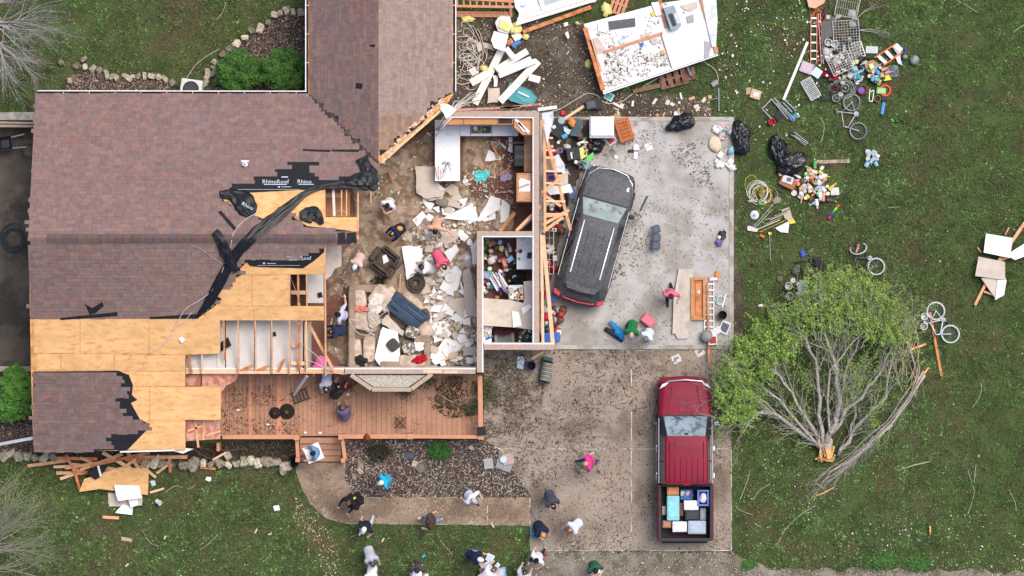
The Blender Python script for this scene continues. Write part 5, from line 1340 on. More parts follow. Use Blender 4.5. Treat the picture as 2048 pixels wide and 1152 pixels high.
def clutter(n, poly, place, group, cols, z=None, kinds=('bottle', 'jar', 'box', 'can', 'bag'), smin=.8, smax=1.2, zspread=.0, seed=0):
	"""separate small household things heaped in one place, each an object of its own"""
	rr = random.Random(seed)
	xs = [p[0] for p in poly]; ys = [p[1] for p in poly]
	done = 0; spots = []
	tries = 0
	while done < n and tries < n * 60:
		tries += 1
		x, y = rr.uniform(min(xs), max(xs)), rr.uniform(min(ys), max(ys))
		if not inpoly(x, y, poly): continue
		if any((x - a) ** 2 + (y - b) ** 2 < 16 for a, b in spots) and tries < n * 25: continue
		spots.append((x, y)); done += 1
		k = rr.choice(kinds); c_ = rr.choice(cols); s_ = rr.uniform(smin, smax)
		zz = (gz(x, y) if z is None else z) + rr.uniform(0, zspread)
		p = P(x, y, zz); a = rr.uniform(0, 6.28)
		lay = Matrix.Rotation(a, 3, 'Z') @ Matrix.Rotation(R(88), 3, 'X')
		m_ = paint(c_, .45)
		kw = dict(label='%s %s %s' % (CL.get(c_, 'pale'), k, place), cat=k, group=group)
		if k == 'bottle':
			r_ = .045 * s_; h = .24 * s_
			o = MB().lathe(p + Vector((0, 0, r_)), [(r_ * .9, 0), (r_, .02), (r_, h * .62), (r_ * .4, h * .82), (r_ * .38, h)], 10, lay).build('bottle', m_, smooth=False, **kw)
			MB().lathe(p + Vector((0, 0, r_)) + lay @ Vector((0, 0, h)), [(r_ * .45, 0), (r_ * .45, .025)], 8, lay).build('cap', paint(rr.choice(cols), .5), o)
		elif k in ('jar', 'can'):
			r_ = .055 * s_; h = .12 * s_
			M = lay if rr.random() < .45 else None
			o = MB().lathe(p + Vector((0, 0, r_ if M is not None else 0)), [(r_ * .92, 0), (r_, .01), (r_, h * .85), (r_ * .85, h)], 12, M).build(k, m_, **kw)
			MB().lathe(p + Vector((0, 0, r_ if M is not None else 0)) + (M @ Vector((0, 0, h)) if M is not None else Vector((0, 0, h))), [(r_ * .9, 0), (r_ * .9, .012), (r_ * .7, .015)], 12, M).build('lid', paint(rr.choice(('e8e4de', 'b8b4ae', c_)), .4), o)
		elif k == 'box':
			w, h, t = rr.uniform(.12, .28) * s_, rr.uniform(.08, .2) * s_, rr.uniform(.04, .12) * s_
			o = MB().rbox(p + Vector((0, 0, t / 2)), (w, h, t), .008, a, rr.uniform(-.12, .12), rr.uniform(-.12, .12)).build('box', m_, **kw)
			MB().box(p + Vector((0, 0, t + .004)), (w * .6, h * .55, .008), a + .02).build('printed_panel', paint(rr.choice(cols), .6), o)
		else:
			MB().blob(p + Vector((0, 0, .06 * s_)), (.26 * s_, .2 * s_, .13 * s_), 12, 7, .3, 2.2, rr.randint(0, 99), rz=a).build('bag', m_, smooth=True, **kw)
# ------------------------------------------------------------------ wreckage behind the kitchen (top middle)
rl = root('fallen_railing', (0, 0, 0), 0, 'length of wooden deck railing lying beside the wing wall', 'railing')
MB().beam(P(910, 12, .7), P(1027, 14, .7), .09, .05).build('rail', m_rail, rl); MB().beam(P(908, -4, .7), P(1028, 3, .7), .09, .05).build('rail', m_rail, rl); MB().beam(P(908, 30, .08), P(1024, 31, .08), .14, .10).build('rail', m_rail, rl)
MB().beam(P(908, 24, .12), P(1024, 25, .12), .06, .05).build('rail', m_rail, rl)
for k in range(9): MB().beam(P(914 + k * 13, -4, .66), P(915 + k * 13, 13, .66), .06, .04).build('baluster', m_rail, rl)
for k in range(9): MB().beam(P(918 + k * 13, 23, .16), P(918 + k * 13, 30, .16), .06, .04).build('baluster', m_rail, rl)
MB().beam(P(1020, 2, .4), P(1022, 32, .1), .1, .1).build('post', m_rail, rl)
wp = root('fallen_wall_panel', (0, 0, 0), 0, 'fallen wall section with window, house wrap and white siding', 'wall')
m_wrap = mat('house_wrap', 'd9dde6', rough=.6, var=.06, scale=4., c2='b4bccb', s2=5., lo=.58, hi=.68)
MB().prism(PL([(1026, -20), (1210, -20), (1190, 4), (1045, 36), (1030, 14)], .3), .1, .28).build('house_wrap', m_wrap, wp)
for k in range(3):
	MB().prism(PL([(1031 + k * 3, 52 - k * 9), (1032 + k * 3, 44 - k * 9), (1182 - k * 4, -2 - k * 8), (1187 - k * 3, 4 - k * 8)], .3), .28, .32 + .015 * (2 - k)).build('siding_board', m_siding, wp)
MB().beam(P(1046, 64, .2), P(1182, 14, .2), .14, .1).build('stud', m_lumber3, wp)
wf = MB().prism(PL([(1069, -24), (1133, -24), (1138, 3), (1084, 22)], .36), .28, .37).build('window', paint('e6eaec', .4), wp)
MB().prism(PL([(1080, -24), (1122, -24), (1127, -1), (1090, 12)], .38), .36, .378).build('pane', mat('pale_pane', 'a8b8b8', rough=.1, spec=.8), wf)
m_bp = mat('blue_print', '8fa0c8', rough=.7)
for a, b, w in (((1044, 26), (1062, 21), .035), ((1044, 28), (1062, 23), .02), ((1046, 31), (1050, 30), .07), ((1052, 29.5), (1057, 28), .06), ((1058.5, 28), (1061, 27), .07), ((1041, 14), (1044, 11), .06), ((1045, 15), (1047, 12), .05), ((1048, 13), (1051, 10), .04)):
	MB().beam(P(*a, .284), P(*b, .284), w, .004).build('printed_mark', m_bp, wp)
SID = [((949, 208), (1004, 98), .27, 'long white siding board standing out towards the kitchen corner'), ((942, 166), (976, 146), .28, 'short white siding board left of the long one'), ((1000, 203), (1077, 122), .27, 'white siding board lying over the teal lid'), ((992, 140), (1055, 102), .24, 'uppermost white siding board of the fan'), ((998, 146), (1063, 117), .2, 'second white siding board of the fan'), ((998, 152), (1072, 121), .18, 'third white siding board of the fan'), ((1058, 154), (1080, 160), .25, 'broken siding end beside the mud'), ((1012, 96), (1028, 116), .2, 'siding offcut under the white square board')]
for k, (a, b, w, lb) in enumerate(SID):
	o = root('siding_board', (0, 0, 0), 0, lb, 'siding')
	A, B = P(*a, .16 + .06 * k), P(*b, .2 + .05 * k)
	MB().beam(A, B, w, .02).build('board', m_siding, o)
	s_ = Vector((-(B - A).y, (B - A).x, 0)).normalized() * w * .17
	for sg in (-1, 1): MB().beam(A + s_ * sg + Vector((0, 0, .014)), B + s_ * sg + Vector((0, 0, .014)), .02, .012).build('groove_lip', m_siding, o)
frag('white_board', [(982, 80), (988, 62), (1017, 70), (1009, 102), (988, 96)], .62, .02, m_white, 'square white board at the head of the siding heap', 'board', tilt=(.1, .1))
tb = root('foam_tray', (0, 0, 0), 0, 'white tray filled with yellow foam behind the siding heap', 'tray')
MB().prism(PL([(990, 45), (996, 35), (1004, 31), (1020, 33), (1024, 48), (1016, 68), (996, 62)], .4), .1, .38).build('tray', paint('d4d4d4', .5), tb); MB().prism(PL([(997, 55), (1002, 40), (1020, 45), (1017, 64)], .42), .38, .44).build('foam', m_insul, tb)
for k, (px, py, w, h, lb) in enumerate(((1030, 57, 26, 24, 'yellow insulation tuft beside the foam tray'), (1051, 74, 14, 12, 'small yellow insulation tuft below the siding edge'), (935, 38, 26, 14, 'yellow insulation tuft below the fallen railing'), (1212, 20, 18, 26, 'pale yellow insulation beside the brown pallet'), (968, 137, 16, 12, 'yellow insulation among the cable tangle'), (1176, 128, 12, 16, 'yellow insulation by the collapsed room corner'), (1154, 47, 8, 8, 'yellow insulation scrap near the window wall'))):
	MB().blob(P(px, py, .12), (w / S, h / S, .2), 14, 9, .35, 3, k).build('insulation_tuft', m_insul, smooth=True, label=lb, cat='insulation')
tl = root('teal_tub', (0, 0, 0), 0, 'large teal plastic lid lying under the siding boards', 'lid')
MB().prism(PL([(1006, 192), (1020, 164), (1030, 168), (1061, 180), (1075, 196), (1066, 210), (1045, 209), (1022, 202)], .3), .08, .26).build('shell', paint('3f8f94', .45), tl); MB().prism(PL([(1030, 192), (1038, 178), (1058, 184), (1070, 197), (1062, 206), (1046, 204)], .3), .26, .285).build('raised_panel', paint('4b9ca0', .45), tl)
plank((1036, 184), (1058, 194), .05, m_white, 'white stick lying on the teal lid', z=.3)
frag('blue_scrap', [(1021, 90), (1036, 79), (1043, 84), (1029, 96)], .3, .03, paint('3a78b0', .5), 'blue plastic scrap below the foam tray', 'scrap')
frag('brown_scrap', [(1012, 84), (1022, 76), (1028, 84), (1016, 92)], .32, .03, m_lumber3, 'orange brown wood scrap beside the blue one', 'scrap')
mb = MB()
for k in range(16):
	rr = random.Random(k + 300); x0, y0 = rr.uniform(908, 935), rr.uniform(48, 130)
	pts = []
	for t in range(26):
		a = t * .35 + k
		q = (x0 + 22 + math.cos(a * (1 if k % 2 else -1)) * rr.uniform(14, 34) * (.4 + .6 * t / 26), y0 + t * 1.6 + math.sin(a) * rr.uniform(8, 22))
		q = (min(985, max(907, q[0])), min(212, max(44, q[1])))
		pts.append(q)
	sm = [((pts[max(0, i - 1)][0] + pts[i][0] + pts[min(25, i + 1)][0]) / 3, (pts[max(0, i - 1)][1] + pts[i][1] + pts[min(25, i + 1)][1]) / 3) for i in range(26)]
	mb.tube([P(a, b, .08 + .25 * abs(mnoise.noise(Vector((i * .2, k, 0))))) for i, (a, b) in enumerate(sm)], .011, 5)
mb.build('cable_tangle', m_wire, smooth=True, label='tangle of white electrical cable beside the wing wall', cat='cable')
mb = MB()
for k in range(9):
	rr = random.Random(k + 400)
	mb.tube([P(880 + rr.uniform(-12, 6), 262 + rr.uniform(-10, 14), 2.3), P(895 + rr.uniform(-4, 6), 235 + rr.uniform(-8, 8), 2.75), P(915 + rr.uniform(-8, 8), 210 + rr.uniform(-8, 6), 2.3), P(945 + rr.uniform(-10, 15), 192 + rr.uniform(-10, 12), 1.0)], .02, 5)
mb.build('cable_bundle', m_wire, smooth=True, label='bundle of white cables pulled over the kitchen wall corner', cat='cable')
for k, (poly, c_, lb) in enumerate((([(936, 140), (948, 134), (958, 145), (945, 152)], m_white, 'white plaster chip in the cable tangle'), ([(966, 84), (985, 90), (986, 100), (968, 96)], m_cream, 'cream plaster piece below the white square board'), ([(952, 90), (962, 84), (964, 100), (956, 104)], m_cream, 'cream plaster chip in the tangle'), ([(986, 150), (996, 152), (995, 172), (988, 174)], m_white, 'white plaster strip under the siding fan'), ([(976, 178), (1000, 176), (996, 205), (975, 206)], m_cream, 'cream board below the siding fan'), ([(1022, 70), (1040, 66), (1046, 74), (1030, 84)], m_white, 'white board scrap right of the foam'), ([(1129, 66), (1136, 63), (1140, 74), (1136, 78)], m_white, 'white plaster chip in the middle of the mud'), ([(1128, 47), (1135, 45), (1136, 51), (1129, 53)], m_white, 'tiny white chip in the mud'))):
	frag('plaster_piece', poly, .12 + .02 * k, .015, c_, lb, 'plaster', jag=1, seed=k)
rm = root('collapsed_room', (0, 0, 0), 0, 'collapsed room section lying on its back with white inner wall up', 'wreckage')
m_room = mat('littered_white_wall', 'eceae6', rough=.85, var=.05, scale=3., c2='a9a296', s2=3.5, lo=.58, hi=.7, c3='5b544b', s3=11., lo3=.66, hi3=.72)
RZ = .62
MB().prism(PL([(1168, 48), (1304, 11), (1330, 5), (1403, -6), (1436, 108), (1206, 185)], RZ), RZ - .12, RZ).build('wall_panel', m_room, rm)
MB().prism(PL([(1322, 66), (1410, 42), (1420, 110), (1342, 136)], RZ), RZ, RZ + .012).build('wall_panel', m_white, rm)
MB().prism(PL([(1206, 186), (1436, 109), (1436.5, 111), (1207, 188.5)], RZ), RZ - .2, RZ + .01).build('edge_trim', m_paint, rm)
MB().prism(PL([(1404, -10), (1432, -10), (1435, 40), (1432, 92), (1424, 94), (1412, 40)], RZ + .1), .1, RZ + .1).build('plastic_sheet', mat('white_sheeting', 'e4e8ea', rough=.35, var=.05, c2='b8c4cc', s2=4.), rm)
for a, b, w, m_ in (((1170, 55), (1206, 180), .16, m_lumber3), ((1181, 80), (1202, 142), .10, m_lumber), ((1402, -5), (1434, 106), .13, m_rail), ((1208, 104), (1325, 66), .1, m_rail), ((1322, 66), (1344, 136), .02, m_plate), ((1318, -5), (1334, 55), .12, m_soff)):
	MB().beam(P(*a, RZ + .05), P(*b, RZ + .05), w, .09).build('stud', m_, rm)
pr = [(x + 1160, y) for x, y in ((0, 0),)]
frag('dark_sheet', [(1216, 43), (1270, 36), (1271, 53), (1219, 60)], RZ + .01, .03, paint('55595c', .6), 'dark grey panel lying on the collapsed room', 'panel')
tbx = root('grey_machine', (0, 0, 0), 0, 'blue grey appliance lying on the collapsed room', 'appliance')
MB().prism(PL([(1327, 16), (1348, 10), (1363, 50), (1356, 57), (1342, 61)], RZ + .3), RZ, RZ + .3).build('case', paint('8b9ba6', .5), tbx); MB().prism(PL([(1336, 29), (1345, 26), (1353, 50), (1346, 54)], RZ + .31), RZ + .3, RZ + .315).build('grille', paint('2a2c2e', .5), tbx); MB().prism(PL([(1348, 28), (1353, 26), (1360, 46), (1355, 48)], RZ + .31), RZ + .3, RZ + .312).build('panel', paint('c9ced2', .5), tbx)
for poly, m_, z, lb in (([(1185, 78), (1194, 74), (1211, 96), (1207, 105), (1195, 106)], m_cream, .03, 'tan cardboard flap in the corner of the collapsed room'), ([(1373, 32), (1386, 28), (1388, 43), (1377, 46)], paint('98a0a4', .5), .05, 'small grey box on the collapsed room'), ([(1300, 78), (1312, 72), (1317, 84), (1306, 90)], m_cream, .04, 'round cardboard piece on the collapsed room'), ([(1236, 82), (1246, 76), (1250, 85), (1240, 89)], paint('b8d0e0', .6), .03, 'pale blue paper on the collapsed room'), ([(1279, 88), (1287, 84), (1287, 92), (1281, 94)], paint('3a68a8', .5), .04, 'blue scrap by the fallen stud'), ([(1301, 26), (1307, 22), (1310, 30), (1304, 33)], paint('e8c830', .7), .05, 'bright yellow scrap on the collapsed room'), ([(1320, 101), (1327, 99), (1328, 108), (1321, 108)], paint('d8a060', .7), .05, 'orange crumb on the collapsed room'), ([(1196, 45), (1217, 48), (1214, 66), (1196, 62)], m_white, .05, 'white board on the left end of the collapsed room'), ([(1408, 82), (1422, 86), (1418, 115), (1409, 116)], m_steel, .02, 'grey torn patch at the right end of the collapsed room'), ([(1361, 12), (1395, 2), (1396, 14), (1382, 22), (1370, 20)], m_cream, .04, 'tan board at the upper edge of the collapsed room'), ([(1282, 70), (1302, 64), (1300, 70), (1284, 76)], m_cream, .04, 'tan shard above the fallen stud'), ([(1302, 6), (1320, 2), (1323, 30), (1312, 32)], m_white, .06, 'white shard beside the grey appliance')):
	frag('wall_scrap', poly, RZ + z, .02, m_, lb, 'scrap', jag=.8, seed=len(lb))
chips('plaster_rubble', 1500, [(1205, 110), (1320, 75), (1340, 132), (1210, 178)], RZ + .004, [C(x) for x in ('e4e0d8', 'd0cac0', '8d8478', '6b6156', 'f0eee8')], .03, .11, .7, .02, keep=clump(.05, .38, 95), label='plaster rubble heaped on the collapsed room', cat='rubble')
chips('plaster_rubble', 500, [(1185, 60), (1320, 20), (1320, 60), (1210, 100)], RZ + .004, [C(x) for x in ('e4e0d8', 'd0cac0', 'a8a094')], .03, .1, .7, .02, keep=clump(.05, .5, 96), label='thin plaster crumbs on the upper half of the collapsed room', cat='rubble')
def pallet(px, py, w, h, rot, lb, z=.0, nb=5, m=None):
	o = root('pallet', P(px, py, z), R(rot), lb, 'pallet')
	W, Hh = w / S, h / S
	for k in range(nb): MB().box((-W / 2 + W * (k + .5) / nb, 0, .13), (W / nb * .68, Hh, .02)).build('slat', m or m_pal, o)
	for y in (-1, 0, 1): MB().box((0, y * (Hh / 2 - .05), .06), (W, .09, .11)).build('bearer', m or m_pal, o)
m_pal = mat('weathered_pallet', '8a6a58', rough=.9, var=.2, c2='6b4c3c', s2=4.)
pallet(1346, 156, 58, 36, 14, 'weathered pallet under the edge of the collapsed room', z=.05, nb=4); pallet(1238, 8, 34, 44, -20, 'brown pallet above the collapsed room', nb=4, m=m_rail); pallet(1376, 148, 30, 26, 10, 'broken pallet end behind the grey pipe', nb=3)
plank((1266, 183), (1332, 168), .16, m_pal, 'grey brown timber below the collapsed room', t=.12)
pole('grey_pipe', (1374, 132), (1382, 152), .05, m_steel, 'grey pipe sticking out of the collapsed room', z=.2)
cable('loose_cable', [(1060, 232), (1115, 220), (1150, 200), (1175, 187), (1195, 192), (1210, 206), (1240, 205), (1262, 190), (1300, 165), (1330, 150)], .014, m_wire, 'long pale cable running past the freezer to the collapsed room', dz=.05)
cable('loose_cable', [(1405, 122), (1430, 140), (1436, 160), (1432, 168)], .012, m_wire, 'thin cable hanging off the right end of the collapsed room', dz=.05)
pole('metal_pole', (1437, 176), (1438, 222), .03, m_metal, 'grey metal pole standing in the grass behind the slab')
boxy('meter_box', 1429, 167, 14, 10, .15, 35, '8d9094', 'grey meter box on a pole end', 'box')
boxy('speaker', 1182, 210, 22, 18, .3, 12, '3a3d40', 'dark speaker box lying behind the freezer', 'speaker', detail='55585a'); boxy('black_pot', 1196, 209, 16, 22, .25, 5, '26282a', 'black pot beside the dark speaker', 'pot')
boxy('booklet', 1218, 193, 18, 16, .04, -30, 'cfd8d4', 'white booklet with a teal cover print', 'booklet', detail='4aa898')
boxy('red_cup', 1126, 226, 9, 9, .1, 0, 'c82830', 'small red cup behind the garage wall', 'cup')
for k in range(26):
	rr = random.Random(k + 900); x, y = rr.uniform(1225, 1420), rr.uniform(190, 234)
	c_ = rr.choice(('d8c8a8', 'e8e4de', 'c9a07c', 'b8905c', 'd8d0c4'))
	a = rr.uniform(0, 360); w, h = rr.uniform(5, 14), rr.uniform(3, 8)
	boxy('wood_scrap' if c_ in ('c9a07c', 'b8905c', 'd8c8a8') else 'plaster_scrap', x, y, w, h, .05, a, c_, ('pale wood scrap' if c_ in ('c9a07c', 'b8905c', 'd8c8a8') else 'white plaster scrap') + ' in the mud strip behind the slab', 'scrap')['group'] = 'scraps behind the slab'
plank((1122, 242), (1168, 212), .1, m_lumber2, 'pale lumber offcut behind the garage clutter'); plank((1076, 219), (1114, 214), .12, m_siding, 'white board end on the kitchen wall corner', z=2.75)
plank((1226, 206), (1246, 216), .08, m_white, 'white trim offcut behind the freezer')
for a, b, lb in (((885, 221), (1040, 214), 'thin lath along the kitchen back wall'), ((1000, 217), (1082, 208), 'split lath on the back wall corner')): plank(a, b, .08, m_soff, lb, z=2.72, t=.03)
# ------------------------------------------------------------------ pantry and garage wall
ALLC = list(CL)
PAN = [(967, 474), (1030, 474), (1030, 545), (1015, 595), (967, 592)]
clutter(58, PAN, 'in the pantry heap', 'things heaped on the pantry floor', ALLC + ['e8e4de', 'b8b4ae', '2c2c30', '88b8c8'], z=.36, zspread=.45, seed=1, smax=1.5)
for k in range(9):
	a = (985 + k * 3 - (k % 3) * 6, 545 + (k % 4) * 4); b = (a[0] + 14 + k % 5, a[1] + 30 - k % 7)
	plank(a, b, .06, paint(('d4d0d4', 'b8b4bc', 'e4e0e4')[k % 3], .5), ('grey', 'lilac', 'white')[k % 3] + ' plastic shelf slat in the pantry heap', z=.75 + .03 * k, t=.02, cat='slat', name='plastic_strip', group='slats in the pantry heap')
cloth('dark_garment', 1030, 556, 44, 30, .7, paint('17171a', .9), 'black garment in the pantry', seed=31, amp=.25)
boxy('pantry_table', 1049.5, 505, 33, 68, .9, 0, 'e4e6ea', 'white table against the pantry right wall', 'table', z=FL)
clutter(6, [(1036, 475), (1064, 475), (1064, 520), (1036, 520)], 'on the white pantry table', 'things on the pantry table', ['58a860', '2c2c30', 'b8b4ae', 'd88aa0'], z=1.21, kinds=('box', 'jar'), seed=4, smax=1.)
frag('ceiling_board', [(966, 596), (1020, 600), (1047, 606), (1049, 596), (1047, 563), (1065, 561), (1065, 660), (1032, 655), (967, 651)], 1.55, .02, m_cream, 'large cream ceiling board fallen across the pantry', 'board', tilt=(.03, .02))
boxy('toy_bin', 1032, 585, 30, 30, .5, 2, 'd8d8d8', 'white bin of jumbled things in the pantry', 'bin', z=1.0)
clutter(16, [(1020, 573), (1045, 573), (1045, 597), (1020, 597)], 'in the white pantry bin', 'things in the pantry bin', ['d88a4a', 'e8e4de', 'b8b4ae', '6a4a3a', '4aa8d8', '2c2c30'], z=1.5, seed=5, smax=1.)
for poly, lb in (([(1024, 622), (1038, 624), (1044, 652), (1026, 655)], 'white plaster piece on the pantry ceiling board'), ([(1042, 616), (1060, 607), (1064, 614), (1046, 629)], 'white plaster strip on the pantry ceiling board')):
	frag('plaster_piece', poly, 1.62, .014, m_white, lb, 'plaster')
boxy('white_shelf', 974, 668, 19, 36, .8, 0, 'dfe3ea', 'white shelf unit in the lower pantry corner', 'shelf', z=FL)
clutter(9, [(967, 652), (983, 652), (983, 676), (967, 676)], 'on the white pantry shelf', 'things on the pantry shelf', ['e8e4de', 'b8b4ae', 'c9a07c'], z=1.11, kinds=('jar', 'can'), seed=6, smax=.9)
cloth('dark_garment', 1006, 662, 40, 16, .9, paint('4a1c28', .9), 'dark wine red garment in the lower pantry', seed=33, amp=.15)
boxy('grey_tub', 1009, 677, 40, 24, .4, 3, '8d8f92', 'grey tub in the lower pantry', 'tub', z=FL, detail='6a6c70')
boxy('parts_crate', 1051, 674, 30, 30, .5, 0, '3a3c40', 'dark crate of bottles in the lower pantry', 'crate', z=FL)
clutter(12, [(1038, 660), (1064, 660), (1064, 686), (1038, 686)], 'in the dark pantry crate', 'things in the pantry crate', ['b8b4ae', '2c2c30', 'c9a07c', '4aa8d8', '6a4a3a'], z=.82, seed=7, kinds=('jar', 'can', 'bottle'), smax=1.)
pole('blue_tube', (972, 678), (986, 672), .04, paint('3a68a8', .5), 'blue tube on the pantry shelf edge', z=1.12)
tr = root('garage_wall_frame', (0, 0, 0), 0, 'broken stud frame of the garage wall leaning beside the kitchen wall', 'frame')
for a, b, za, zb, w, m_ in (((1089, 236), (1090, 462), 2.5, 2.45, .10, m_lumber), ((1083, 470), (1086, 690), 2.6, 2.6, .10, m_lumber2), ((1086, 470), (1106, 690), 1.9, 1.6, .14, m_lumber2), ((1084, 240), (1141, 460), 2.6, 1.7, .11, m_lumber)):
	MB().beam(P(*a, za), P(*b, zb), w, .09).build('stud', m_, tr)
for y in (275, 300, 315, 342, 366, 402, 428): MB().beam(P(1090, y, 2.4), P(1100 + (y - 250) * .2, y + 1, 2.2), .07, .05).build('brace', m_lumber2, tr)
for a, b in (((1084, 386), (1136, 344)), ((1085, 388), (1122, 412)), ((1085, 450), (1138, 420)), ((1090, 432), (1130, 428)), ((1032, 462), (1082, 412)), ((1086, 464), (1126, 434))): MB().beam(P(*a, 2.45), P(*b, 2.2), .11, .05).build('brace', m_lumber, tr)
frag('torn_plastic', [(1083, 226), (1106, 222), (1108, 238), (1098, 272), (1094, 290)], 2.6, .01, mat('torn_sheeting', 'd8dade', rough=.4, c2='b0b2b8', s2=4.), 'torn white plastic hanging from the garage frame top', 'plastic')
frag('torn_plastic', [(1110, 312), (1116, 308), (1130, 330), (1128, 345), (1114, 344), (1108, 325)], 1.4, .01, MATS['torn_sheeting'], 'torn white plastic halfway down the garage frame', 'plastic')
frag('white_sheet', [(1086, 374), (1140, 368), (1146, 384), (1100, 390)], 1.3, .02, m_white, 'white panel under the crossed braces', 'panel', tilt=(.05, .0))
frag('cardboard_piece', [(1114, 350), (1136, 346), (1136, 368), (1118, 372)], 1.4, .01, m_cream, 'cardboard flap beside the crossed braces', 'cardboard')
frag('sheathing_piece', [(1091, 312), (1110, 312), (1112, 341), (1091, 341)], 1.9, .02, mat('particle_board', 'b59f82', rough=.9, var=.25, scale=12.), 'particle board between the frame studs', 'board')
GAR = [(1092, 236), (1160, 240), (1182, 270), (1180, 318), (1150, 330), (1148, 380), (1120, 420), (1092, 430)]
mud('garage_dirt', [(1086, 236), (1185, 238), (1190, 300), (1165, 335), (1140, 400), (1120, 470), (1100, 560), (1086, 600)], .10, .1, m_dirt, 'dark dirt under the garage clutter', seed=9, cat='dirt')
clutter(62, GAR, 'beside the broken garage frame', 'things heaped beside the garage frame', ALLC + ['e8e4de', '2c2c30', '2c2c30', 'b8b4ae'], z=.18, zspread=.5, seed=2, smax=1.6)
frag('floor_mat', [(1107, 236), (1128, 234), (1130, 262), (1126, 280), (1104, 268)], .62, .02, paint('3a3c3e', .9), 'dark grey mat at the top of the garage heap', 'mat', tilt=(.0, .1))
lid(1123, 241, .13, '98a4b0', 'pale blue round lid at the top of the garage heap', z=.66)
boxy('green_bin', 1152, 256, 22, 36, .5, -8, '4a5c62', 'dark green bin beside the freezer', 'bin', detail='42545a')
boxy('black_bin', 1146, 309, 27, 25, .62, 8, '2c3134', 'black bin with a white label in the garage heap', 'bin')
plank((1142, 305), (1144, 317), .05, paint('e8e8e8', .5), 'white label strip on the black bin', z=.73, t=.01)
frag('yellow_folder', [(1157, 298), (1165, 293), (1176, 312), (1162, 319)], .66, .03, paint('dcd870', .6), 'yellow folder beside the black bin', 'folder')
frag('green_folder', [(1166, 322), (1186, 304), (1188, 311), (1172, 326)], .66, .03, paint('58d850', .6), 'bright green folder below the yellow one', 'folder')
frag('clipboard', [(1127, 253), (1142, 260), (1137, 270), (1128, 262)], .72, .02, paint('b4c8cc', .6), 'pale clipboard on the garage heap', 'clipboard')
trash_bag(1190, 290, 38, 32, 10, 'black bag with a red drawstring below the freezer', seed=5, hz=.42)
plank((1172, 286), (1181, 289), .04, paint('a02028', .6), 'red drawstring of the black bag', z=.5, t=.015)
cloth('plastic_bag', 1174, 330, 20, 20, .3, paint('a8bcc8', .4), 'crumpled pale blue plastic bag near the suv', seed=41, amp=.2)
mb = MB()
for a, b in (((1157, 286), (1170, 281)), ((1170, 281), (1176, 330)), ((1176, 330), (1160, 375)), ((1157, 286), (1176, 284)), ((1180, 345), (1190, 327)), ((1190, 327), (1202, 338))): mb.tube([P(*a, .85), P(*b, .8)], .018, 6)
mb.build('bent_tubing', m_metal, label='bent metal frame leaning on the suv bonnet', cat='frame')
frag('blue_bag', [(1134, 376), (1148, 372), (1152, 392), (1142, 398), (1136, 390)], .5, .08, paint('4a5a9a', .5), 'blue and white packet near the suv front wheel', 'packet')
rack(1094, 505, 26, 86, 0, 3, 6, 'c9c9c6', 'tall white wire shelf between the wall and the suv', z=.5, depth=.4)
clutter(16, [(1092, 430), (1130, 425), (1128, 470), (1108, 540), (1096, 560)], 'between the wall and the suv', 'things between the wall and the suv', ['2c2c30', 'b8b4ae', 'c03038', '6a4a3a', 'e8e4de'], z=.14, zspread=.2, seed=3, smax=1.5)
clutter(30, [(1090, 600), (1112, 612), (1126, 615), (1124, 650), (1112, 675), (1094, 672)], 'in the shoe heap behind the suv', 'things in the heap behind the suv', ['2c2c30', '2c2c30', '6a4a3a', 'b8b4ae', 'e8e4de', 'c03038'], z=.12, zspread=.25, seed=8, kinds=('bag', 'box', 'bag', 'can'), smax=1.4)
lid(1106, 597, .13, '5068c8', 'bright blue round lid behind the suv', z=.4)
boxy('blue_cooler', 1101, 674, 38, 19, .4, 4, '3a68b0', 'blue tarp roll at the foot of the garage frame', 'tarp', detail='3060a8')
cloth('red_garment', 1078 + 6, 590, 16, 20, .6, paint('a02038', .9), 'red cloth behind the garage frame', seed=44, amp=.15)
# ------------------------------------------------------------------ things on the slab
fz = root('chest_freezer', (0, 0, 0), 0, 'white chest freezer on the back edge of the slab', 'freezer')
pbox('body', 1179, 235, 1228, 276, .1, .9, paint('c4c8c8', .4), fz, r=.02); pbox('lid', 1182, 233, 1228, 272, .9, .96, paint('f0f2f2', .35), fz, r=.02); pbox('hinge_strip', 1183, 270, 1228, 271.5, .955, .965, paint('b8bcbc', .4), fz)
ob = root('orange_chest', P(1248, 261, .1), R(-72), 'orange brown wooden chest lid with dark writing', 'chest')
MB().rbox((0, 0, .15), (.84, .56, .3), .02).build('shell', paint('b0602e', .6), ob)
for r_ in range(4):
	for k in range(5): MB().box((-.28 + k * .13 + rng.uniform(-.02, .02), .14 - r_ * .09, .303), (rng.uniform(.05, .1), .03, .006)).build('written_mark', paint('5a2c14', .7), ob)
boxy('magazine', 1222, 280, 20, 18, .05, 35, 'd8c8cc', 'red and white magazine below the orange chest', 'magazine', detail='a03040')
trash_bag(1363, 246, 60, 36, 22, 'black rubbish bag on the back edge of the slab', seed=2, hz=.5)
trash_bag(1481, 272, 34, 66, 8, 'open black rubbish bag off the slab corner', seed=3, hz=.5)
boxy('white_box', 1272, 295, 11, 11, .08, 4, 'eceaf0', 'small white box right of the magazine', 'box'); boxy('white_can', 1271, 311, 8, 14, .06, -6, 'e8e8e8', 'white can below the small white box', 'can'); boxy('dark_shoe', 1262, 302, 12, 6, .07, 5, '222224', 'dark shoe left of the small white box', 'shoe')
boxy('dotted_board', 1297, 294, 14, 14, .02, 20, 'e4e4e4', 'white board with dark dots on the slab', 'board', detail='d0d0d2'); lid(1232, 314, .075, 'e0e0e0', 'white dish on the slab before the suv bonnet')
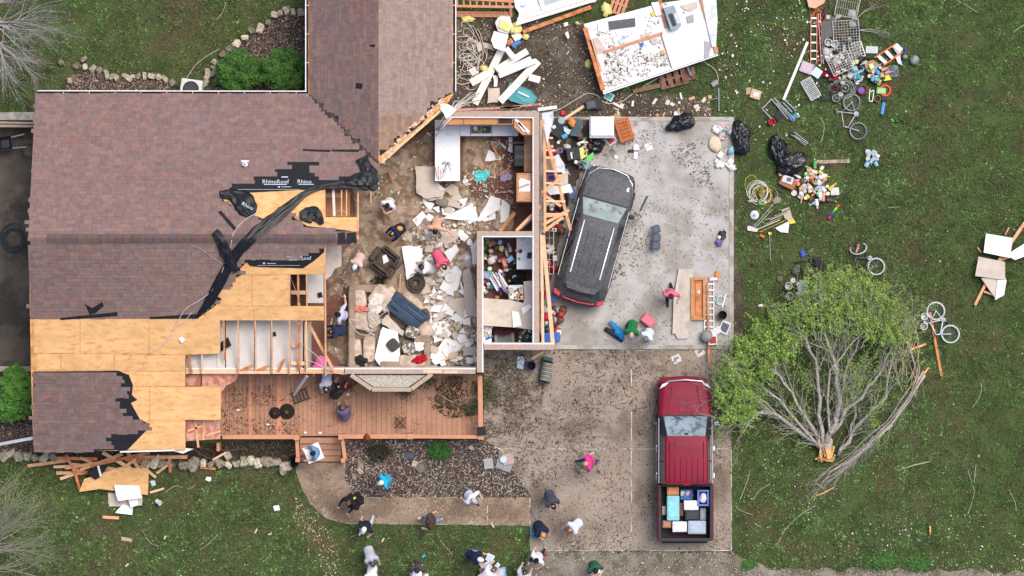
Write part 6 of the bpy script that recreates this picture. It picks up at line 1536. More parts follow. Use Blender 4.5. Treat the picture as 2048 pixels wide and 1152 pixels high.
for k, (px, py) in enumerate(((1311, 459), (1312, 476), (1311, 492))):
	o = root('stool', P(px, py, .1), R((18, 4, -8)[k]), ('blue grey stool farthest from the ladder', 'blue grey stool in the middle of three', 'blue grey stool nearest the ladder')[k], 'stool', 'three blue grey stools on the slab')
	MB().rbox((0, 0, .43), (.30, .30, .06), .06).build('seat', paint('56616c', .6), o)
	for sx in (-1, 1):
		for sy in (-1, 1): MB().tube([(sx * .1, sy * .1, .42), (sx * .13, sy * .13, 0)], .012, 5).build('leg', m_steel, o)
pole('green_pump', (1281, 421), (1295, 392), .035, paint('2f5648', .5), 'dark green pole on the slab beside the suv'); cable('loose_cable', [(1264, 447), (1276, 440), (1288, 425), (1295, 405)], .006, m_blk, 'thin dark cord curling beside the suv')
clutter(5, [(1425, 455), (1452, 455), (1455, 485), (1430, 490)], 'on the right edge of the slab', 'small things on the right slab edge', ['2c2c30', '7a5a9a', 'b8b4ae', 'e8e4de'], seed=11, smax=1.6)
clutter(8, [(1425, 242), (1462, 240), (1464, 265), (1440, 285), (1425, 270)], 'in the upper slab corner', 'packets in the upper slab corner', ['d88aa0', 'e8e4de', 'b8b4ae'], seed=12, smax=1.3, kinds=('bag', 'box'))
MB().blob(P(1430, 288, .16), (.5, .62, .16), 16, 8, .12, 1.6, 4, rz=R(20)).build('cream_cushion', paint('d8c4a4', .9), smooth=True, label='cream cushion on the right edge of the slab', cat='cushion')
clutter(9, [(1428, 302), (1462, 300), (1464, 335), (1430, 342)], 'below the cream cushion', 'packets below the cream cushion', ['d88a4a', 'e8e4de', 'e8e4de', '88b8c8'], seed=13, smax=1.3, kinds=('bag', 'box'))
coil(1446, 268, 8, 4, '60a898', 'small green hose coil in the upper slab corner')
gs = root('gutter_guard', (0, 0, 0), 0, 'long ribbed beige panel lying on the slab', 'panel')
MB().prism(PL([(1357, 538), (1387, 538), (1382, 670), (1376, 677), (1356, 678), (1350, 668), (1344, 668)], .2), .1, .2).build('panel', mat('beige_panel', 'c6bdae', rough=.8, var=.05, c2='b0a694', s2=3.), gs)
for k in range(42): MB().beam(P(1362 - k * .08, 541 + k * 3, .205), P(1370 - k * .08, 541 + k * 3, .205), .02, .012).build('rib', m_cream, gs)
MB().prism(PL([(1347, 600), (1357, 540), (1359, 540), (1352, 668), (1345, 666)], .24), .2, .23).build('side_flange', m_cream, gs)
dr = root('wooden_tray', (0, 0, 0), 0, 'long wooden tray lying between the beige panel and ladder', 'tray')
pbox('base', 1384, 556, 1410, 640, .1, .16, m_oak, dr)
for q in ((1382, 555, 1387, 640), (1406, 555, 1411, 640), (1387.5, 555, 1405.5, 560), (1387.5, 635, 1405.5, 640)): pbox('side', *q, .1, .28, m_oak, dr)
pbox('inner_tray', 1391, 564, 1403, 630, .16, .2, m_lumber3, dr); lid(1397, 584, .07, 'd0ccc4', 'white cup in the long wooden tray', z=.2)
ladder((1418, 562), (1418, 660), 19, 8, m_metal, 'aluminium ladder lying on the slab'); MB().beam(P(1415, 566, .26), P(1418, 725, .26), .07, .05).build('loose_board', m_lumber3, label='red brown stick lying over the aluminium ladder', cat='stick')
boxy('pink_packet', 1427, 558, 20, 8, .08, 3, 'd88a98', 'pink packet at the end of the aluminium ladder', 'packet', detail='e8d8d8'); boxy('orange_cup', 1435, 548, 9, 12, .1, -15, 'd08a3a', 'orange cup above the pink packet', 'cup')
MB().blob(P(1413, 673, .32), (.46, .46, .42), 16, 10, .04, 2, 6).build('grey_sack', paint('8f8f8e', .7), smooth=True, label='round grey sack at the foot of the ladder', cat='sack')
bucket(1444, 630, .16, .3, '2a2a2c', 'black bucket on the right edge of the slab', inner='141416'); boxy('red_tub', 1425, 680, 18, 20, .22, 4, 'e0dedc', 'white tub of red things at the slab corner', 'tub', detail='b02830')
boxy('clear_tub', 1432, 662, 20, 14, .12, 30, 'd4d8da', 'clear plastic tub above the white tub', 'tub'); boxy('paper_box', 1449, 655, 20, 26, .08, -22, 'd8dade', 'printed white box by the slab corner', 'box', detail='55606a')
coil(1441, 600, 8, 3, 'b8ccd0', 'pale plastic hose on the slab edge', th=.02); pole('white_tube', (1444, 615), (1452, 588), .035, paint('e4e8e8', .4), 'white tube bent beside the plastic hose')
for px, py, rot, lb in ((1353, 718, 25, 'newspaper sheet on the driveway below the slab'), (1400, 704, 28, 'newspaper page at the slab edge')):
	o = boxy('newspaper', px, py, 18, 16, .015, rot, 'd6d4d0', lb, 'newspaper'); MB().box((0, .02, .02), (.2, .1, .004)).build('print', paint('8d8c8a', .8), o)
boxy('pink_toolbox', 1296, 641, 26, 18, .3, -38, 'd86a78', 'pink plastic toolbox beside the two people', 'toolbox', detail='e07884')
def chairbag(pts, w, c_, lb, z=.14):
	MB().tube([P(a, b, z + w / 2) for a, b in pts], [w * .8] + [w] * (len(pts) - 2) + [w * .8], 10).build('chair_bag', paint(c_, .7), smooth=True, label=lb, cat='bag')
chairbag([(1210, 657), (1222, 664), (1236, 674), (1246, 682)], .10, '2a2c34', 'long black chair bag beside the folded blue chair')
fb = root('folded_chair', (0, 0, 0), 0, 'folded blue camp chair being packed by the person in green', 'chair')
for a, b in (((1218, 644), (1254, 672)), ((1221, 642), (1252, 666)), ((1222, 647), (1246, 678)), ((1228, 652), (1252, 680))): MB().tube([P(*a, .3), P(*b, .35)], .04, 7).build('frame_tube', paint('2f88c0', .5), fb)
MB().blob(P(1240, 667, .3), (.5, .34, .2), 12, 7, .3, 2, 2, rz=R(-40)).build('seat_cloth', paint('2c90cc', .7), fb, smooth=True)
bucket(1062, 731, .18, .35, '45487a', 'blue bucket beside the hose reel', inner='15151c'); cloth('white_bag', 1041, 725, 18, 24, .05, paint('d4e0e6', .6), 'white plastic bag beside the blue bucket', seed=51, amp=.15)
hr = root('hose_reel', P(1092, 742, .02), R(80), 'grey hose reel at the slab corner', 'hose reel')
for k in range(9): MB().ring((-.32 + k * .075, 0, .24), .17, .034, Matrix.Rotation(R(90), 3, 'Y'), 18, 6).build('hose_turn', paint(('9a9a90', '86867c')[k % 2], .6), hr, smooth=True)
for x in (-.4, .36): MB().rbox((x, 0, .24), (.03, .46, .46), .012).build('side_plate', paint('3a3c3e', .5), hr)
MB().box((.46, .0, .2), (.12, .34, .3)).build('handle', paint('2c4a4a', .5), hr); plank((1063, 718), (1088, 703), .09, m_lumber2, 'split pale board above the blue bucket')
for k, (px, py, w, h, hh, rot, c_, lb) in enumerate(((977, 927, 19, 21, .1, 8, '9aa09c', 'grey storage lid in the bed'), (1010, 926, 32, 30, .08, -20, '8d8d8c', 'grey stepping slab in the bed'), (1016, 918, 22, 22, .12, 12, 'b09890', 'pinkish slab lying on the stepping slab'))): boxy('flat_slab', px, py, w, h, hh, rot, c_, lb, 'slab')
lid(1007, 919, .13, 'b8d0d0', 'pale green lid on the slabs in the bed', z=.14); bucket(843, 934, .19, .14, '8a8172', 'shallow grey planter in the bed', inner='7a7060', cat='planter', name='planter'); boxy('dark_sheet', 820, 911, 18, 12, .08, -10, '4c525c', 'dark blue panel in the bed', 'panel'); boxy('wood_block', 799, 890, 6, 6, .08, 20, 'b8906c', 'small wood block by the deck edge', 'block')
boxy('wood_block', 706, 917, 6, 6, .08, 20, 'b8906c', 'small wood block beside the steps', 'block'); pole('red_stick', (770, 925), (781, 910), .015, paint('9a4a3c', .7), 'thin red stick in the bed')
gr = root('folding_chair', P(601, 792, DZ), R(20), 'black folding chair lying on the deck', 'chair')
for k in range(5): MB().beam((-.26 + k * .13, -.18, .1), (-.26 + k * .13, .2, .1), .05, .02).build('slat', paint('4a3a32', .7), gr)
for y in (-.19, .21): MB().tube([(-.34, y, .08), (.34, y, .08)], .016, 6).build('rail', paint('2c2622', .6), gr)
for k, (px, py, r_, lb) in enumerate(((574, 823, .27, 'dark woven basket seat on the deck'), (550, 826, .2, 'dark wreath of twigs on the left deck'))):
	mb = MB()
	for q in range(7): mb.ring(P(px, py, DZ + .04 + q * .022), r_ * (1 - .11 * q), .02, None, 20, 5)
	mb.build('woven_basket', mat('dark_wicker', '2e2720', rough=.9, var=.3, scale=20.), smooth=True, label=lb, cat='basket')
wt = root('wire_table', P(801, 845, DZ), 0, 'round wire table with crossed legs upside down on the deck', 'table')
MB().ring((0, 0, .25), .19, .012).build('rim', paint('4a352c', .6), wt)
mb = MB()
for k in range(9): mb.tube([(-.17 + k * .042, -math.sqrt(max(.0, .035 - (-.17 + k * .042) ** 2)), .25), (-.17 + k * .042, math.sqrt(max(.0, .035 - (-.17 + k * .042) ** 2)), .25)], .005, 4)
mb.build('mesh_top', paint('5a4438', .6), wt, kind='stuff')
for a in (45, 135): MB().tube([(math.cos(R(a)) * .3, math.sin(R(a)) * .3, .02), (0, 0, .34), (-math.cos(R(a)) * .3, -math.sin(R(a)) * .3, .02)], .014, 6).build('crossed_leg', paint('3a2a24', .6), wt)
lid(686, 751, .1, '8a9090', 'grey dish against the house wall on the deck'); boxy('wood_crate', 717, 775, 18, 16, .2, 40, 'a88f58', 'tan wooden box beside the bay window', 'box'); boxy('red_bag', 693, 772, 14, 18, .25, 40, '7c1c24', 'dark red bag on the deck by the bay window', 'bag')
boxy('black_jacket', 963, 862, 17, 17, .12, 5, '17181c', 'black jacket hanging on the corner deck post', 'jacket', z=1.4); cloth('black_backpack', 588, 923, 14, 24, .35, paint('17181c', .8), 'black backpack beside the deck steps', seed=61, amp=.35); MB().blob(P(734, 874, 1.42), (.2, .26, .16), 10, 7, .4, 3, 3).build('rusty_ornament', paint('8a3c1c', .8), smooth=True, label='rusty leaf ornament on the deck rail', cat='ornament')
for px, py, lb in ((640, 866, 'white scrap above the deck steps'), (536, 849, 'white scrap beside the seam board'), (476, 820, 'small white scrap on the left deck'), (696, 789, 'white scrap below the red bag'), (610, 865, 'white stone on the deck by the steps')):
	MB().blob(P(px, py, DZ + .04), (.13, .09, .05), 8, 5, .3, 2, px).build('white_scrap', m_white, label=lb, cat='scrap')
# ------------------------------------------------------------------ left patio
pw_ = root('patio_wall', (0, 0, 0), 0, 'low concrete wall with rail at the top of the patio', 'wall')
MB().prism(PL([(-60, 225), (70, 224), (70, 240), (-60, 240)], .8), 0, .8).build('wall', m_kerb, pw_); MB().beam(P(-60, 244, .9), P(70, 246, .9), .07, .06).build('rail', m_plate, pw_); MB().beam(P(-60, 251, .8), P(70, 252, .8), .1, .06).build('rail', m_plate, pw_)
MB().prism(PL([(-60, 733), (64, 733), (64, 743), (-60, 743)], .3), 0, .3).build('low_wall', m_kerb, label='low concrete wall at the bottom of the patio', cat='wall')
wb = root('wheelbarrow', P(14, 288, .05), R(8), 'black wheelbarrow tray at the top of the patio', 'wheelbarrow')
MB().lathe((0, 0, .3), [(.22, 0), (.38, .25), (.36, .25), (.2, .03)], 4, Matrix.Rotation(R(45), 3, 'Z')).build('tray', paint('2c3036', .5), wb)
for y in (-.2, .2): MB().tube([(-.5, y, .28), (.2, y, .3), (.75, y * 1.2, .5)], .025, 6).build('handle', paint('b8a890', .6), wb)
MB().lathe((-.6, 0, .2), [(.2, -.05), (.2, .05)], 16, Matrix.Rotation(R(90), 3, 'X')).build('tyre', m_rubber, wb)
for x, y in ((.25, -.18), (.25, .18)): MB().tube([(x, y, .3), (x + .05, y, 0)], .015, 5).build('leg', m_steel, wb)
coil(28, 478, 23, 8, '2c3c40', 'dark green garden hose coiled on the patio', th=.018, seed=3, spread=.35); coil(58, 300, 13, 1, '26282a', 'thin dark hose behind the wheelbarrow', th=.012, seed=4)
dsp = MB().beam(P(-30, 894, .12), P(66, 876, 2.2), .11, .09).build('downspout', m_paint, label='white downspout sticking out at the lower left house corner', cat='downspout')
ac = root('air_conditioner', P(386, 180, .02), R(-8), 'white air conditioner half hidden under the back gutter', 'air conditioner')
MB().rbox((0, 0, .4), (.8, .7, .8), .04).build('cabinet', paint('cfd0ca', .5), ac); MB().ring((0, -.02, .81), .28, .02).build('fan_ring', paint('2a2a2a', .5), ac); MB().lathe((0, -.02, .79), [(.27, 0), (.27, .012)], 20).build('fan_grille', paint('3a3c3a', .6), ac)
cable('cut_branch', [(368, 166), (378, 150), (392, 130), (415, 112), (440, 98)], .015, m_twig, 'thin bare branch leaning on the air conditioner', 'branch')
# ------------------------------------------------------------------ stones edging the beds
def stone_mesh(seed):
	mb = MB(); k = (.7, 1.5, .85, 1.15, .6, 1.0, 1.7, .8, 1.2)[seed]; mb.col = (k, k * (1.02 if seed % 3 == 0 else .97), k * .92)
	return mb.blob((0, 0, 0), (1, 1, 1), 9, 6, .3, 1.4, seed, sq=.6).mesh('stone', m_stone, smooth=False, tint=True)
SM = [stone_mesh(i) for i in range(9)]
def stones(lst, lb, smin=16, smax=24, hz=.24):
	o = root('stone_border', (0, 0, 0), 0, lb, 'stone border')
	for k, it in enumerate(lst):
		px, py = it[0], it[1]; s_ = it[2] if len(it) > 2 else rng.uniform(smin, smax)
		st = mk('stone', SM[rng.randrange(9)], o)
		st.location = P(px, py, hz * .4); st.scale = (s_ / S * rng.uniform(.9, 1.25), s_ / S * rng.uniform(.6, 1.), hz * rng.uniform(.6, 1.3)); st.rotation_euler = (0, 0, rng.uniform(0, 3.1))
stones([(139, 161, 12), (122, 124, 12), (168, 118, 14), (186, 137, 16), (200, 140, 12), (214, 150), (223, 155), (232, 155), (250, 152, 11), (257, 157), (266, 153, 12), (277, 152, 13), (289, 152), (303, 153), (317, 154), (330, 158), (346, 165, 14), (170, 133, 13), (155, 132, 13)], 'row of stones along the narrow bed under the back gutter', 13, 17)
stones([(408, 170, 12), (413, 163, 12), (427, 146, 13), (415, 144, 13), (430, 124, 14), (449, 108, 15), (461, 97, 15), (474, 86, 16), (489, 75, 15), (505, 62, 15), (520, 57, 17), (537, 44, 15), (549, 30, 14), (561, 26, 13), (573, 22, 14), (586, 24, 14), (602, 25, 16), (613, 24, 12), (428, 135, 12), (414, 153, 12)], 'curved row of stones around the two round shrubs', 14, 18)
stones([(8, 912, 20), (20, 908, 22), (36, 913, 20), (54, 913, 19), (69, 916, 15), (88, 916, 24), (106, 913, 14), (326, 928, 18), (345, 928, 14), (365, 930, 22), (387, 928, 26), (407, 925, 18), (424, 927, 16), (440, 926, 18), (456, 929, 15), (472, 928, 18), (488, 925, 18), (502, 920, 18), (455, 911, 16), (516, 925, 18), (533, 922, 22), (552, 924, 22), (572, 932, 24), (310, 925, 20), (290, 926, 18), (565, 945, 14)], 'row of boulders along the front of the porch', 18, 24, .3)
stones([(721, 930, 20), (720, 942, 14), (708, 953, 12), (829, 928, 13), (942, 896, 12), (1000, 905, 8)], 'loose pale stones in the front bed', 10, 18, .16)
# ------------------------------------------------------------------ yard: heaps of salvaged things
frag('terracotta_sheet', [(1612, -10), (1655, -10), (1648, 6), (1630, 17), (1617, 14)], .2, .03, paint('e0a888', .6), 'pale orange broken sheet at the top edge of the lawn', 'sheet')
coil(1638, 31, 13, 6, 'c8602c', 'orange extension cord heap beside the red ladder', th=.014, seed=7, spread=.6, cat='cord')
ld = ladder((1628, 28), (1627, 126), 12, 6, paint('d88078', .5), 'red fibreglass ladder lying in the grass', dz=.0); ladder((1638, 26), (1645, 128), 4, 3, paint('dc8a84', .5), 'red ladder section stacked beside the red ladder', z=.06)
frag('black_tarp_sheet', [(1641, 45), (1660, 32), (1670, 35), (1668, 70), (1655, 78), (1648, 95), (1642, 100)], .12, .03, m_bag, 'black plastic sheet right of the red ladder', 'tarp', jag=2); pole('metal_pole', (1653, 62), (1645, 125), .018, m_steel, 'grey pole beside the red ladder', z=.16)
rack(1694, 12, 44, 46, -12, 10, 3, 'b4b0a0', 'curved pale wire rack at the top of the heap', depth=.3); rack(1692, 75, 52, 66, 4, 9, 12, 'bdb9ae', 'large pale wire shelf in the middle of the heap', depth=.2); rack(1679, 128, 44, 36, 24, 9, 7, 'cfccc4', 'tilted white wire basket below the large shelf', depth=.3); rack(1705, 124, 26, 30, -4, 3, 8, 'c4c0b4', 'narrow wire shelf beside the tilted basket', depth=.1)
rack(1713, 101, 26, 30, 18, 4, 5, 'e0e0da', 'cream slatted tray right of the wire shelf', depth=.05, r_=.012); rack(1621, 178, 22, 42, 30, 8, 12, 'd8d8d4', 'white plastic crate lying left of the cable heap', depth=.12, r_=.009)
boxy('white_tray', 1743, 100, 24, 14, .1, -2, 'd0d2d2', 'white rectangular tray right of the cream tray', 'tray', detail='c0c2c4')
for k, (px, py, c_, lb) in enumerate(((1655, 86, 'd0d4d6', 'white bucket beside the black plastic sheet'), (1668, 89, 'd8dcdc', 'second white bucket beside the wire shelf'))): bucket(px, py, .13, .28, c_, lb, inner='c8ccd0')
clutter(8, [(1648, 95), (1675, 100), (1672, 120), (1652, 115)], 'below the white buckets', 'jars below the white buckets', ['b8b4ae', '88b8c8'], seed=21, kinds=('jar',), smax=1.8)
sl = root('step_ladder', (0, 0, 0), 0, 'orange step ladder with white treads on the lawn', 'ladder')
for a, b in (((1749, 115), (1793, 87)), ((1767, 131), (1805, 104))): MB().beam(P(*a, .14), P(*b, .14), .05, .08).build('side_rail', paint('d8683c', .5), sl)
for t in (.15, .5, .85): MB().beam(P(1749 + 44 * t, 115 - 28 * t, .16), P(1767 + 38 * t, 131 - 27 * t, .16), .13, .03).build('tread', paint('d8d8da', .5), sl)
MB().prism(PL([(1786, 94), (1794, 86), (1806, 98), (1799, 106)], .2), .1, .22).build('top_cap', paint('d4d4d8', .5), sl); MB().prism(PL([(1790, 112), (1800, 105), (1802, 120), (1805, 131), (1796, 126)], .15), .05, .12).build('brace', paint('d0d2d4', .5), sl)
MB().ring(P(1806, 101, .1), .11, .03, n=20, a0=-1.2, a1=1.8).build('blue_hoop', paint('3c50a0', .5), label='blue plastic hoop beside the step ladder', cat='hoop')
for px, py, r_, lb in ((1828, 121, .18, 'clear plastic jug at the end of the step ladder'), (1809, 114, .1, 'small clear jar beside the plastic jug')): MB().lathe(P(px, py, .0), [(r_, 0), (r_, .2), (r_ * .8, .26), (r_ * .4, .28)], 16).build('clear_jug', mat('cloudy_plastic', '7f8a8a', rough=.2, var=.2, c2='5a6666', s2=8.), label=lb, cat='jug')
cloth('clear_bag', 1784, 142, 28, 24, .05, MATS['cloudy_plastic'], 'clear plastic bag below the step ladder', seed=71, amp=.2)
cb = root('open_box', (0, 0, 0), 0, 'brown open carton spilling its contents below the step ladder', 'box')
MB().prism(PL([(1729, 133), (1738, 122), (1747, 120), (1768, 136), (1764, 140), (1745, 128), (1733, 138)], .3), .0, .3).build('flap', paint('a88468', .8), cb); MB().prism(PL([(1735, 138), (1747, 128), (1768, 141), (1762, 165), (1745, 165)], .1), 0, .12).build('carton', paint('8a6a50', .8), cb)
clutter(26, [(1738, 132), (1750, 128), (1772, 142), (1768, 162), (1748, 168), (1736, 150)], 'spilling out of the brown carton', 'things spilling out of the brown carton', ['e8e4de', 'd8c040', '58a860', 'c9a07c', '2c2c30', 'b8b4ae', '4aa8d8', 'd88aa0'], z=.13, zspread=.15, seed=22, smax=1.3)
frag('yellow_folder', [(1762, 160), (1775, 147), (1784, 159), (1770, 162)], .12, .02, paint('d8d040', .6), 'yellow folder beside the brown carton', 'folder')
cloth('red_bag', 1665, 144, 34, 28, .05, paint('b01c30', .8), 'red cloth bag below the wire baskets', seed=72, amp=.25); cloth('blue_cloth', 1710, 147, 28, 20, .05, paint('a8c8d8', .8), 'pale blue cloth right of the red bag', seed=73, amp=.15); cloth('teal_cloth', 1717, 155, 14, 12, .2, paint('48b0b8', .8), 'teal cloth on the pale blue one', seed=74, amp=.12); cloth('black_garment', 1724, 130, 30, 26, .05, paint('17181c', .9), 'black garment left of the brown carton', seed=75, amp=.25); cloth('cream_cloth', 1710, 124, 14, 9, .2, paint('e0dcae', .8), 'small cream cloth above the blue one', seed=76, amp=.1)
boxy('striped_cushion', 1613, 136, 26, 22, .14, -20, 'b8a8b0', 'grey striped cushion left of the white box', 'cushion', detail='c4b4bc'); boxy('white_box', 1633, 146, 18, 18, .16, -35, 'dde4e8', 'white box right of the striped cushion', 'box', detail='ccd8de'); boxy('cardboard_scrap', 1689, 154, 10, 7, .05, 5, 'c9c09a', 'cardboard scrap above the cable heap', 'scrap')
coil(1685, 178, 24, 10, '8d908c', 'heap of grey cables above the upper bicycle', th=.013, seed=9, spread=.3, ell=.75, cat='cable', name='cable_heap'); coil(1652, 180, 20, 6, '33403a', 'dark green hose left of the grey cables', th=.014, seed=10, spread=.4, name='garden_hose'); coil(1645, 205, 20, 1, '5a6a58', 'loose green hose loop on the lawn', th=.01, seed=12, name='garden_hose')
MB().ring(P(1668, 178, .25), .14, .03).ring(P(1672, 174, .2), .09, .025).build('brown_basket', paint('5a3028', .7), label='brown ring basket inside the cable heap', cat='basket')
bucket(1723, 180, .17, .2, '8a2040', 'dark red bowl right of the cable heap', inner='7a6aa8', name='bowl', cat='bowl'); bucket(1754, 198, .12, .15, '8a7058', 'brown flower pot beside the red hoop', inner='4a3428', name='flower_pot', cat='pot')
MB().ring(P(1770, 181, .05), .19, .045, n=24).build('orange_hoop', paint('d84c34', .5), label='orange red hoop beside the green box', cat='hoop'); boxy('green_box', 1762, 182, 19, 13, .12, -4, '88c060', 'green printed box inside the orange hoop', 'box', detail='a8c8a0')
MB().beam(P(1768, 205, .05), P(1764, 228, .05), .11, .06).build('blue_bat', paint('3c8cc8', .5), label='blue toy bat below the orange hoop', cat='bat'); boxy('black_case', 1768, 197, 12, 10, .08, 10, '26282c', 'black case above the blue bat', 'case')
mb = MB()
for a, b in (((1740, 178), (1738, 202)), ((1738, 202), (1745, 203)), ((1745, 203), (1748, 180)), ((1748, 180), (1741, 184))): mb.tube([P(*a, .04), P(*b, .04)], .015, 6)
mb.build('chrome_shelf', m_chrome, label='small chrome rack left of the flower pot', cat='rack')
bike((1703, 205), (1716, 262), 'c4b8c0', '5c605c', 'silver bicycle lying below the cable heap', side=-1, seat='6a6a6c')
bike((1752, 533), (1716, 497), '6a6c72', 'c0c0be', 'dark bicycle with pale tyres above the fallen tree', side=1, flip=Matrix.Rotation(R(48), 3, Vector((.5, 1, 0)).normalized()))
MB().beam(P(1712, 505, .25), P(1718, 488, .25), .05, .05).build('pink_flag', paint('d87888', .6), label='pink spoke guard on the dark bicycle wheel', cat='spoke guard')
bike((1871, 622), (1900, 668), 'e4e8f0', 'c9ccd0', 'white bicycle lying right of the fallen tree', side=-1, seat='d0d4da'); bike((1672, 196), (1690, 176), '4a4c4e', '4a4c4e', 'black child bicycle tangled in the cable heap', side=1)
clutter(52, [(1650, 100), (1690, 105), (1730, 120), (1735, 165), (1690, 170), (1650, 160)], 'in the wire rack heap on the lawn', 'small things in the wire rack heap', ['2c2c30', '2c2c30', 'b8b4ae', 'e8e4de', '6a4a3a', '88b8c8'], seed=31, zspread=.15, smax=1.5)
clutter(14, [(1650, 20), (1720, 30), (1710, 90), (1660, 80)], 'under the large wire shelf', 'things under the large wire shelf', ['2c2c30', 'b8b4ae', '6a4a3a'], seed=32, smax=1.8, kinds=('bag', 'box'))
wp_ = plank((1615, 84), (1567, 200), .10, m_siding, 'long white post lying across the lawn', t=.09)
co = root('cardboard_box', P(1511, 189, 0), R(-18), 'opened cardboard box on the lawn right of the pole', 'box')
MB().rbox((0, 0, .08), (.38, .34, .16), .01).build('carton', paint('c8a890', .8), co); MB().box((-.28, .04, .06), (.2, .26, .012), .3).build('flap', paint('b8957a', .8), co); MB().box((.02, .0, .165), (.2, .16, .008), .1).build('label_sheet', paint('e0d8d4', .7), co)
def camp_frame(name, segs, r_, c_, lb, z=.12, cloths=(), cat='chair'):
	o = root(name, (0, 0, 0), 0, lb, cat)
	for i, (a, b) in enumerate(segs): MB().tube([P(*a, z), P(*b, z + .04 * (i % 3))], r_, 6).build('frame_tube', paint(c_, .5), o)
	for poly, cc in cloths: MB().prism(PL(poly, z), z - .03, z + .02).build('fabric', paint(cc, .8), o)
camp_frame('camp_chair', (((1543, 198), (1576, 238)), ((1543, 198), (1524, 218)), ((1524, 218), (1544, 238)), ((1553, 206), (1588, 243)), ((1566, 205), (1584, 224)), ((1548, 196), (1590, 240)), ((1570, 200), (1592, 222))), .026, '9a9ea2', 'collapsed grey camp chair below the white post', cloths=(([(1548, 232), (1560, 218), (1568, 232), (1556, 244)], '2e3034'), ([(1578, 235), (1592, 226), (1598, 232), (1582, 242)], '2c88b8')))
bucket(1543, 244, .12, .18, 'c02438', 'red bucket beside the collapsed camp chair', inner='a01c2c'); boxy('pale_cushion', 1594, 231, 8, 9, .1, 20, 'd8c898', 'cream cup on the blue camp chair fabric', 'cup')
camp_frame('tripod', (((1582, 266), (1615, 288)), ((1584, 270), (1612, 291)), ((1580, 268), (1600, 280)), ((1588, 264), (1617, 286))), .014, 'b0b4b8', 'folded silver tripod in the grass', cat='tripod', cloths=(([(1578, 263), (1590, 268), (1586, 274), (1576, 270)], '26282c'),)); lid(1574, 270, .06, 'b4bcc0', 'small pale lid beside the tripod')
trash_bag(1556, 305, 34, 66, 14, 'tall black rubbish bag in the grass beside the slab', seed=7, hz=.55); trash_bag(1582, 328, 56, 42, 25, 'wide black rubbish bag beside the jar heap', seed=9, hz=.5)
plank((1632, 324), (1699, 322), .13, mat('weathered_board', 'b3a58c', rough=.9, c2='8a7c64', s2=6.), 'weathered board lying above the jar heap')
pb = root('carton', P(1575, 366, 0), R(-25), 'brown carton of papers beside the jar heap', 'box')
MB().rbox((0, 0, .12), (.62, .36, .24), .02).build('carton', paint('a06a44', .8), pb); MB().box((-.06, .1, .26), (.4, .26, .04), .1).build('papers', paint('d0ced0', .8), pb); MB().box((-.02, .12, .285), (.16, .14, .01), .3).build('printed_page', paint('6a6a70', .8), pb); MB().box((-.34, .2, .2), (.22, .12, .02), .6).build('flap', paint('c8a888', .8), pb)
JAR = [(1612, 345), (1625, 335), (1640, 338), (1652, 352), (1658, 372), (1655, 400), (1640, 405), (1620, 400), (1604, 398), (1590, 385), (1596, 362)]
clutter(78, JAR, 'in the heap of jars on the lawn', 'jars and bottles heaped on the lawn', ['e8e4de', 'e8e4de', 'e8e4de', 'b8b4ae', '88b8c8', 'c9a07c', 'd8c040', 'd88aa0', '58a860', 'd88a4a', '6a4a3a'], seed=23, kinds=('bottle', 'jar', 'can', 'jar', 'bottle'), z=.02, zspread=.14, smin=1., smax=1.5)
lid(1588, 386, .11, 'e4e4e0', 'round white lid at the left edge of the jar heap'); boxy('white_tub', 1669, 383, 17, 15, .14, 4, 'dcdcda', 'white square tub at the right edge of the jar heap', 'tub', detail='cfcfcd')
clutter(11, [(1730, 303), (1745, 300), (1760, 312), (1757, 325), (1742, 336), (1735, 325)], 'in the group of clear tubs', 'clear food tubs on the lawn', ['88b8c8', 'b8b4ae'], seed=24, kinds=('jar', 'box'), smin=1.2, smax=1.7)
coil(1518, 385, 16, 6, 'd8d4c8', 'white rope coil left of the jar heap', th=.013, seed=14, spread=.5, cat='rope', name='rope_coil'); coil(1532, 392, 16, 6, 'b89830', 'yellow and brown rope heap left of the jar heap', th=.012, seed=15, spread=.6, cat='rope', name='rope_coil'); coil(1503, 368, 12, 1, 'd0c828', 'yellow cord loop on the lawn', th=.01, seed=16, ell=1.4, cat='cord'); coil(1506, 388, 13, 1, 'd0c828', 'second yellow cord loop on the lawn', th=.01, seed=17, cat='cord'); coil(1555, 388, 9, 3, '3a3a3e', 'dark cable coil beside the ropes', th=.014, seed=18, cat='cable')
clutter(10, [(1503, 396), (1530, 394), (1535, 408), (1505, 410)], 'below the rope coils', 'small parts below the rope coils', ['2c2c30', '58a860', 'b8b4ae'], seed=25, smin=.5, smax=.8)
fan_ = root('lamp_shade', P(1509, 430, 0), 0, 'white round lamp shade at the tool heap', 'lamp')
MB().lathe((0, 0, 0), [(.17, 0), (.16, .06), (.05, .12), (.04, .14)], 24).build('shade', paint('d8dee2', .5), fan_); MB().lathe((0, 0, .14), [(.04, 0), (.03, .06)], 10).build('socket', m_steel, fan_)
def tool(name, a, b, head, ch, hh, lb, c_='b8b0a4', r_=.014, z=.06, m=None):
	o = root(name, (0, 0, 0), 0, lb, 'tool')
	MB().tube([P(*a, z), P(*b, z)], r_, 6).build('handle', m or paint(c_, .6), o)
	MB().prism(PL(head, z), max(.004, z - .03), z + hh).build('head', paint(ch, .6), o)
tool('shovel', (1512, 448), (1550, 404), [(1545, 402), (1552, 392), (1562, 396), (1560, 404), (1550, 408)], '8d8078', .04, 'shovel with a brown blade at the top of the tool heap')
tool('snow_shovel', (1530, 440), (1570, 428), [(1562, 420), (1578, 414), (1586, 440), (1570, 438)], 'b5aa9c', .05, 'beige snow shovel in the tool heap')
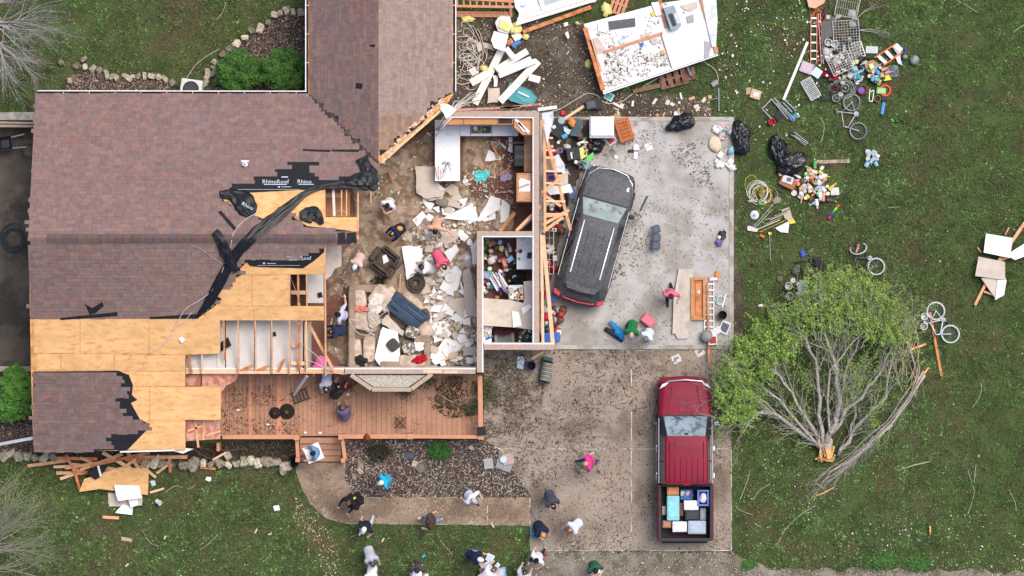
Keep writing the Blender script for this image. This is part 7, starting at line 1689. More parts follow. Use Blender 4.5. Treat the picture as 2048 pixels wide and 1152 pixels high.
tool('push_broom', (1507, 462), (1560, 440), [(1494, 454), (1498, 451), (1516, 458), (1514, 464), (1495, 461)], 'd4c8c4', .05, 'push broom with a pale head in the tool heap', c_='d4cfc4', r_=.016)
tool('rake', (1520, 464), (1576, 438), [(1572, 436), (1584, 434), (1592, 446), (1580, 448)], 'd8c848', .04, 'rake with a yellow head in the tool heap', c_='c0a840')
tool('umbrella', (1541, 464), (1560, 452), [(1550, 456), (1578, 442), (1578, 450), (1576, 466), (1560, 464)], 'dcdce0', .04, 'black and white umbrella at the bottom of the tool heap', c_='2a2a2e')
tool('spade', (1514, 452), (1545, 418), [(1505, 450), (1512, 446), (1516, 452), (1510, 457)], '6a6a6c', .05, 'grey spade in the tool heap'); tool('edger', (1513, 466), (1528, 474), [(1520, 468), (1530, 472), (1527, 476), (1519, 472)], 'd0682c', .05, 'orange handled cutter below the tool heap', c_='2a2a2c'); tool('hoe', (1539, 468), (1541, 520), [(1536, 464), (1543, 465), (1542, 470), (1537, 469)], 'd8c868', .05, 'thin pale stake pointing down from the tool heap', c_='c4c0b4', r_=.009)
for k in range(7): pole('tool_handle', (1528 + k * 4, 452 - k * 4), (1562 + k * 3, 436 - k * 3), .012, paint(('8d8f92', 'c8b060', '2c3038', 'd0ccc4')[k % 4], .5), ('grey', 'yellow', 'black', 'white')[k % 4] + ' tool handle in the tool heap', 'tool', z=.05 + .02 * k)['group'] = 'handles in the tool heap'
ts = root('foam_bat', (0, 0, 0), 0, 'rainbow coloured toy lying in the grass', 'toy')
for a, b, c_ in (((1657, 438), (1661, 432), 'd0304c'), ((1661, 432), (1666, 424), '3048c8'), ((1666, 424), (1674, 415), '70d830'), ((1674, 415), (1678, 410), 'e0582c')): MB().tube([P(*a, .05), P(*b, .05)], .045, 10).build('segment', paint(c_, .5), ts, smooth=True)
camp_frame('camp_chair', (((1590, 525), (1637, 515)), ((1602, 533), (1612, 556)), ((1612, 556), (1650, 536)), ((1605, 545), (1640, 532)), ((1637, 515), (1652, 535)), ((1618, 520), (1645, 540))), .03, '1e2024', 'folded black camp chair above the fallen tree', cloths=(([(1585, 538), (1592, 529), (1600, 534), (1596, 550), (1585, 547)], '4c5054'), ([(1628, 518), (1638, 514), (1645, 532), (1634, 538)], '2a2c30')))
tool('blue_shovel', (1606, 508), (1628, 496), [(1600, 503), (1608, 501), (1612, 510), (1604, 515)], '2c50b8', .06, 'small blue toy shovel above the black camp chair', c_='4a5a78')
bucket(1576, 572, .13, .3, 'd8d4d0', 'white pail with lid ring left of the fallen tree', inner='c4c0bc'); bucket(1578, 592, .13, .28, 'c9c8c6', 'white pail holding a grey thing', inner='8a8a8c'); lid(1586, 561, .1, 'd8d6d2', 'white round lid above the pails'); bucket(1594, 585, .14, .3, 'b4b4ae', 'grey pail tipped against the others', inner='98988e', tip=30); boxy('paint_box', 1605, 574, 22, 24, .3, 18, 'd4d4d4', 'white printed box among the pails', 'box', detail='a8c0c8')
lid(1560, 558, .12, '5a5248', 'dark round hat in the grass', h=.08); boxy('dark_shoe', 1566, 586, 8, 8, .1, 20, '2c2e34', 'dark scrap left of the pails', 'scrap')
MB().blob(P(1522, 611, .03), (.2, .12, .06), 9, 6, .3, 2, 4).build('white_scrap', m_white, label='white scrap in the grass left of the fallen tree', cat='scrap'); bucket(1847, 633, .13, .25, 'dcdcda', 'upper white pail beside the white bicycle', inner='d4d4d0'); bucket(1846, 653, .13, .25, 'd4d0ca', 'lower white pail beside the white bicycle', inner='a8a49c')
plank((1860, 625), (1883, 752), .09, m_lumber3, 'long red brown stake under the white bicycle', t=.05); pole('dark_pole', (1876, 665), (1892, 730), .008, m_blk, 'thin dark rod beside the long stake')
fw = root('shelf_wreck', (0, 0, 0), 0, 'wrecked white shelves with broken lumber at the right edge', 'wreckage')
for poly, m_, z in (([(1972, 467), (2025, 476), (2020, 516), (1967, 505)], m_white, .42), ([(2012, 510), (2060, 480), (2070, 505), (2030, 520)], m_white, .36), ([(1957, 513), (2010, 524), (2010, 560), (1950, 552)], m_cream, .34), ([(1962, 556), (2012, 556), (2010, 580), (1993, 600), (1975, 575)], m_cream, .26), ([(1995, 560), (2013, 560), (2008, 590), (1990, 600)], m_white, .3)): MB().prism(PL(poly, z), z, z + .03).build('shelf_board', m_, fw)
for a, b, w in (((1950, 610), (1985, 540), .1), ((1985, 540), (2060, 430), .12), ((2000, 520), (2060, 500), .1), ((1968, 583), (1995, 593), .07), ((2010, 470), (2018, 455), .05), ((1955, 495), (1962, 505), .04)): MB().beam(P(*a, .15), P(*b, .18), w, .06).build('broken_lumber', m_lumber, fw)
boxy('blue_scrap', 2035, 463, 14, 10, .1, 40, '2c4858', 'dark blue scrap beside the wrecked shelves', 'scrap')
LH = [((55, 932), (140, 920), 0.12), ((100, 916), (195, 918), .12), ((120, 958), (160, 944), .11), ((112, 946), (170, 946), .12), ((150, 945), (160, 980), .1), ((107, 934), (200, 930), .1), ((130, 936), (205, 925), .12), ((132, 910), (150, 945), .1), ((205, 905), (275, 945), .13), ((160, 940), (245, 908), .11), ((180, 932), (300, 905), .1), ((235, 907), (250, 938), .1), ((270, 915), (375, 914), .13), ((250, 920), (320, 930), .11), ((282, 930), (312, 955), .1), ((313, 947), (338, 928), .09), ((339, 918), (341, 945), .12), ((300, 985), (328, 977), .08), ((205, 1034), (238, 1036), .11), ((400, 935), (432, 938), .09), ((425, 920), (452, 905), .08), ((240, 940), (272, 918), .11), ((190, 950), (262, 930), .09), ((140, 928), (230, 938), .11), ((160, 915), (215, 940), .1), ((220, 916), (330, 922), .1), ((290, 940), (318, 910), .09), ((255, 905), (280, 940), .13), ((145, 938), (190, 950), .12)]
LBL = ['reaching farthest left', 'flat under the eave', 'lowest on the left', 'second lowest on the left', 'upright left of the plywood', 'thin one on the left side', 'broad one on the left side', 'steep one on the left', 'crossing the middle', 'slanting up to the eave', 'long slanting one under the gutter', 'short upright in the middle', 'long one at the right end', 'below the right end', 'short slanting one on the right', 'slanting over the boulders', 'upright with a white bracket', 'lying alone beside the white boards', 'lying alone on the lawn', 'lying before the boulders', 'between the boulders', 'crossing over the felt scrap', 'under the felt scrap', 'in the middle of the left side', 'steep one in the centre', 'flat one above the plywood', 'steep one on the right', 'close to the crossing one', 'short flat one on the left']
for k, ((a, b, w), q) in enumerate(zip(LH, LBL)):
	z = .06 + (.028 * (k % 11) if k not in (17, 18, 19) else 0)
	plank(a, b, w, (m_lumber, m_lumber3, m_lumber2)[k % 3], 'broken lumber ' + q + ' of the porch debris' if k not in (17, 18, 19, 20) else 'short lumber offcut ' + q, z=z, t=.045, cat='lumber', name='broken_lumber', group='broken lumber in front of the porch')
frag('plywood_board', [(158, 984), (168, 958), (240, 934), (298, 937), (296, 990), (200, 978)], .38, .02, m_ply, 'torn plywood board in front of the porch', 'plywood', tilt=(.02, .05))
frag('felt_scrap', [(172, 945), (195, 930), (215, 932), (205, 948), (190, 958)], .46, .02, m_black, 'black roofing felt on the torn plywood', 'felt', jag=2); plank((196, 931), (202, 953), .08, m_siding, 'white batten on the black felt', z=.5)
for poly, m_, z, lb in (([(228, 970), (279, 971), (284, 996), (236, 1002)], m_white, .52, 'square white board on the torn plywood'), ([(216, 985), (285, 990), (284, 1011), (218, 1013)], m_cream, .06, 'cream board under the white one on the lawn'), ([(230, 1026), (246, 1008), (266, 1016), (265, 1030)], m_white, .1, 'white triangular board below the cream one'), ([(255, 995), (275, 995), (276, 1010), (262, 1016)], m_white, .3, 'white shard between the two boards'), ([(300, 962), (310, 960), (312, 970), (304, 973)], paint('c4ccd4', .7), .08, 'pale blue paper right of the torn plywood'), ([(242, 1073), (266, 1078), (262, 1084), (243, 1080)], m_plate, .02, 'grey wood scrap on the front lawn')): frag('board_piece', poly, z, .02, m_, lb, 'board', jag=.6, seed=len(lb))
bucket(313, 1001, .1, .2, 'd0d0d0', 'white paint can tipped on the front lawn', tip=60); MB().blob(P(417, 958, .04), (.22, .16, .07), 9, 6, .3, 2, 8).build('white_scrap', m_white, label='white plaster lump on the front lawn below the boulders', cat='scrap')
frag('paper_sheet', [(546, 1012), (558, 1010), (560, 1020), (549, 1022)], .04, .01, paint('e8e8e8', .8), 'white paper square on the lawn left of the walkway', 'paper')
bf = root('bent_pipe', (0, 0, 0), 0, 'bent metal railing under the porch corner', 'railing')
for pts in (([(372, 890), (400, 893), (430, 905), (425, 918), (415, 914)]), ([(380, 885), (395, 905), (420, 918)]), ([(385, 895), (450, 900), (495, 898)])): MB().tube([P(a, b, .4) for a, b in pts], .02, 6).build('pipe', paint('6a4e42', .6), bf, smooth=True)
for k, (a, b, w, m_, lb) in enumerate((((1800, 710), (1853, 688), .10, m_split, 'pale split limb above the brush heap'), ((1825, 770), (1858, 735), .09, m_split, 'pale broken limb end right of the brush heap'), ((1810, 665), (1833, 745), .07, m_bark, 'grey green log in the brush heap'), ((1622, 995), (1668, 975), .05, m_split, 'pale splinter below the broken trunk'), ((1631, 968), (1648, 978), .04, m_split, 'short orange splinter below the broken trunk'), ((1860, 1052), (1860, 1070), .07, m_split, 'pale wood chunk on the lower right lawn'), ((1794, 942), (1860, 923), .035, m_twig, 'bare stick right of the broken trunk'), ((1560, 868), (1602, 864), .05, m_bark, 'short grey stick left of the broken trunk'))):
	MB().tube([P(*a, .08), P((a[0] + b[0]) / 2, (a[1] + b[1]) / 2 + (2 if k % 2 else -2), .1), P(*b, .1)], [w * .5, w * .62, w * .4], 8).build('broken_limb', m_, smooth=True, label=lb, cat='limb')
STK = [[(1935, 1030), (1945, 1000), (1948, 980), (1940, 955), (1936, 940)], [(1948, 966), (1950, 945), (1952, 930)], [(1945, 815), (1958, 795), (1963, 775), (1960, 765)], [(1600, 880), (1595, 888), (1590, 892)], [(2018, 980), (2030, 1005), (2032, 1022)], [(1552, 1095), (1570, 1060), (1600, 1030), (1630, 1012)], [(1480, 1000), (1495, 960), (1500, 940)], [(1506, 1000), (1520, 980), (1540, 968)], [(330, 985), (350, 972), (365, 975)], [(285, 1060), (300, 1085), (318, 1092)], [(400, 1100), (420, 1085), (435, 1070)], [(1470, 1010), (1480, 1020), (1505, 1030)], [(1640, 235), (1648, 250), (1645, 275), (1640, 285)], [(1775, 415), (1800, 414)], [(452, 5), (445, 25), (430, 42)], [(1912, 0), (1935, 12), (1955, 25)], [(2025, 65), (2048, 50)], [(700, 1075), (735, 1060)], [(880, 1080), (905, 1110)], [(1390, 205), (1420, 200), (1440, 195)]]
for k, pts in enumerate(STK):
	cable('stick', pts, .013, m_twig, ['long curved stick on the lower right lawn', 'forked twig tip above the long curved stick', 'bent stick on the right lawn', 'small hooked twig left of the broken trunk', 'thin stick near the right edge', 'long thin stick by the gravel corner', 'pale stick beside the truck', 'thin twig below the truck mirror side', 'thin stick beside the paint can', 'curved twig on the front lawn', 'straight twig on the front lawn', 'crossed twig beside the truck bed', 'yellow grass stalk below the bicycles', 'short twig on the upper right lawn', 'bent twig on the back lawn', 'long twig at the top of the right lawn', 'twig at the upper right edge', 'twig below the walkway', 'twig on the grass below the walkway', 'twig in the mud behind the slab'][k], 'stick', dz=.015)
for k, (px, py, w, rot) in enumerate(((512, 1062, 10, 60), (540, 1068, 8, 20), (766, 1080, 9, 60), (985, 1050, 12, -60), (330, 1075, 8, 60), (254, 1130, 9, 45), (1448, 855, 6, 10))):
	boxy('wood_chip', px, py, w, 3.4, .03, rot, 'd8c49a', ('pale wood chip left of the white cap person', 'pale chip below the walkway corner', 'slanted wood chip below the walkway', 'wood chip at the right end of the walkway', 'orange wood chip on the front lawn', 'grey wood chip near the bottom edge', 'tiny chip beside the truck')[k], 'wood chip')
# ------------------------------------------------------------------ trees and shrubs
def leaves(n, pos, size, cols, name, parent=None, **k):
	"""pos: (n,3); flat leaf quads with random tilt"""
	n = len(pos)
	a = nrs.uniform(0, 2 * np.pi, n); tl = nrs.uniform(-.9, .9, (n, 2))
	s = nrs.uniform(size[0], size[1], n)
	u = np.c_[np.cos(a), np.sin(a), tl[:, 0]] * (s / 2)[:, None]
	v = np.c_[-np.sin(a), np.cos(a), tl[:, 1]] * (s * .3)[:, None]
	V = np.stack([pos - u, pos + v, pos + u, pos - v], 1).reshape(-1, 3)
	F = np.arange(n * 4).reshape(n, 4)
	return npmesh(name, V, F, m_leaf, parent, tint=cols, **k)
def branch(mb, p, d, L, r_, depth, rr, spread=.6, lift=.02, tips=None, kids=(2, 4), shrink=.68, wob=.25, flatz=None):
	pts, rs = [p.copy()], [r_]
	n = 4
	q = p.copy(); dd = d.normalized()
	for i in range(n):
		dd = (dd + Vector((rr.uniform(-wob, wob), rr.uniform(-wob, wob), rr.uniform(-wob, wob) * .5 + lift))).normalized()
		q = q + dd * L / n
		if q.z < .05: q.z = .05
		if flatz and q.z > flatz: q.z = flatz - .05 * rr.random(); dd.z = min(dd.z, 0)
		pts.append(q.copy()); rs.append(r_ * (1 - .5 * (i + 1) / n))
	mb.tube(pts, rs, 6 if r_ > .03 else (4 if r_ > .012 else 3), cap=False)
	if depth <= 0:
		if tips is not None: tips.append(q.copy())
		return
	for k in range(rr.randint(*kids)):
		t = rr.uniform(.35, 1.); i = min(n - 1, int(t * n)); b = pts[i].lerp(pts[i + 1], t * n - i)
		nd = (dd + Vector((rr.uniform(-spread, spread), rr.uniform(-spread, spread), rr.uniform(-spread, spread) * .6))).normalized()
		branch(mb, b, nd, L * shrink * rr.uniform(.75, 1.15), max(.004, rs[i] * .6), depth - 1, rr, spread, lift, tips, kids, shrink, wob, flatz)
	branch(mb, pts[-1], dd, L * shrink, max(.004, rs[-1] * .9), depth - 1, rr, spread, lift, tips, kids, shrink, wob, flatz)
ft = root('fallen_tree', P(1650, 905, 0), 0, 'uprooted green tree with a splintered trunk lying on the lawn', 'tree'); ft.location = (0, 0, 0)
LIMBS = [([(1642, 895), (1612, 872), (1580, 850), (1550, 828), (1528, 822), (1500, 842), (1478, 852)], .10, .3, .9), ([(1640, 890), (1618, 845), (1592, 805), (1570, 770), (1545, 735)], .075, .3, 1.2), ([(1645, 885), (1637, 830), (1636, 770), (1632, 720), (1612, 680), (1600, 640)], .085, .35, 1.5),
		 ([(1652, 885), (1672, 845), (1680, 810), (1672, 765), (1668, 720), (1650, 670), (1640, 620)], .115, .35, 1.6), ([(1664, 868), (1690, 820), (1725, 795), (1750, 760), (1770, 720), (1785, 680)], .075, .35, 1.3), ([(1676, 910), (1698, 885), (1715, 850), (1745, 818), (1772, 795), (1778, 745), (1790, 700)], .075, .2, .9),
		 ([(1670, 850), (1678, 800), (1690, 750), (1712, 700), (1725, 650)], .06, .4, 1.5), ([(1638, 893), (1600, 850), (1560, 800), (1520, 770), (1480, 760)], .06, .4, 1.3), ([(1700, 880), (1712, 830), (1705, 790), (1700, 760)], .05, .3, .8), ([(1660, 870), (1655, 800), (1660, 740), (1700, 690), (1740, 640)], .055, .5, 1.7), ([(1545, 828), (1500, 825), (1470, 815), (1450, 800)], .05, .7, .9)]
rr = random.Random(77)
mb = MB(); tips = []
for pts, r_, z0, z1 in LIMBS:
	W0 = [P(a, b, z0 + (z1 - z0) * i / (len(pts) - 1)) for i, (a, b) in enumerate(pts)]
	W = []
	for i in range(len(W0) - 1): W += [W0[i], W0[i].lerp(W0[i + 1], .5) + Vector((rr.uniform(-.09, .09), rr.uniform(-.07, .07), rr.uniform(-.05, .08)))]
	W.append(W0[-1])
	mb.tube(W, [r_ * (1 - .65 * i / (len(W) - 1)) for i in range(len(W))], 9)
	for i in range(1, len(W)):
		for k in range((1 + i % 2) if i < len(W) - 1 else 5):
			d = (W[i] - W[i - 1]).normalized()
			t = rr.random(); b = W[i - 1].lerp(W[i], t)
			fan = Vector((b.x - P(1655, 930).x, b.y - P(1655, 930).y, 0)).normalized()
			nd = (d * .5 + fan * .7 + Vector((rr.uniform(-.55, .55), rr.uniform(-.55, .55), rr.uniform(-.25, .45))))
			branch(mb, b, nd, rr.uniform(.6, 1.3), max(.010, r_ * .26), 2, rr, .65, .02, tips, (1, 3), .7, .3, flatz=2.2)
mb.build('limbs', m_bark, ft, smooth=True)
mb = MB()
for k in range(26):
	a = R(rr.uniform(60, 125)); x0, y0 = 1650 + rr.uniform(-13, 13), 912 + rr.uniform(-10, 12)
	L_ = rr.uniform(12, 34); z = rr.uniform(.1, .45)
	p0, p1 = P(x0, y0, z), P(x0 - math.cos(a) * L_ * .6, y0 - math.sin(a) * L_, z + rr.uniform(0, .12))
	mb.beam(p0, p1, rr.uniform(.03, .09), rr.uniform(.02, .05))
for k in range(16):
	x0, y0 = 1653 + rr.uniform(-15, 15), 918 + rr.uniform(-7, 7)
	mb.beam(P(x0, y0, .15), P(x0 + rr.uniform(-10, 10), y0 + rr.uniform(-9, 9), rr.uniform(.2, .45)), .06, .03)
mb.build('splintered_trunk', m_split, ft)
MB().blob(P(1653, 890, .22), (.5, .8, .36), 14, 9, .2, 2, 5).build('trunk', m_bark, ft, smooth=True)
CROWN = [(1632, 560), (1680, 542), (1735, 558), (1770, 590), (1788, 622), (1816, 648), (1800, 690), (1760, 680), (1725, 668), (1690, 660), (1650, 662), (1612, 680), (1575, 704), (1548, 728), (1526, 756), (1512, 792), (1498, 830), (1474, 852), (1452, 846), (1440, 815), (1442, 772), (1456, 725), (1478, 690), (1500, 660), (1545, 640), (1590, 610), (1605, 585)]
xs = [p[0] for p in CROWN]; ys = [p[1] for p in CROWN]
cl = []
while len(cl) < 640:
	x, y = rr.uniform(min(xs) - 8, max(xs) + 8), rr.uniform(min(ys) - 8, max(ys) + 8)
	if inpoly(x + rr.uniform(-14, 14), y + rr.uniform(-14, 14), CROWN): cl.append((x, y, rr.uniform(.15, 1.0) ** .8 * 2.0))
tw = MB()
cen = np.array([tuple(P(x, y, z)) for x, y, z in cl])
for c in cen[::2]:
	o_ = Vector(c); back = (Vector((P(1655, 900).x, P(1655, 900).y, .8)) - o_).normalized()
	tw.tube([o_ + back * .5 + Vector((rr.uniform(-.1, .1), rr.uniform(-.1, .1), -.1)), o_], [.012, .005], 3, cap=False)
tw.build('twigs', m_twig, ft, kind='stuff')
NL = 47000
pick = nrs.randint(0, len(cen), NL)
spr = nrs.normal(0, 1, (len(cen), 5, 3)) * np.array([.16, .16, .1]); sp = nrs.randint(0, 5, NL); t = nrs.rand(NL, 1)
pos = cen[pick] + spr[pick, sp] * t * 1.5 + nrs.normal(0, .035, (NL, 3))
pos[:, 2] = np.clip(pos[:, 2], .06, 2.5)
hue = nrs.rand(len(cen))[pick][:, None] * .6 + nrs.rand(NL, 1) * .4
side = np.clip((pos[:, :1] - P(1500, 0).x) / 5, 0, 1)
ca, cb2, cc = np.array([.07, .155, .022]), np.array([.23, .36, .06]), np.array([.40, .47, .14])
cols = ca * (1 - hue) + cb2 * hue; m_ = (nrs.rand(NL) < .12)
cols[m_] = cc
cols = cols * (1 - .25 * side) + np.array([.26, .30, .10]) * .25 * side
kp = pos[:, 0] > P(1412, 0).x
leaves(0, pos[kp], (.045, .10), cols[kp], 'crown', ft)
nl = 7000
tp = np.array([tuple(q) for q in tips]); pos = tp[nrs.randint(0, len(tp), nl)] + nrs.normal(0, .07, (nl, 3)); pos[:, 2] = np.clip(pos[:, 2], .05, 2.4); pos = pos[pos[:, 0] > P(1418, 0).x]; nl = len(pos)
leaves(nl, pos, (.035, .07), np.tile(cb2, (nl, 1)) * nrs.uniform(.6, 1.1, (nl, 1)), 'sparse_leaves', ft)
bb = root('branch_bundle', (0, 0, 0), 0, 'long bundle of bare torn branches right of the broken trunk', 'branches')
mb = MB(); rr = random.Random(5)
main = [(1845, 745), (1815, 795), (1780, 845), (1740, 885), (1700, 920), (1665, 945), (1640, 960)]
for k in range(9):
	off = rr.uniform(-7, 7)
	i0, i1 = (0, 7) if k < 4 else (rr.randint(0, 3), rr.randint(4, 7))
	W = [P(a + off + rr.uniform(-5, 5), b + off * .7 + rr.uniform(-5, 5), .08 + .2 * rr.random()) for a, b in main[i0:i1]]
	r0 = .045 if k == 0 else rr.uniform(.012, .028)
	mb.tube(W, [r0 * (1 - .7 * i / (len(W) - 1)) for i in range(len(W))], 5)
	for w0, w1 in zip(W[:-1], W[1:]):
		for q in range(2): branch(mb, w0.lerp(w1, rr.random()), (w1 - w0).normalized() * .9 + Vector((rr.uniform(-.6, .5), rr.uniform(-.8, .3), 0)), rr.uniform(.3, .9), .009, 1, rr, .5, -.02, None, (1, 2), .6, .2)
mb.build('branches', m_twig, bb, smooth=True)
bh = root('brush_heap', (0, 0, 0), 0, 'heap of criss cross torn branches beside the white bicycle', 'branches')
mb = MB()
for k in range(46):
	x0, y0 = rr.uniform(1778, 1835), rr.uniform(645, 800); a = R(rr.uniform(50, 110)); L_ = rr.uniform(25, 75)
	x1, y1 = x0 + math.cos(a) * L_ * .8, y0 - math.sin(a) * L_
	y1 = max(y1, 640); z = rr.uniform(.04, .4)
	mb.tube([P(x0, y0, z), P((x0 + x1) / 2 + rr.uniform(-5, 5), (y0 + y1) / 2, z + .05), P(x1, y1, z)], [.024, .018, .008], 4)
mb.build('branches', mat('tan_branch', 'b9a68e', rough=.9, var=.2), bh, smooth=True)
def bare(base, name_lb, zt, r0, dirs, seed, m_, lv=None, up=.25, L0=1.7, depth=4, kids=(2, 3), r1=.06):
	o = root('bare_tree', P(*base, 0), 0, name_lb, 'tree'); o.location = (0, 0, 0)
	rr = random.Random(seed); b = P(*base, 0); tips = []
	MB().tube([b, b + Vector((.1, .05, zt * .5)), b + Vector((.2, 0, zt))], [r0, r0 * .8, r0 * .7], 10).build('trunk', m_bark, o, smooth=True)
	mb = MB()
	for a, L_ in dirs:
		branch(mb, b + Vector((.15, 0, zt - .1)), Vector((math.cos(R(a)), math.sin(R(a)), up)), L_, r1, depth, rr, .5, .03, tips, kids, .72, .16)
	mb.build('crown', m_, o, smooth=True)
	if lv:
		tp = np.array([tuple(q) for q in tips]); n = lv
		pos = tp[nrs.randint(0, len(tp), n)] + nrs.normal(0, .08, (n, 3))
		leaves(n, pos, (.03, .06), np.array([.17, .24, .07]) * nrs.uniform(.7, 1.3, (n, 1)), 'buds', o)
m_pale = mat('silver_twig', 'b9b2aa', rough=.9, var=.12, scale=6.)
bare((-50, 50), 'silvery bare tree reaching in at the upper left corner', 3.2, .22, [(a, 2.0 - abs(a + 15) * .007) for a in (-70, -52, -40, -28, -18, -8, 2, 14, 28, 45)], 12, m_pale, depth=3, kids=(3, 4), L0=1.4)
bare((-70, 1120), 'budding bare tree reaching in at the lower left corner', 2.6, .2, [(a, 1.95 - abs(a - 40) * .004) for a in (-10, 4, 15, 25, 34, 42, 50, 58, 66, 76, 88)], 21, mat('olive_twig', 'a8a290', rough=.9, var=.14), lv=2600, depth=3, kids=(3, 4))
def shrub(px, py, w, h, zz, n, lb, c0, c1, seed=0, leaf=(.05, .09), cat='shrub', name='round_shrub'):
	o = root(name, P(px, py, 0), 0, lb, cat); o.location = (0, 0, 0)
	c = np.array(P(px, py, zz * .5)); r3 = np.array([w / 2 / S, h / 2 / S, zz * .52])
	rs_ = np.random.RandomState(seed)
	m = 130
	d = rs_.normal(0, 1, (m, 3)); d[:, 2] = np.abs(d[:, 2]) * 1.1 - .2; d /= np.linalg.norm(d, axis=1)[:, None]
	cen = d * rs_.uniform(.58, 1.06, (m, 1))
	k = rs_.randint(0, m, n)
	q = cen[k] + rs_.normal(0, .085, (n, 3))
	pos = c + q * r3; pos[:, 2] = np.maximum(pos[:, 2], .05)
	t = np.clip(rs_.rand(m)[k] * .55 + rs_.rand(n) * .45, 0, 1)[:, None]
	leaves(n, pos, leaf, np.array(c0) * (1 - t) + np.array(c1) * t, 'crown', o)
	MB().blob(c + np.array([0, 0, -.05]), tuple(r3 * 1.45), 12, 8, .1, 2, seed).build('dark_core', mat('core_shade', '20260f', rough=1., var=.3), o, smooth=True)  # dark blob added as the shade between the leaves
	MB().tube([P(px, py, 0), P(px, py, zz * .5)], [.06, .04], 7).build('stem', m_bark, o)
shrub(476, 146, 84, 82, 1.3, 11000, 'left round green shrub below the back lawn', (.02, .07, .01), (.10, .23, .04), 1)
shrub(568, 142, 94, 88, 1.4, 12000, 'right round green shrub beside the wing wall', (.018, .065, .01), (.09, .21, .038), 2)
shrub(36, 772, 66, 74, 1.3, 7000, 'bright green bush at the left house corner above the low bed', (.04, .13, .015), (.14, .33, .05), 3, name='green_bush', cat='bush'); shrub(22, 812, 70, 60, 1.1, 6000, 'lower part of the green growth beside the downspout', (.035, .12, .015), (.12, .29, .05), 4, name='green_bush', cat='bush')
shrub(880, 901, 46, 34, .4, 2600, 'small feathery green plant in the front bed', (.02, .08, .012), (.06, .19, .03), 5, leaf=(.03, .07), name='green_plant', cat='plant')
shrub(758, 905, 44, 34, .4, 1500, 'dark dead looking plant in the front bed', (.02, .02, .01), (.06, .055, .03), 6, leaf=(.03, .07), name='dark_plant', cat='plant')
for k, (px, py, w, lb) in enumerate(((1498, 1130, 26, 'grass tuft at the driveway foot'), (1770, 1120, 60, 'bright grass clump along the gravel'), (1840, 1128, 46, 'second bright grass clump along the gravel'))):
	n = 700; pos = np.array(P(px, py, .05)) + nrs.normal(0, 1, (n, 3)) * np.array([w / 4 / S, w / 7 / S, .02]); pos[:, 2] = np.abs(pos[:, 2])
	leaves(n, pos, (.05, .12), np.array([.06, .15, .03]) * nrs.uniform(.6, 1.3, (n, 1)), 'grass_clump', label=lb, cat='grass', kind='stuff')
o = root('bare_bush', (0, 0, 0), 0, 'pale bare branches sticking out of the wire rack heap', 'branches'); mb = MB(); rr = random.Random(9)
for a, b in (((1715, 62), 20), ((1712, 40), 50), ((1718, 60), -10), ((1712, 20), 70)): branch(mb, P(*a, .2), Vector((math.cos(R(b)), math.sin(R(b)), .1)), .7, .018, 2, rr, .6, 0, None, (2, 3), .65, .2)
mb.build('branches', m_twig, o, smooth=True)
o = root('torn_branch', (0, 0, 0), 0, 'torn leafy branch on the right part of the deck', 'branch'); mb = MB(); tips = []
branch(mb, P(905, 805, DZ + .08), Vector((-.9, .7, 0)), 1.0, .02, 3, rr, .7, 0, tips, (2, 3), .7, .25); branch(mb, P(905, 805, DZ + .08), Vector((.8, .5, 0)), .7, .015, 3, rr, .8, 0, tips, (2, 3), .7, .25)
mb.build('limb', m_bark, o, smooth=True); tp = np.array([tuple(q) for q in tips]); n = 1800; pos = tp[nrs.randint(0, len(tp), n)] + nrs.normal(0, .1, (n, 3)); pos[:, 2] = np.clip(pos[:, 2], DZ + .02, DZ + .35)
leaves(n, pos, (.04, .08), np.array([.06, .075, .03]) * nrs.uniform(.6, 1.4, (n, 1)), 'leaves', o)
# ------------------------------------------------------------------ people
m_skin = [mat('skin_%d' % i, h, rough=.6, var=.06) for i, h in enumerate(('e0b098', 'd09a80', 'a87458'))]
PEOPLE = []
def ik(a, b, l1, l2, pole):
	d = b - a
	L = min(d.length, (l1 + l2) * .995)
	d = d.normalized() if d.length > 1e-5 else Vector((0, 0, -1))
	b = a + d * L
	x = (l1 * l1 - l2 * l2 + L * L) / (2 * L)
	h = math.sqrt(max(0, l1 * l1 - x * x))
	pl = pole - d * pole.dot(d)
	pl = pl.normalized() if pl.length > 1e-4 else Vector((1, 0, 0))
	return a + d * x + pl * h, b
POSES = {  # hip height, lean, hands (fwd, left, z) left/right, feet (fwd, left) left/right
 'stand': (.93, 8, ((.16, .27, .85), (.16, -.27, .85)), ((.05, .12), (-.03, -.12))),
 'walk': (.90, 12, ((.32, .26, .95), (-.22, -.28, .85)), ((-.34, .09), (.34, -.09))),
 'bend': (.86, 62, ((.62, .20, .45), (.58, -.18, .42)), ((.02, .14), (-.08, -.14))),
 'stoop': (.88, 38, ((.50, .22, .70), (.50, -.18, .72)), ((.08, .14), (-.12, -.14))),
 'crouch': (.42, 35, ((.46, .16, .28), (.48, -.12, .26)), ((.14, .16), (.02, -.16))),
 'carry': (.92, 12, ((.46, .22, 1.02), (.46, -.22, 1.02)), ((.12, .11), (-.10, -.11))),
 'spread': (.86, 35, ((.30, .62, .95), (.30, -.62, .95)), ((-.05, .15), (.05, -.15))),
 'hold': (.92, 16, ((.36, .10, 1.15), (.36, -.08, 1.12)), ((.06, .12), (-.04, -.12))),
}
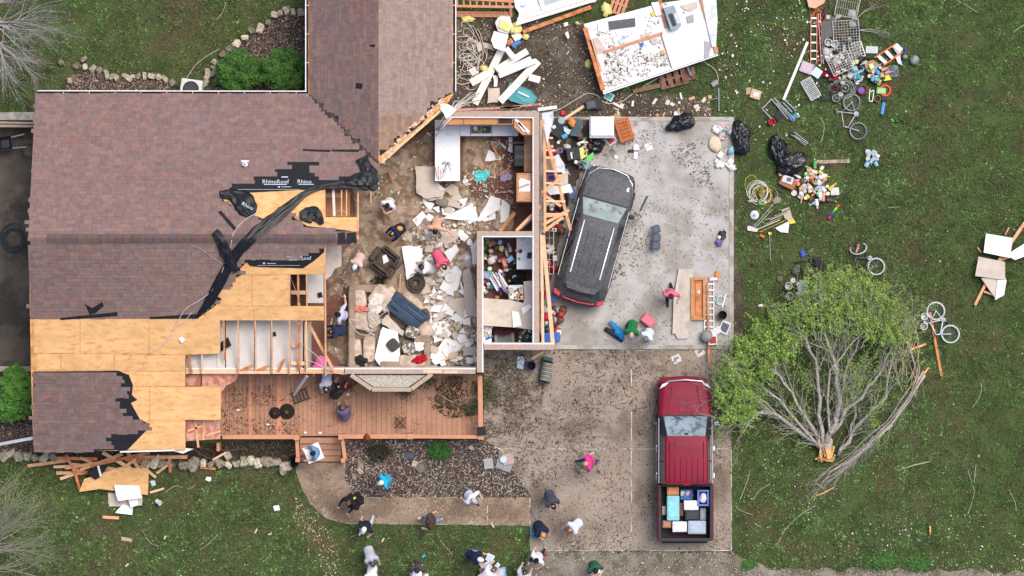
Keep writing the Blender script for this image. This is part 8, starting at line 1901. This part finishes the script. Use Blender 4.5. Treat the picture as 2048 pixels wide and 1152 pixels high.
def person(px, py, face, top, legs, hair, lb, pose='stand', z=None, cap=None, long_sleeve=False, skin=0, hands=None, feet=None, lean=None, hip=None, hairlen=0, shoe='3a3a3c', scale=.96, shorts=False, headturn=0.):
	z = gz(px, py) if z is None else z
	hp, ln, hs, fs = POSES[pose]
	hs = hands or hs; fs = feet or fs; ln = lean if lean is not None else ln; hp = hip or hp
	o = root('person', P(px, py, z), R(face), lb, 'person')
	o.scale = (scale,) * 3
	X, Y, Z = Vector((1, 0, 0)), Vector((0, 1, 0)), Vector((0, 0, 1))
	t = Vector((math.sin(R(ln)), 0, math.cos(R(ln))))
	off = -math.sin(R(ln)) * .25
	pel = Vector((off, 0, hp)); fwd = Vector((math.cos(R(ln)), 0, -math.sin(R(ln))))
	chest = pel + t * .44; neck = pel + t * .53
	hd = (t * .75 + Z * .35 + X * (.12 + .2 * math.sin(R(ln)))).normalized()
	head = neck + hd * .175
	mb = MB(); seg = []
	def ringloft(cs):   # elliptical rings: centre, half width (left), half depth, axes
		n = 16; vs, fs_ = [], []
		for c, a, b, u, v in cs:
			for k in range(n):
				q = 2 * math.pi * k / n
				vs.append(c + u * math.cos(q) * a + v * math.sin(q) * b)
		for i in range(len(cs) - 1):
			for k in range(n): fs_.append((i * n + k, i * n + (k + 1) % n, (i + 1) * n + (k + 1) % n, (i + 1) * n + k))
		fs_.append(tuple(range(n - 1, -1, -1))); fs_.append(tuple(range(len(vs) - n, len(vs))))
		mb.add(vs, fs_)
	ringloft([(pel + t * h, w + .02, d + .02, Y, fwd) for h, w, d in ((-.12, .12, .10), (-.06, .17, .125), (.04, .175, .13), (.16, .165, .12), (.30, .185, .13), (.40, .205, .13), (.47, .18, .11), (.52, .09, .075))])
	mb.tube([neck - t * .06, neck + hd * .08], [.062, .055], 10)
	mb.blob(head, (.205, .165, .25), 16, 12, 0, 1, 0)
	hx = (X * math.cos(R(headturn)) + Y * math.sin(R(headturn)))
	fdir = (hx - hd * hx.dot(hd)).normalized(); sdir = hd.cross(fdir)
	mb.blob(head + fdir * .105 - hd * .02, (.04, .03, .05), 8, 6, 0, 1, 0)
	for s_ in (-1, 1): mb.blob(head + sdir * s_ * .085 - hd * .01, (.035, .02, .06), 8, 6, 0, 1, 0)
	seg += [('top', pel + t * .02, chest + t * .06, .20), ('skin', neck + hd * .03, head + hd * .08, .11), ('legs', pel - t * .10, pel - t * .03, .17)]
	for s_, h_, f_ in ((1, hs[0], fs[0]), (-1, hs[1], fs[1])):
		sh = chest + Y * s_ * .195 + t * .02
		el, wr = ik(sh, Vector(h_), .30, .26, Vector((-.35, s_ * .8, -.5)))
		mb.tube([chest + Y * s_ * .11 + t * .02, sh, sh.lerp(el, .5), el], [.09, .078, .066, .055], 10)
		mb.tube([sh.lerp(el, .85), el, el.lerp(wr, .5), wr], [.05, .05, .043, .034], 10)
		if not long_sleeve: mb.tube([sh, sh.lerp(el, .62)], [.09, .084], 10)
		d = (wr - el).normalized(); side = d.cross(Z); side = side.normalized() if side.length > .1 else Y.copy(); pn_ = side.cross(d)
		mb.tube([wr - d * .02, wr + d * .035, wr + d * .085], [.032, .042, .040], 8)
		for k in range(4):   # fingers fan out of the palm and curl a little
			b0 = wr + d * .08 + side * (-.033 + .022 * k); L_ = (.070, .080, .075, .058)[k]
			b1 = b0 + d * L_ * .55 - pn_ * .012; b2 = b1 + d * L_ * .35 - pn_ * .03
			mb.tube([b0 - d * .02, b0, b1, b2], [.011, .011, .010, .008], 6)
		mb.tube([wr + d * .02 + side * -.035 * s_, wr + d * .05 - side * .062 * s_, wr + d * .085 - side * .07 * s_ - pn_ * .015], [.014, .012, .009], 6)
		seg += [('top', sh, sh.lerp(el, .66 if not long_sleeve else 1.), .08), ('skin' if not long_sleeve else 'top', sh.lerp(el, .7), el, .055), ('skin' if not long_sleeve else 'top', el, wr, .04), ('skin', wr + d * .03, wr + d * .16, .04)]
		hj = pel + Y * s_ * .095 - t * .05
		ank = Vector((f_[0], f_[1], .09))
		kn, ank = ik(hj, ank, .45, .43, Vector((1, s_ * .25, .1)))
		mb.tube([hj + t * .05, hj, hj.lerp(kn, .5), kn], [.105, .108, .092, .072], 12)
		mb.tube([hj.lerp(kn, .85), kn, kn.lerp(ank, .45), ank], [.072, .070, .066, .05], 12)
		toe = X
		mb.tube([ank - toe * .075 - Z * .03, ank + toe * .02 - Z * .03, ank + toe * .13 - Z * .05, ank + toe * .20 - Z * .06], [.042, .052, .046, .028], 10)
		mb.tube([ank + Z * .04, ank - Z * .03], [.05, .05], 8)
		seg += [('legs', hj, kn if not shorts else hj.lerp(kn, .7), .10), ('legs' if not shorts else 'skin', kn, ank + Z * .07, .06), ('shoe', ank - toe * .07 - Z * .04, ank + toe * .2 - Z * .06, .05)]
	mats = {'top': paint(top, .9, .1), 'legs': paint(legs, .9, .12), 'skin': m_skin[skin], 'shoe': paint(shoe, .7)}
	body = mb.build('body', [mats[k] for k in ('top', 'legs', 'skin', 'shoe')], o)
	rm_ = body.modifiers.new('fuse', 'REMESH'); rm_.mode = 'VOXEL'; rm_.voxel_size = .0135
	sm_ = body.modifiers.new('relax', 'SMOOTH'); sm_.factor = .5; sm_.iterations = 3
	PEOPLE.append((body, seg, top))
	Mh = Matrix((fdir, sdir, hd)).transposed()
	def shell(sc, zmin, back, nz_, name, m, extra=None):
		b = MB(); n, mv = 18, 10; vs, fs_ = [], []
		for i in range(mv + 1):
			ph = math.pi / 2 * i / mv
			for k in range(n):
				q = 2 * math.pi * k / n
				c_ = math.cos(q)
				pol = ph * (1.0 + (.28 - .34 * c_) * back)   # reaches lower behind than over the brow
				d_ = Vector((math.sin(pol) * c_, math.sin(pol) * math.sin(q), math.cos(pol)))
				w = 1 + nz_ * mnoise.noise(d_ * 5 + Vector((px, py, 0)))
				vs.append(head + Mh @ Vector((d_.x * .1025 * sc * w, d_.y * .0825 * sc * w * 1.06, d_.z * .125 * sc * w)))
		for i in range(mv):
			for k in range(n): fs_.append((i * n + k, (i + 1) * n + k, (i + 1) * n + (k + 1) % n, i * n + (k + 1) % n))
		b.add(vs, fs_)
		if extra: extra(b)
		b.build(name, m, o, smooth=True)
	if hair:
		shell(1.10, 0, 1.0, .10, 'hair', paint(hair, .8, .25))
		if hairlen: MB().blob(head - fdir * .09 - hd * (.08 + hairlen / 2), (.10, .15, .16 + hairlen), 12, 8, .15, 2, 3).build('long_hair', paint(hair, .8, .25), o, smooth=True)
	if cap:
		def brim(b):
			pts = [head + Mh @ Vector((.06 + .12 * math.cos(R(a)), .085 * math.sin(R(a)), .045 - .012 * abs(math.sin(R(a))))) for a in range(-90, 91, 15)]
			n = len(pts); b.add(pts + [p + hd * .008 for p in pts], [tuple(range(n - 1, -1, -1)), tuple(range(n, 2 * n))] + [(i, i + 1, n + i + 1, n + i) for i in range(n - 1)])
		shell(1.17, 0, .15, .0, 'cap', paint(cap, .8), brim)
	for s_ in (-1, 1): MB().blob(head + fdir * .088 + sdir * s_ * .034 + hd * .012, (.02, .024, .014), 8, 6).build('eye', paint('1c1612', .4), o)
	MB().blob(head + fdir * .086 - hd * .062, (.024, .05, .014), 8, 6).build('mouth', paint('9a5048', .6), o)
	return o
person(780, 407, 250, 'ece9ec', '4a4640', '2c1c14', 'person in a white shirt standing alone near the tarp end', 'hold', cap=None)
person(798, 461, 215, '1e2440', '1c1e2a', '3a2418', 'person in navy and yellow stooping in the insulation', 'stoop', long_sleeve=True)
MB().blob(P(799, 457, 1.52), (.26, .2, .1), 10, 7, .1, 2, 1).build('yellow_hood', paint('d8a020', .8), smooth=True, label='yellow hood lining on the navy person', cat='hood')
person(874, 451, 262, 'd8a890', '4a4a48', '100c0c', 'shirtless person with black hair and arms spread', 'spread')
person(880, 517, 300, 'e0607c', '2c2e3a', '4a2018', 'person in a bright pink shirt bending over drywall', 'bend')
person(857, 536, 170, 'e8e4e2', 'd8d4d0', '241812', 'person in white crouching beside the pink shirt', 'crouch', long_sleeve=True)
person(719, 521, 245, 'd8b8b4', 'c8a8a4', '4a3020', 'person in pale pink print with a white cap', 'stoop', cap='e8e8ea', long_sleeve=True)
person(687, 630, 165, 'c4c4dc', '2c2c34', '201610', 'person in lavender with one arm stretched up the picture', 'stand', hands=((.10, .25, .9), (.05, -.66, 1.35)), lean=16)
person(679, 661, 185, '24304a', '1c1c22', '2c1c16', 'person in dark blue holding a white stick', 'stoop', long_sleeve=True)
MB().tube([P(661, 655, 1.3), P(665, 635, 1.35)], .02, 6).build('white_stick', m_wire, label='white stick held by the person in dark blue', cat='stick')
person(643, 727, 262, 'd868a0', 'c8ccd8', '5a3020', 'person in pink half hidden behind the front wall rafters', 'stoop', z=.45)
person(656, 758, 270, 'c8ccdc', '2a3a68', '3a2a20', 'person in pale clothes at the foot of the front wall', 'bend', z=.45, shoe='e0e0e0')
person(675, 782, 60, '2e2a2c', '26242a', '1e1a1c', 'person in black with dark hair on the deck', 'stoop', z=DZ, hairlen=.15)
person(690, 826, 100, '6a6078', '3a3440', '6a5240', 'person in grey violet crouching on the deck', 'crouch', z=DZ)
person(636, 901, 195, '6a90b8', '3a4252', '20140e', 'person in blue carrying a white board down the steps', 'carry', z=.12)
cbd = MB().box((0, 0, 0), (.62, .62, .03)).build('white_board', m_white, label='large white board carried on the steps', cat='board'); cbd.location = P(627, 906, 1.18); cbd.rotation_euler = (0, R(-6), R(22))
person(773, 957, 205, '28a8cc', '2c3036', 'c8b89a', 'person in turquoise with a pale cap in the front bed', 'stand', cap='e0dcc0', lean=20)
person(704, 996, 235, '1a1a1e', '222228', '6a4630', 'person in black carrying a black sheet on the walkway', 'carry', long_sleeve=True)
cloth('black_sheet', 712, 1002, 34, 30, 1.1, paint('141416', .8), 'black sheet with red and yellow marks carried on the walkway', rot=25, amp=.08, seed=81)
boxy('yellow_tag', 708, 997, 8, 4, .02, 40, 'd8d020', 'small yellow tag on the carried black sheet', 'tag', z=1.24); boxy('red_strap', 707, 1004, 4, 10, .02, 20, 'b82818', 'red strap on the carried black sheet', 'strap', z=1.24)
person(941, 990, 320, 'eae8ee', '7a90a8', '2a2020', 'person in a white shirt with a grey cap walking to the truck', 'walk', cap='b8bcc0', lean=22)
person(863, 1037, 190, '4c3a36', '6a90b8', '4a3226', 'person in a brown shirt and jeans striding on the walkway', 'walk', shoe='e4e4e8')
person(734, 1048, 245, '1c2230', 'c8ccd8', None, 'person in navy with a white cap stepping onto the lawn', 'walk', cap='eef0f0', shoe='dcdce0')
person(742, 1105, 290, 'b4b4be', '6a6a70', None, 'person in light grey with a dark cap on the lawn', 'bend', cap='4c5064', lean=50)
person(746, 1141, 265, 'e8e0e0', '8a8a90', '4a2c20', 'person in white at the bottom edge left of the box carrier', 'stoop')
person(837, 1128, 268, '4c4440', '3a3a40', '3a2c24', 'person carrying a pale blue box at the bottom edge', 'carry')
boxy('carried_box', 835, 1141, 20, 26, .25, -4, 'ccdce4', 'pale blue printed box carried at the bottom edge', 'box', z=1.0, detail='d8e4ea')
person(947, 1108, 340, '1a2040', '7a98b8', None, 'person in navy with a white cap bending by the boxes', 'stoop', cap='eeeae4', shoe='d8d8d8')
person(973, 1146, 40, 'e4dcdc', '6a6a70', '6a3c2c', 'person in white among the boxes at the bottom edge', 'bend')
person(1043, 1150, 60, 'c4c4cc', '5a5a60', '4a3a30', 'person in pale grey cut off by the bottom edge', 'stoop')
person(1101, 993, 290, '42444c', '5c84a8', '2c1e18', 'person in a dark grey shirt bending on the driveway', 'bend', lean=45)
person(1079, 1054, 300, '1e263e', '26304c', 'c89a68', 'fair haired person in navy crouching at the driveway edge', 'crouch')
cloth('blue_bag', 1070, 1068, 18, 14, .05, paint('58a8c8', .8), 'light blue bag beside the fair haired person', seed=83, amp=.25); frag('paper_sheet', [(1078, 1066), (1088, 1062), (1092, 1070), (1083, 1074)], .06, .02, paint('e4e4ea', .8), 'white paper held near the light blue bag', 'paper')
person(1150, 1047, 215, 'd4d4de', '8a8a94', '8a6248', 'person in pale grey alone on the lower driveway', 'stoop')
person(1075, 1110, 235, 'e6e4e4', '26262a', '141012', 'person in white with red gloves stepping off the driveway', 'walk', shoe='e0e0e0')
for a, lb in (((1067, 1121), 'left red glove of the person in white'), ((1092, 1110), 'right red glove of the person in white')): MB().blob(P(*a, .9), (.14, .11, .1), 9, 6, .2, 2, 1).build('red_glove', paint('b81c30', .8), smooth=True, label=lb, cat='glove')
person(1187, 1128, 290, '2a5c48', '2c3a3a', '20160f', 'person in dark green reading a paper at the driveway foot', 'hold', cap=None)
frag('paper_sheet', [(1187, 1139), (1198, 1133), (1202, 1144), (1192, 1150)], 1.2, .01, paint('e8e8e8', .8), 'white paper held by the person in dark green', 'paper', tilt=(.2, .2))
person(1177, 921, 195, 'd83c88', '3a4a78', 'c89878', 'person in hot pink crossing the driveway', 'walk', skin=0, lean=18)
person(1338, 587, 275, 'd8708c', '1c1c20', '5a1e1a', 'person in pink with red hair walking on the slab', 'walk', shoe='2a2a2a')
person(1262, 655, 262, '1c7040', '26262c', 'b8a880', 'fair haired person in green packing the blue chair', 'stoop')
person(1294, 668, 235, 'd4dce6', 'b8bcc4', '7a7470', 'person in a pale hooded top beside the pink toolbox', 'stoop', long_sleeve=True, lean=24)
for k, (px, py, w, h, rot, c_, lb) in enumerate(((980, 1115, 15, 15, -25, 'd4e0e4', 'white box nearest the navy cap person'), (973, 1133, 20, 18, 30, 'd8e4e8', 'pale printed box beside the person in white'), (994, 1131, 12, 8, 50, 'dce4e8', 'small pale box among the salvaged boxes'), (997, 1145, 30, 20, 8, '88a8cc', 'blue tub at the bottom edge'), (964, 1141, 10, 12, 20, 'c06a70', 'red can among the salvaged boxes'), (852, 1150, 10, 6, 20, 'd0dce4', 'pale scrap at the bottom edge beside the box carrier'))): boxy('salvaged_box', px, py, w, h, .25, rot, c_, lb, 'box', detail='bcc8d0' if k < 4 else None)
boxy('blue_shoe', 847, 1112, 9, 5, .08, 40, '28a0c8', 'turquoise shoe on the lawn', 'shoe')
dg = bpy.context.evaluated_depsgraph_get()
for body, seg, top in PEOPLE:
	me = bpy.data.meshes.new_from_object(body.evaluated_get(dg))
	body.modifiers.clear()
	old = list(body.data.materials)
	body.data = me; me.name = 'body'
	me.materials.clear()
	for m_ in old: me.materials.append(m_)
	n = len(me.polygons); c = np.empty(n * 3, np.float32); me.polygons.foreach_get('center', c); c = c.reshape(-1, 3)
	best = np.full(n, 1e9); idx = np.zeros(n, np.int32)
	for kind, a, b, r_ in seg:
		a, b = np.array(a), np.array(b); ab = b - a
		t = np.clip(((c - a) @ ab) / max(1e-9, ab @ ab), 0, 1)
		d = np.linalg.norm(c - (a + t[:, None] * ab), axis=1) - r_
		w = d < best
		best[w] = d[w]; idx[w] = ('top', 'legs', 'skin', 'shoe').index(kind)
	me.polygons.foreach_set('material_index', idx); me.polygons.foreach_set('use_smooth', np.ones(n, bool)); me.update()
# ------------------------------------------------------------------ tell look-alikes apart by their order from left to right
ORD = ['leftmost', 'second from left', 'third from left', 'fourth from left', 'fifth from left', 'sixth from left', 'seventh from left', 'eighth from left']
same = {}
for o in col.objects:
	if o.parent is None and o.get('label') and o.get('kind') is None: same.setdefault(o['label'], []).append(o)
for lb, os_ in same.items():
	if 1 < len(os_) <= 9 and len(lb.split()) < 13:
		os_.sort(key=lambda o: o.data.vertices[0].co.x + o.location.x if o.type == 'MESH' else o.location.x)
		for i, o in enumerate(os_): o['label'] = lb + ', ' + ('rightmost' if i == len(os_) - 1 else ORD[i])
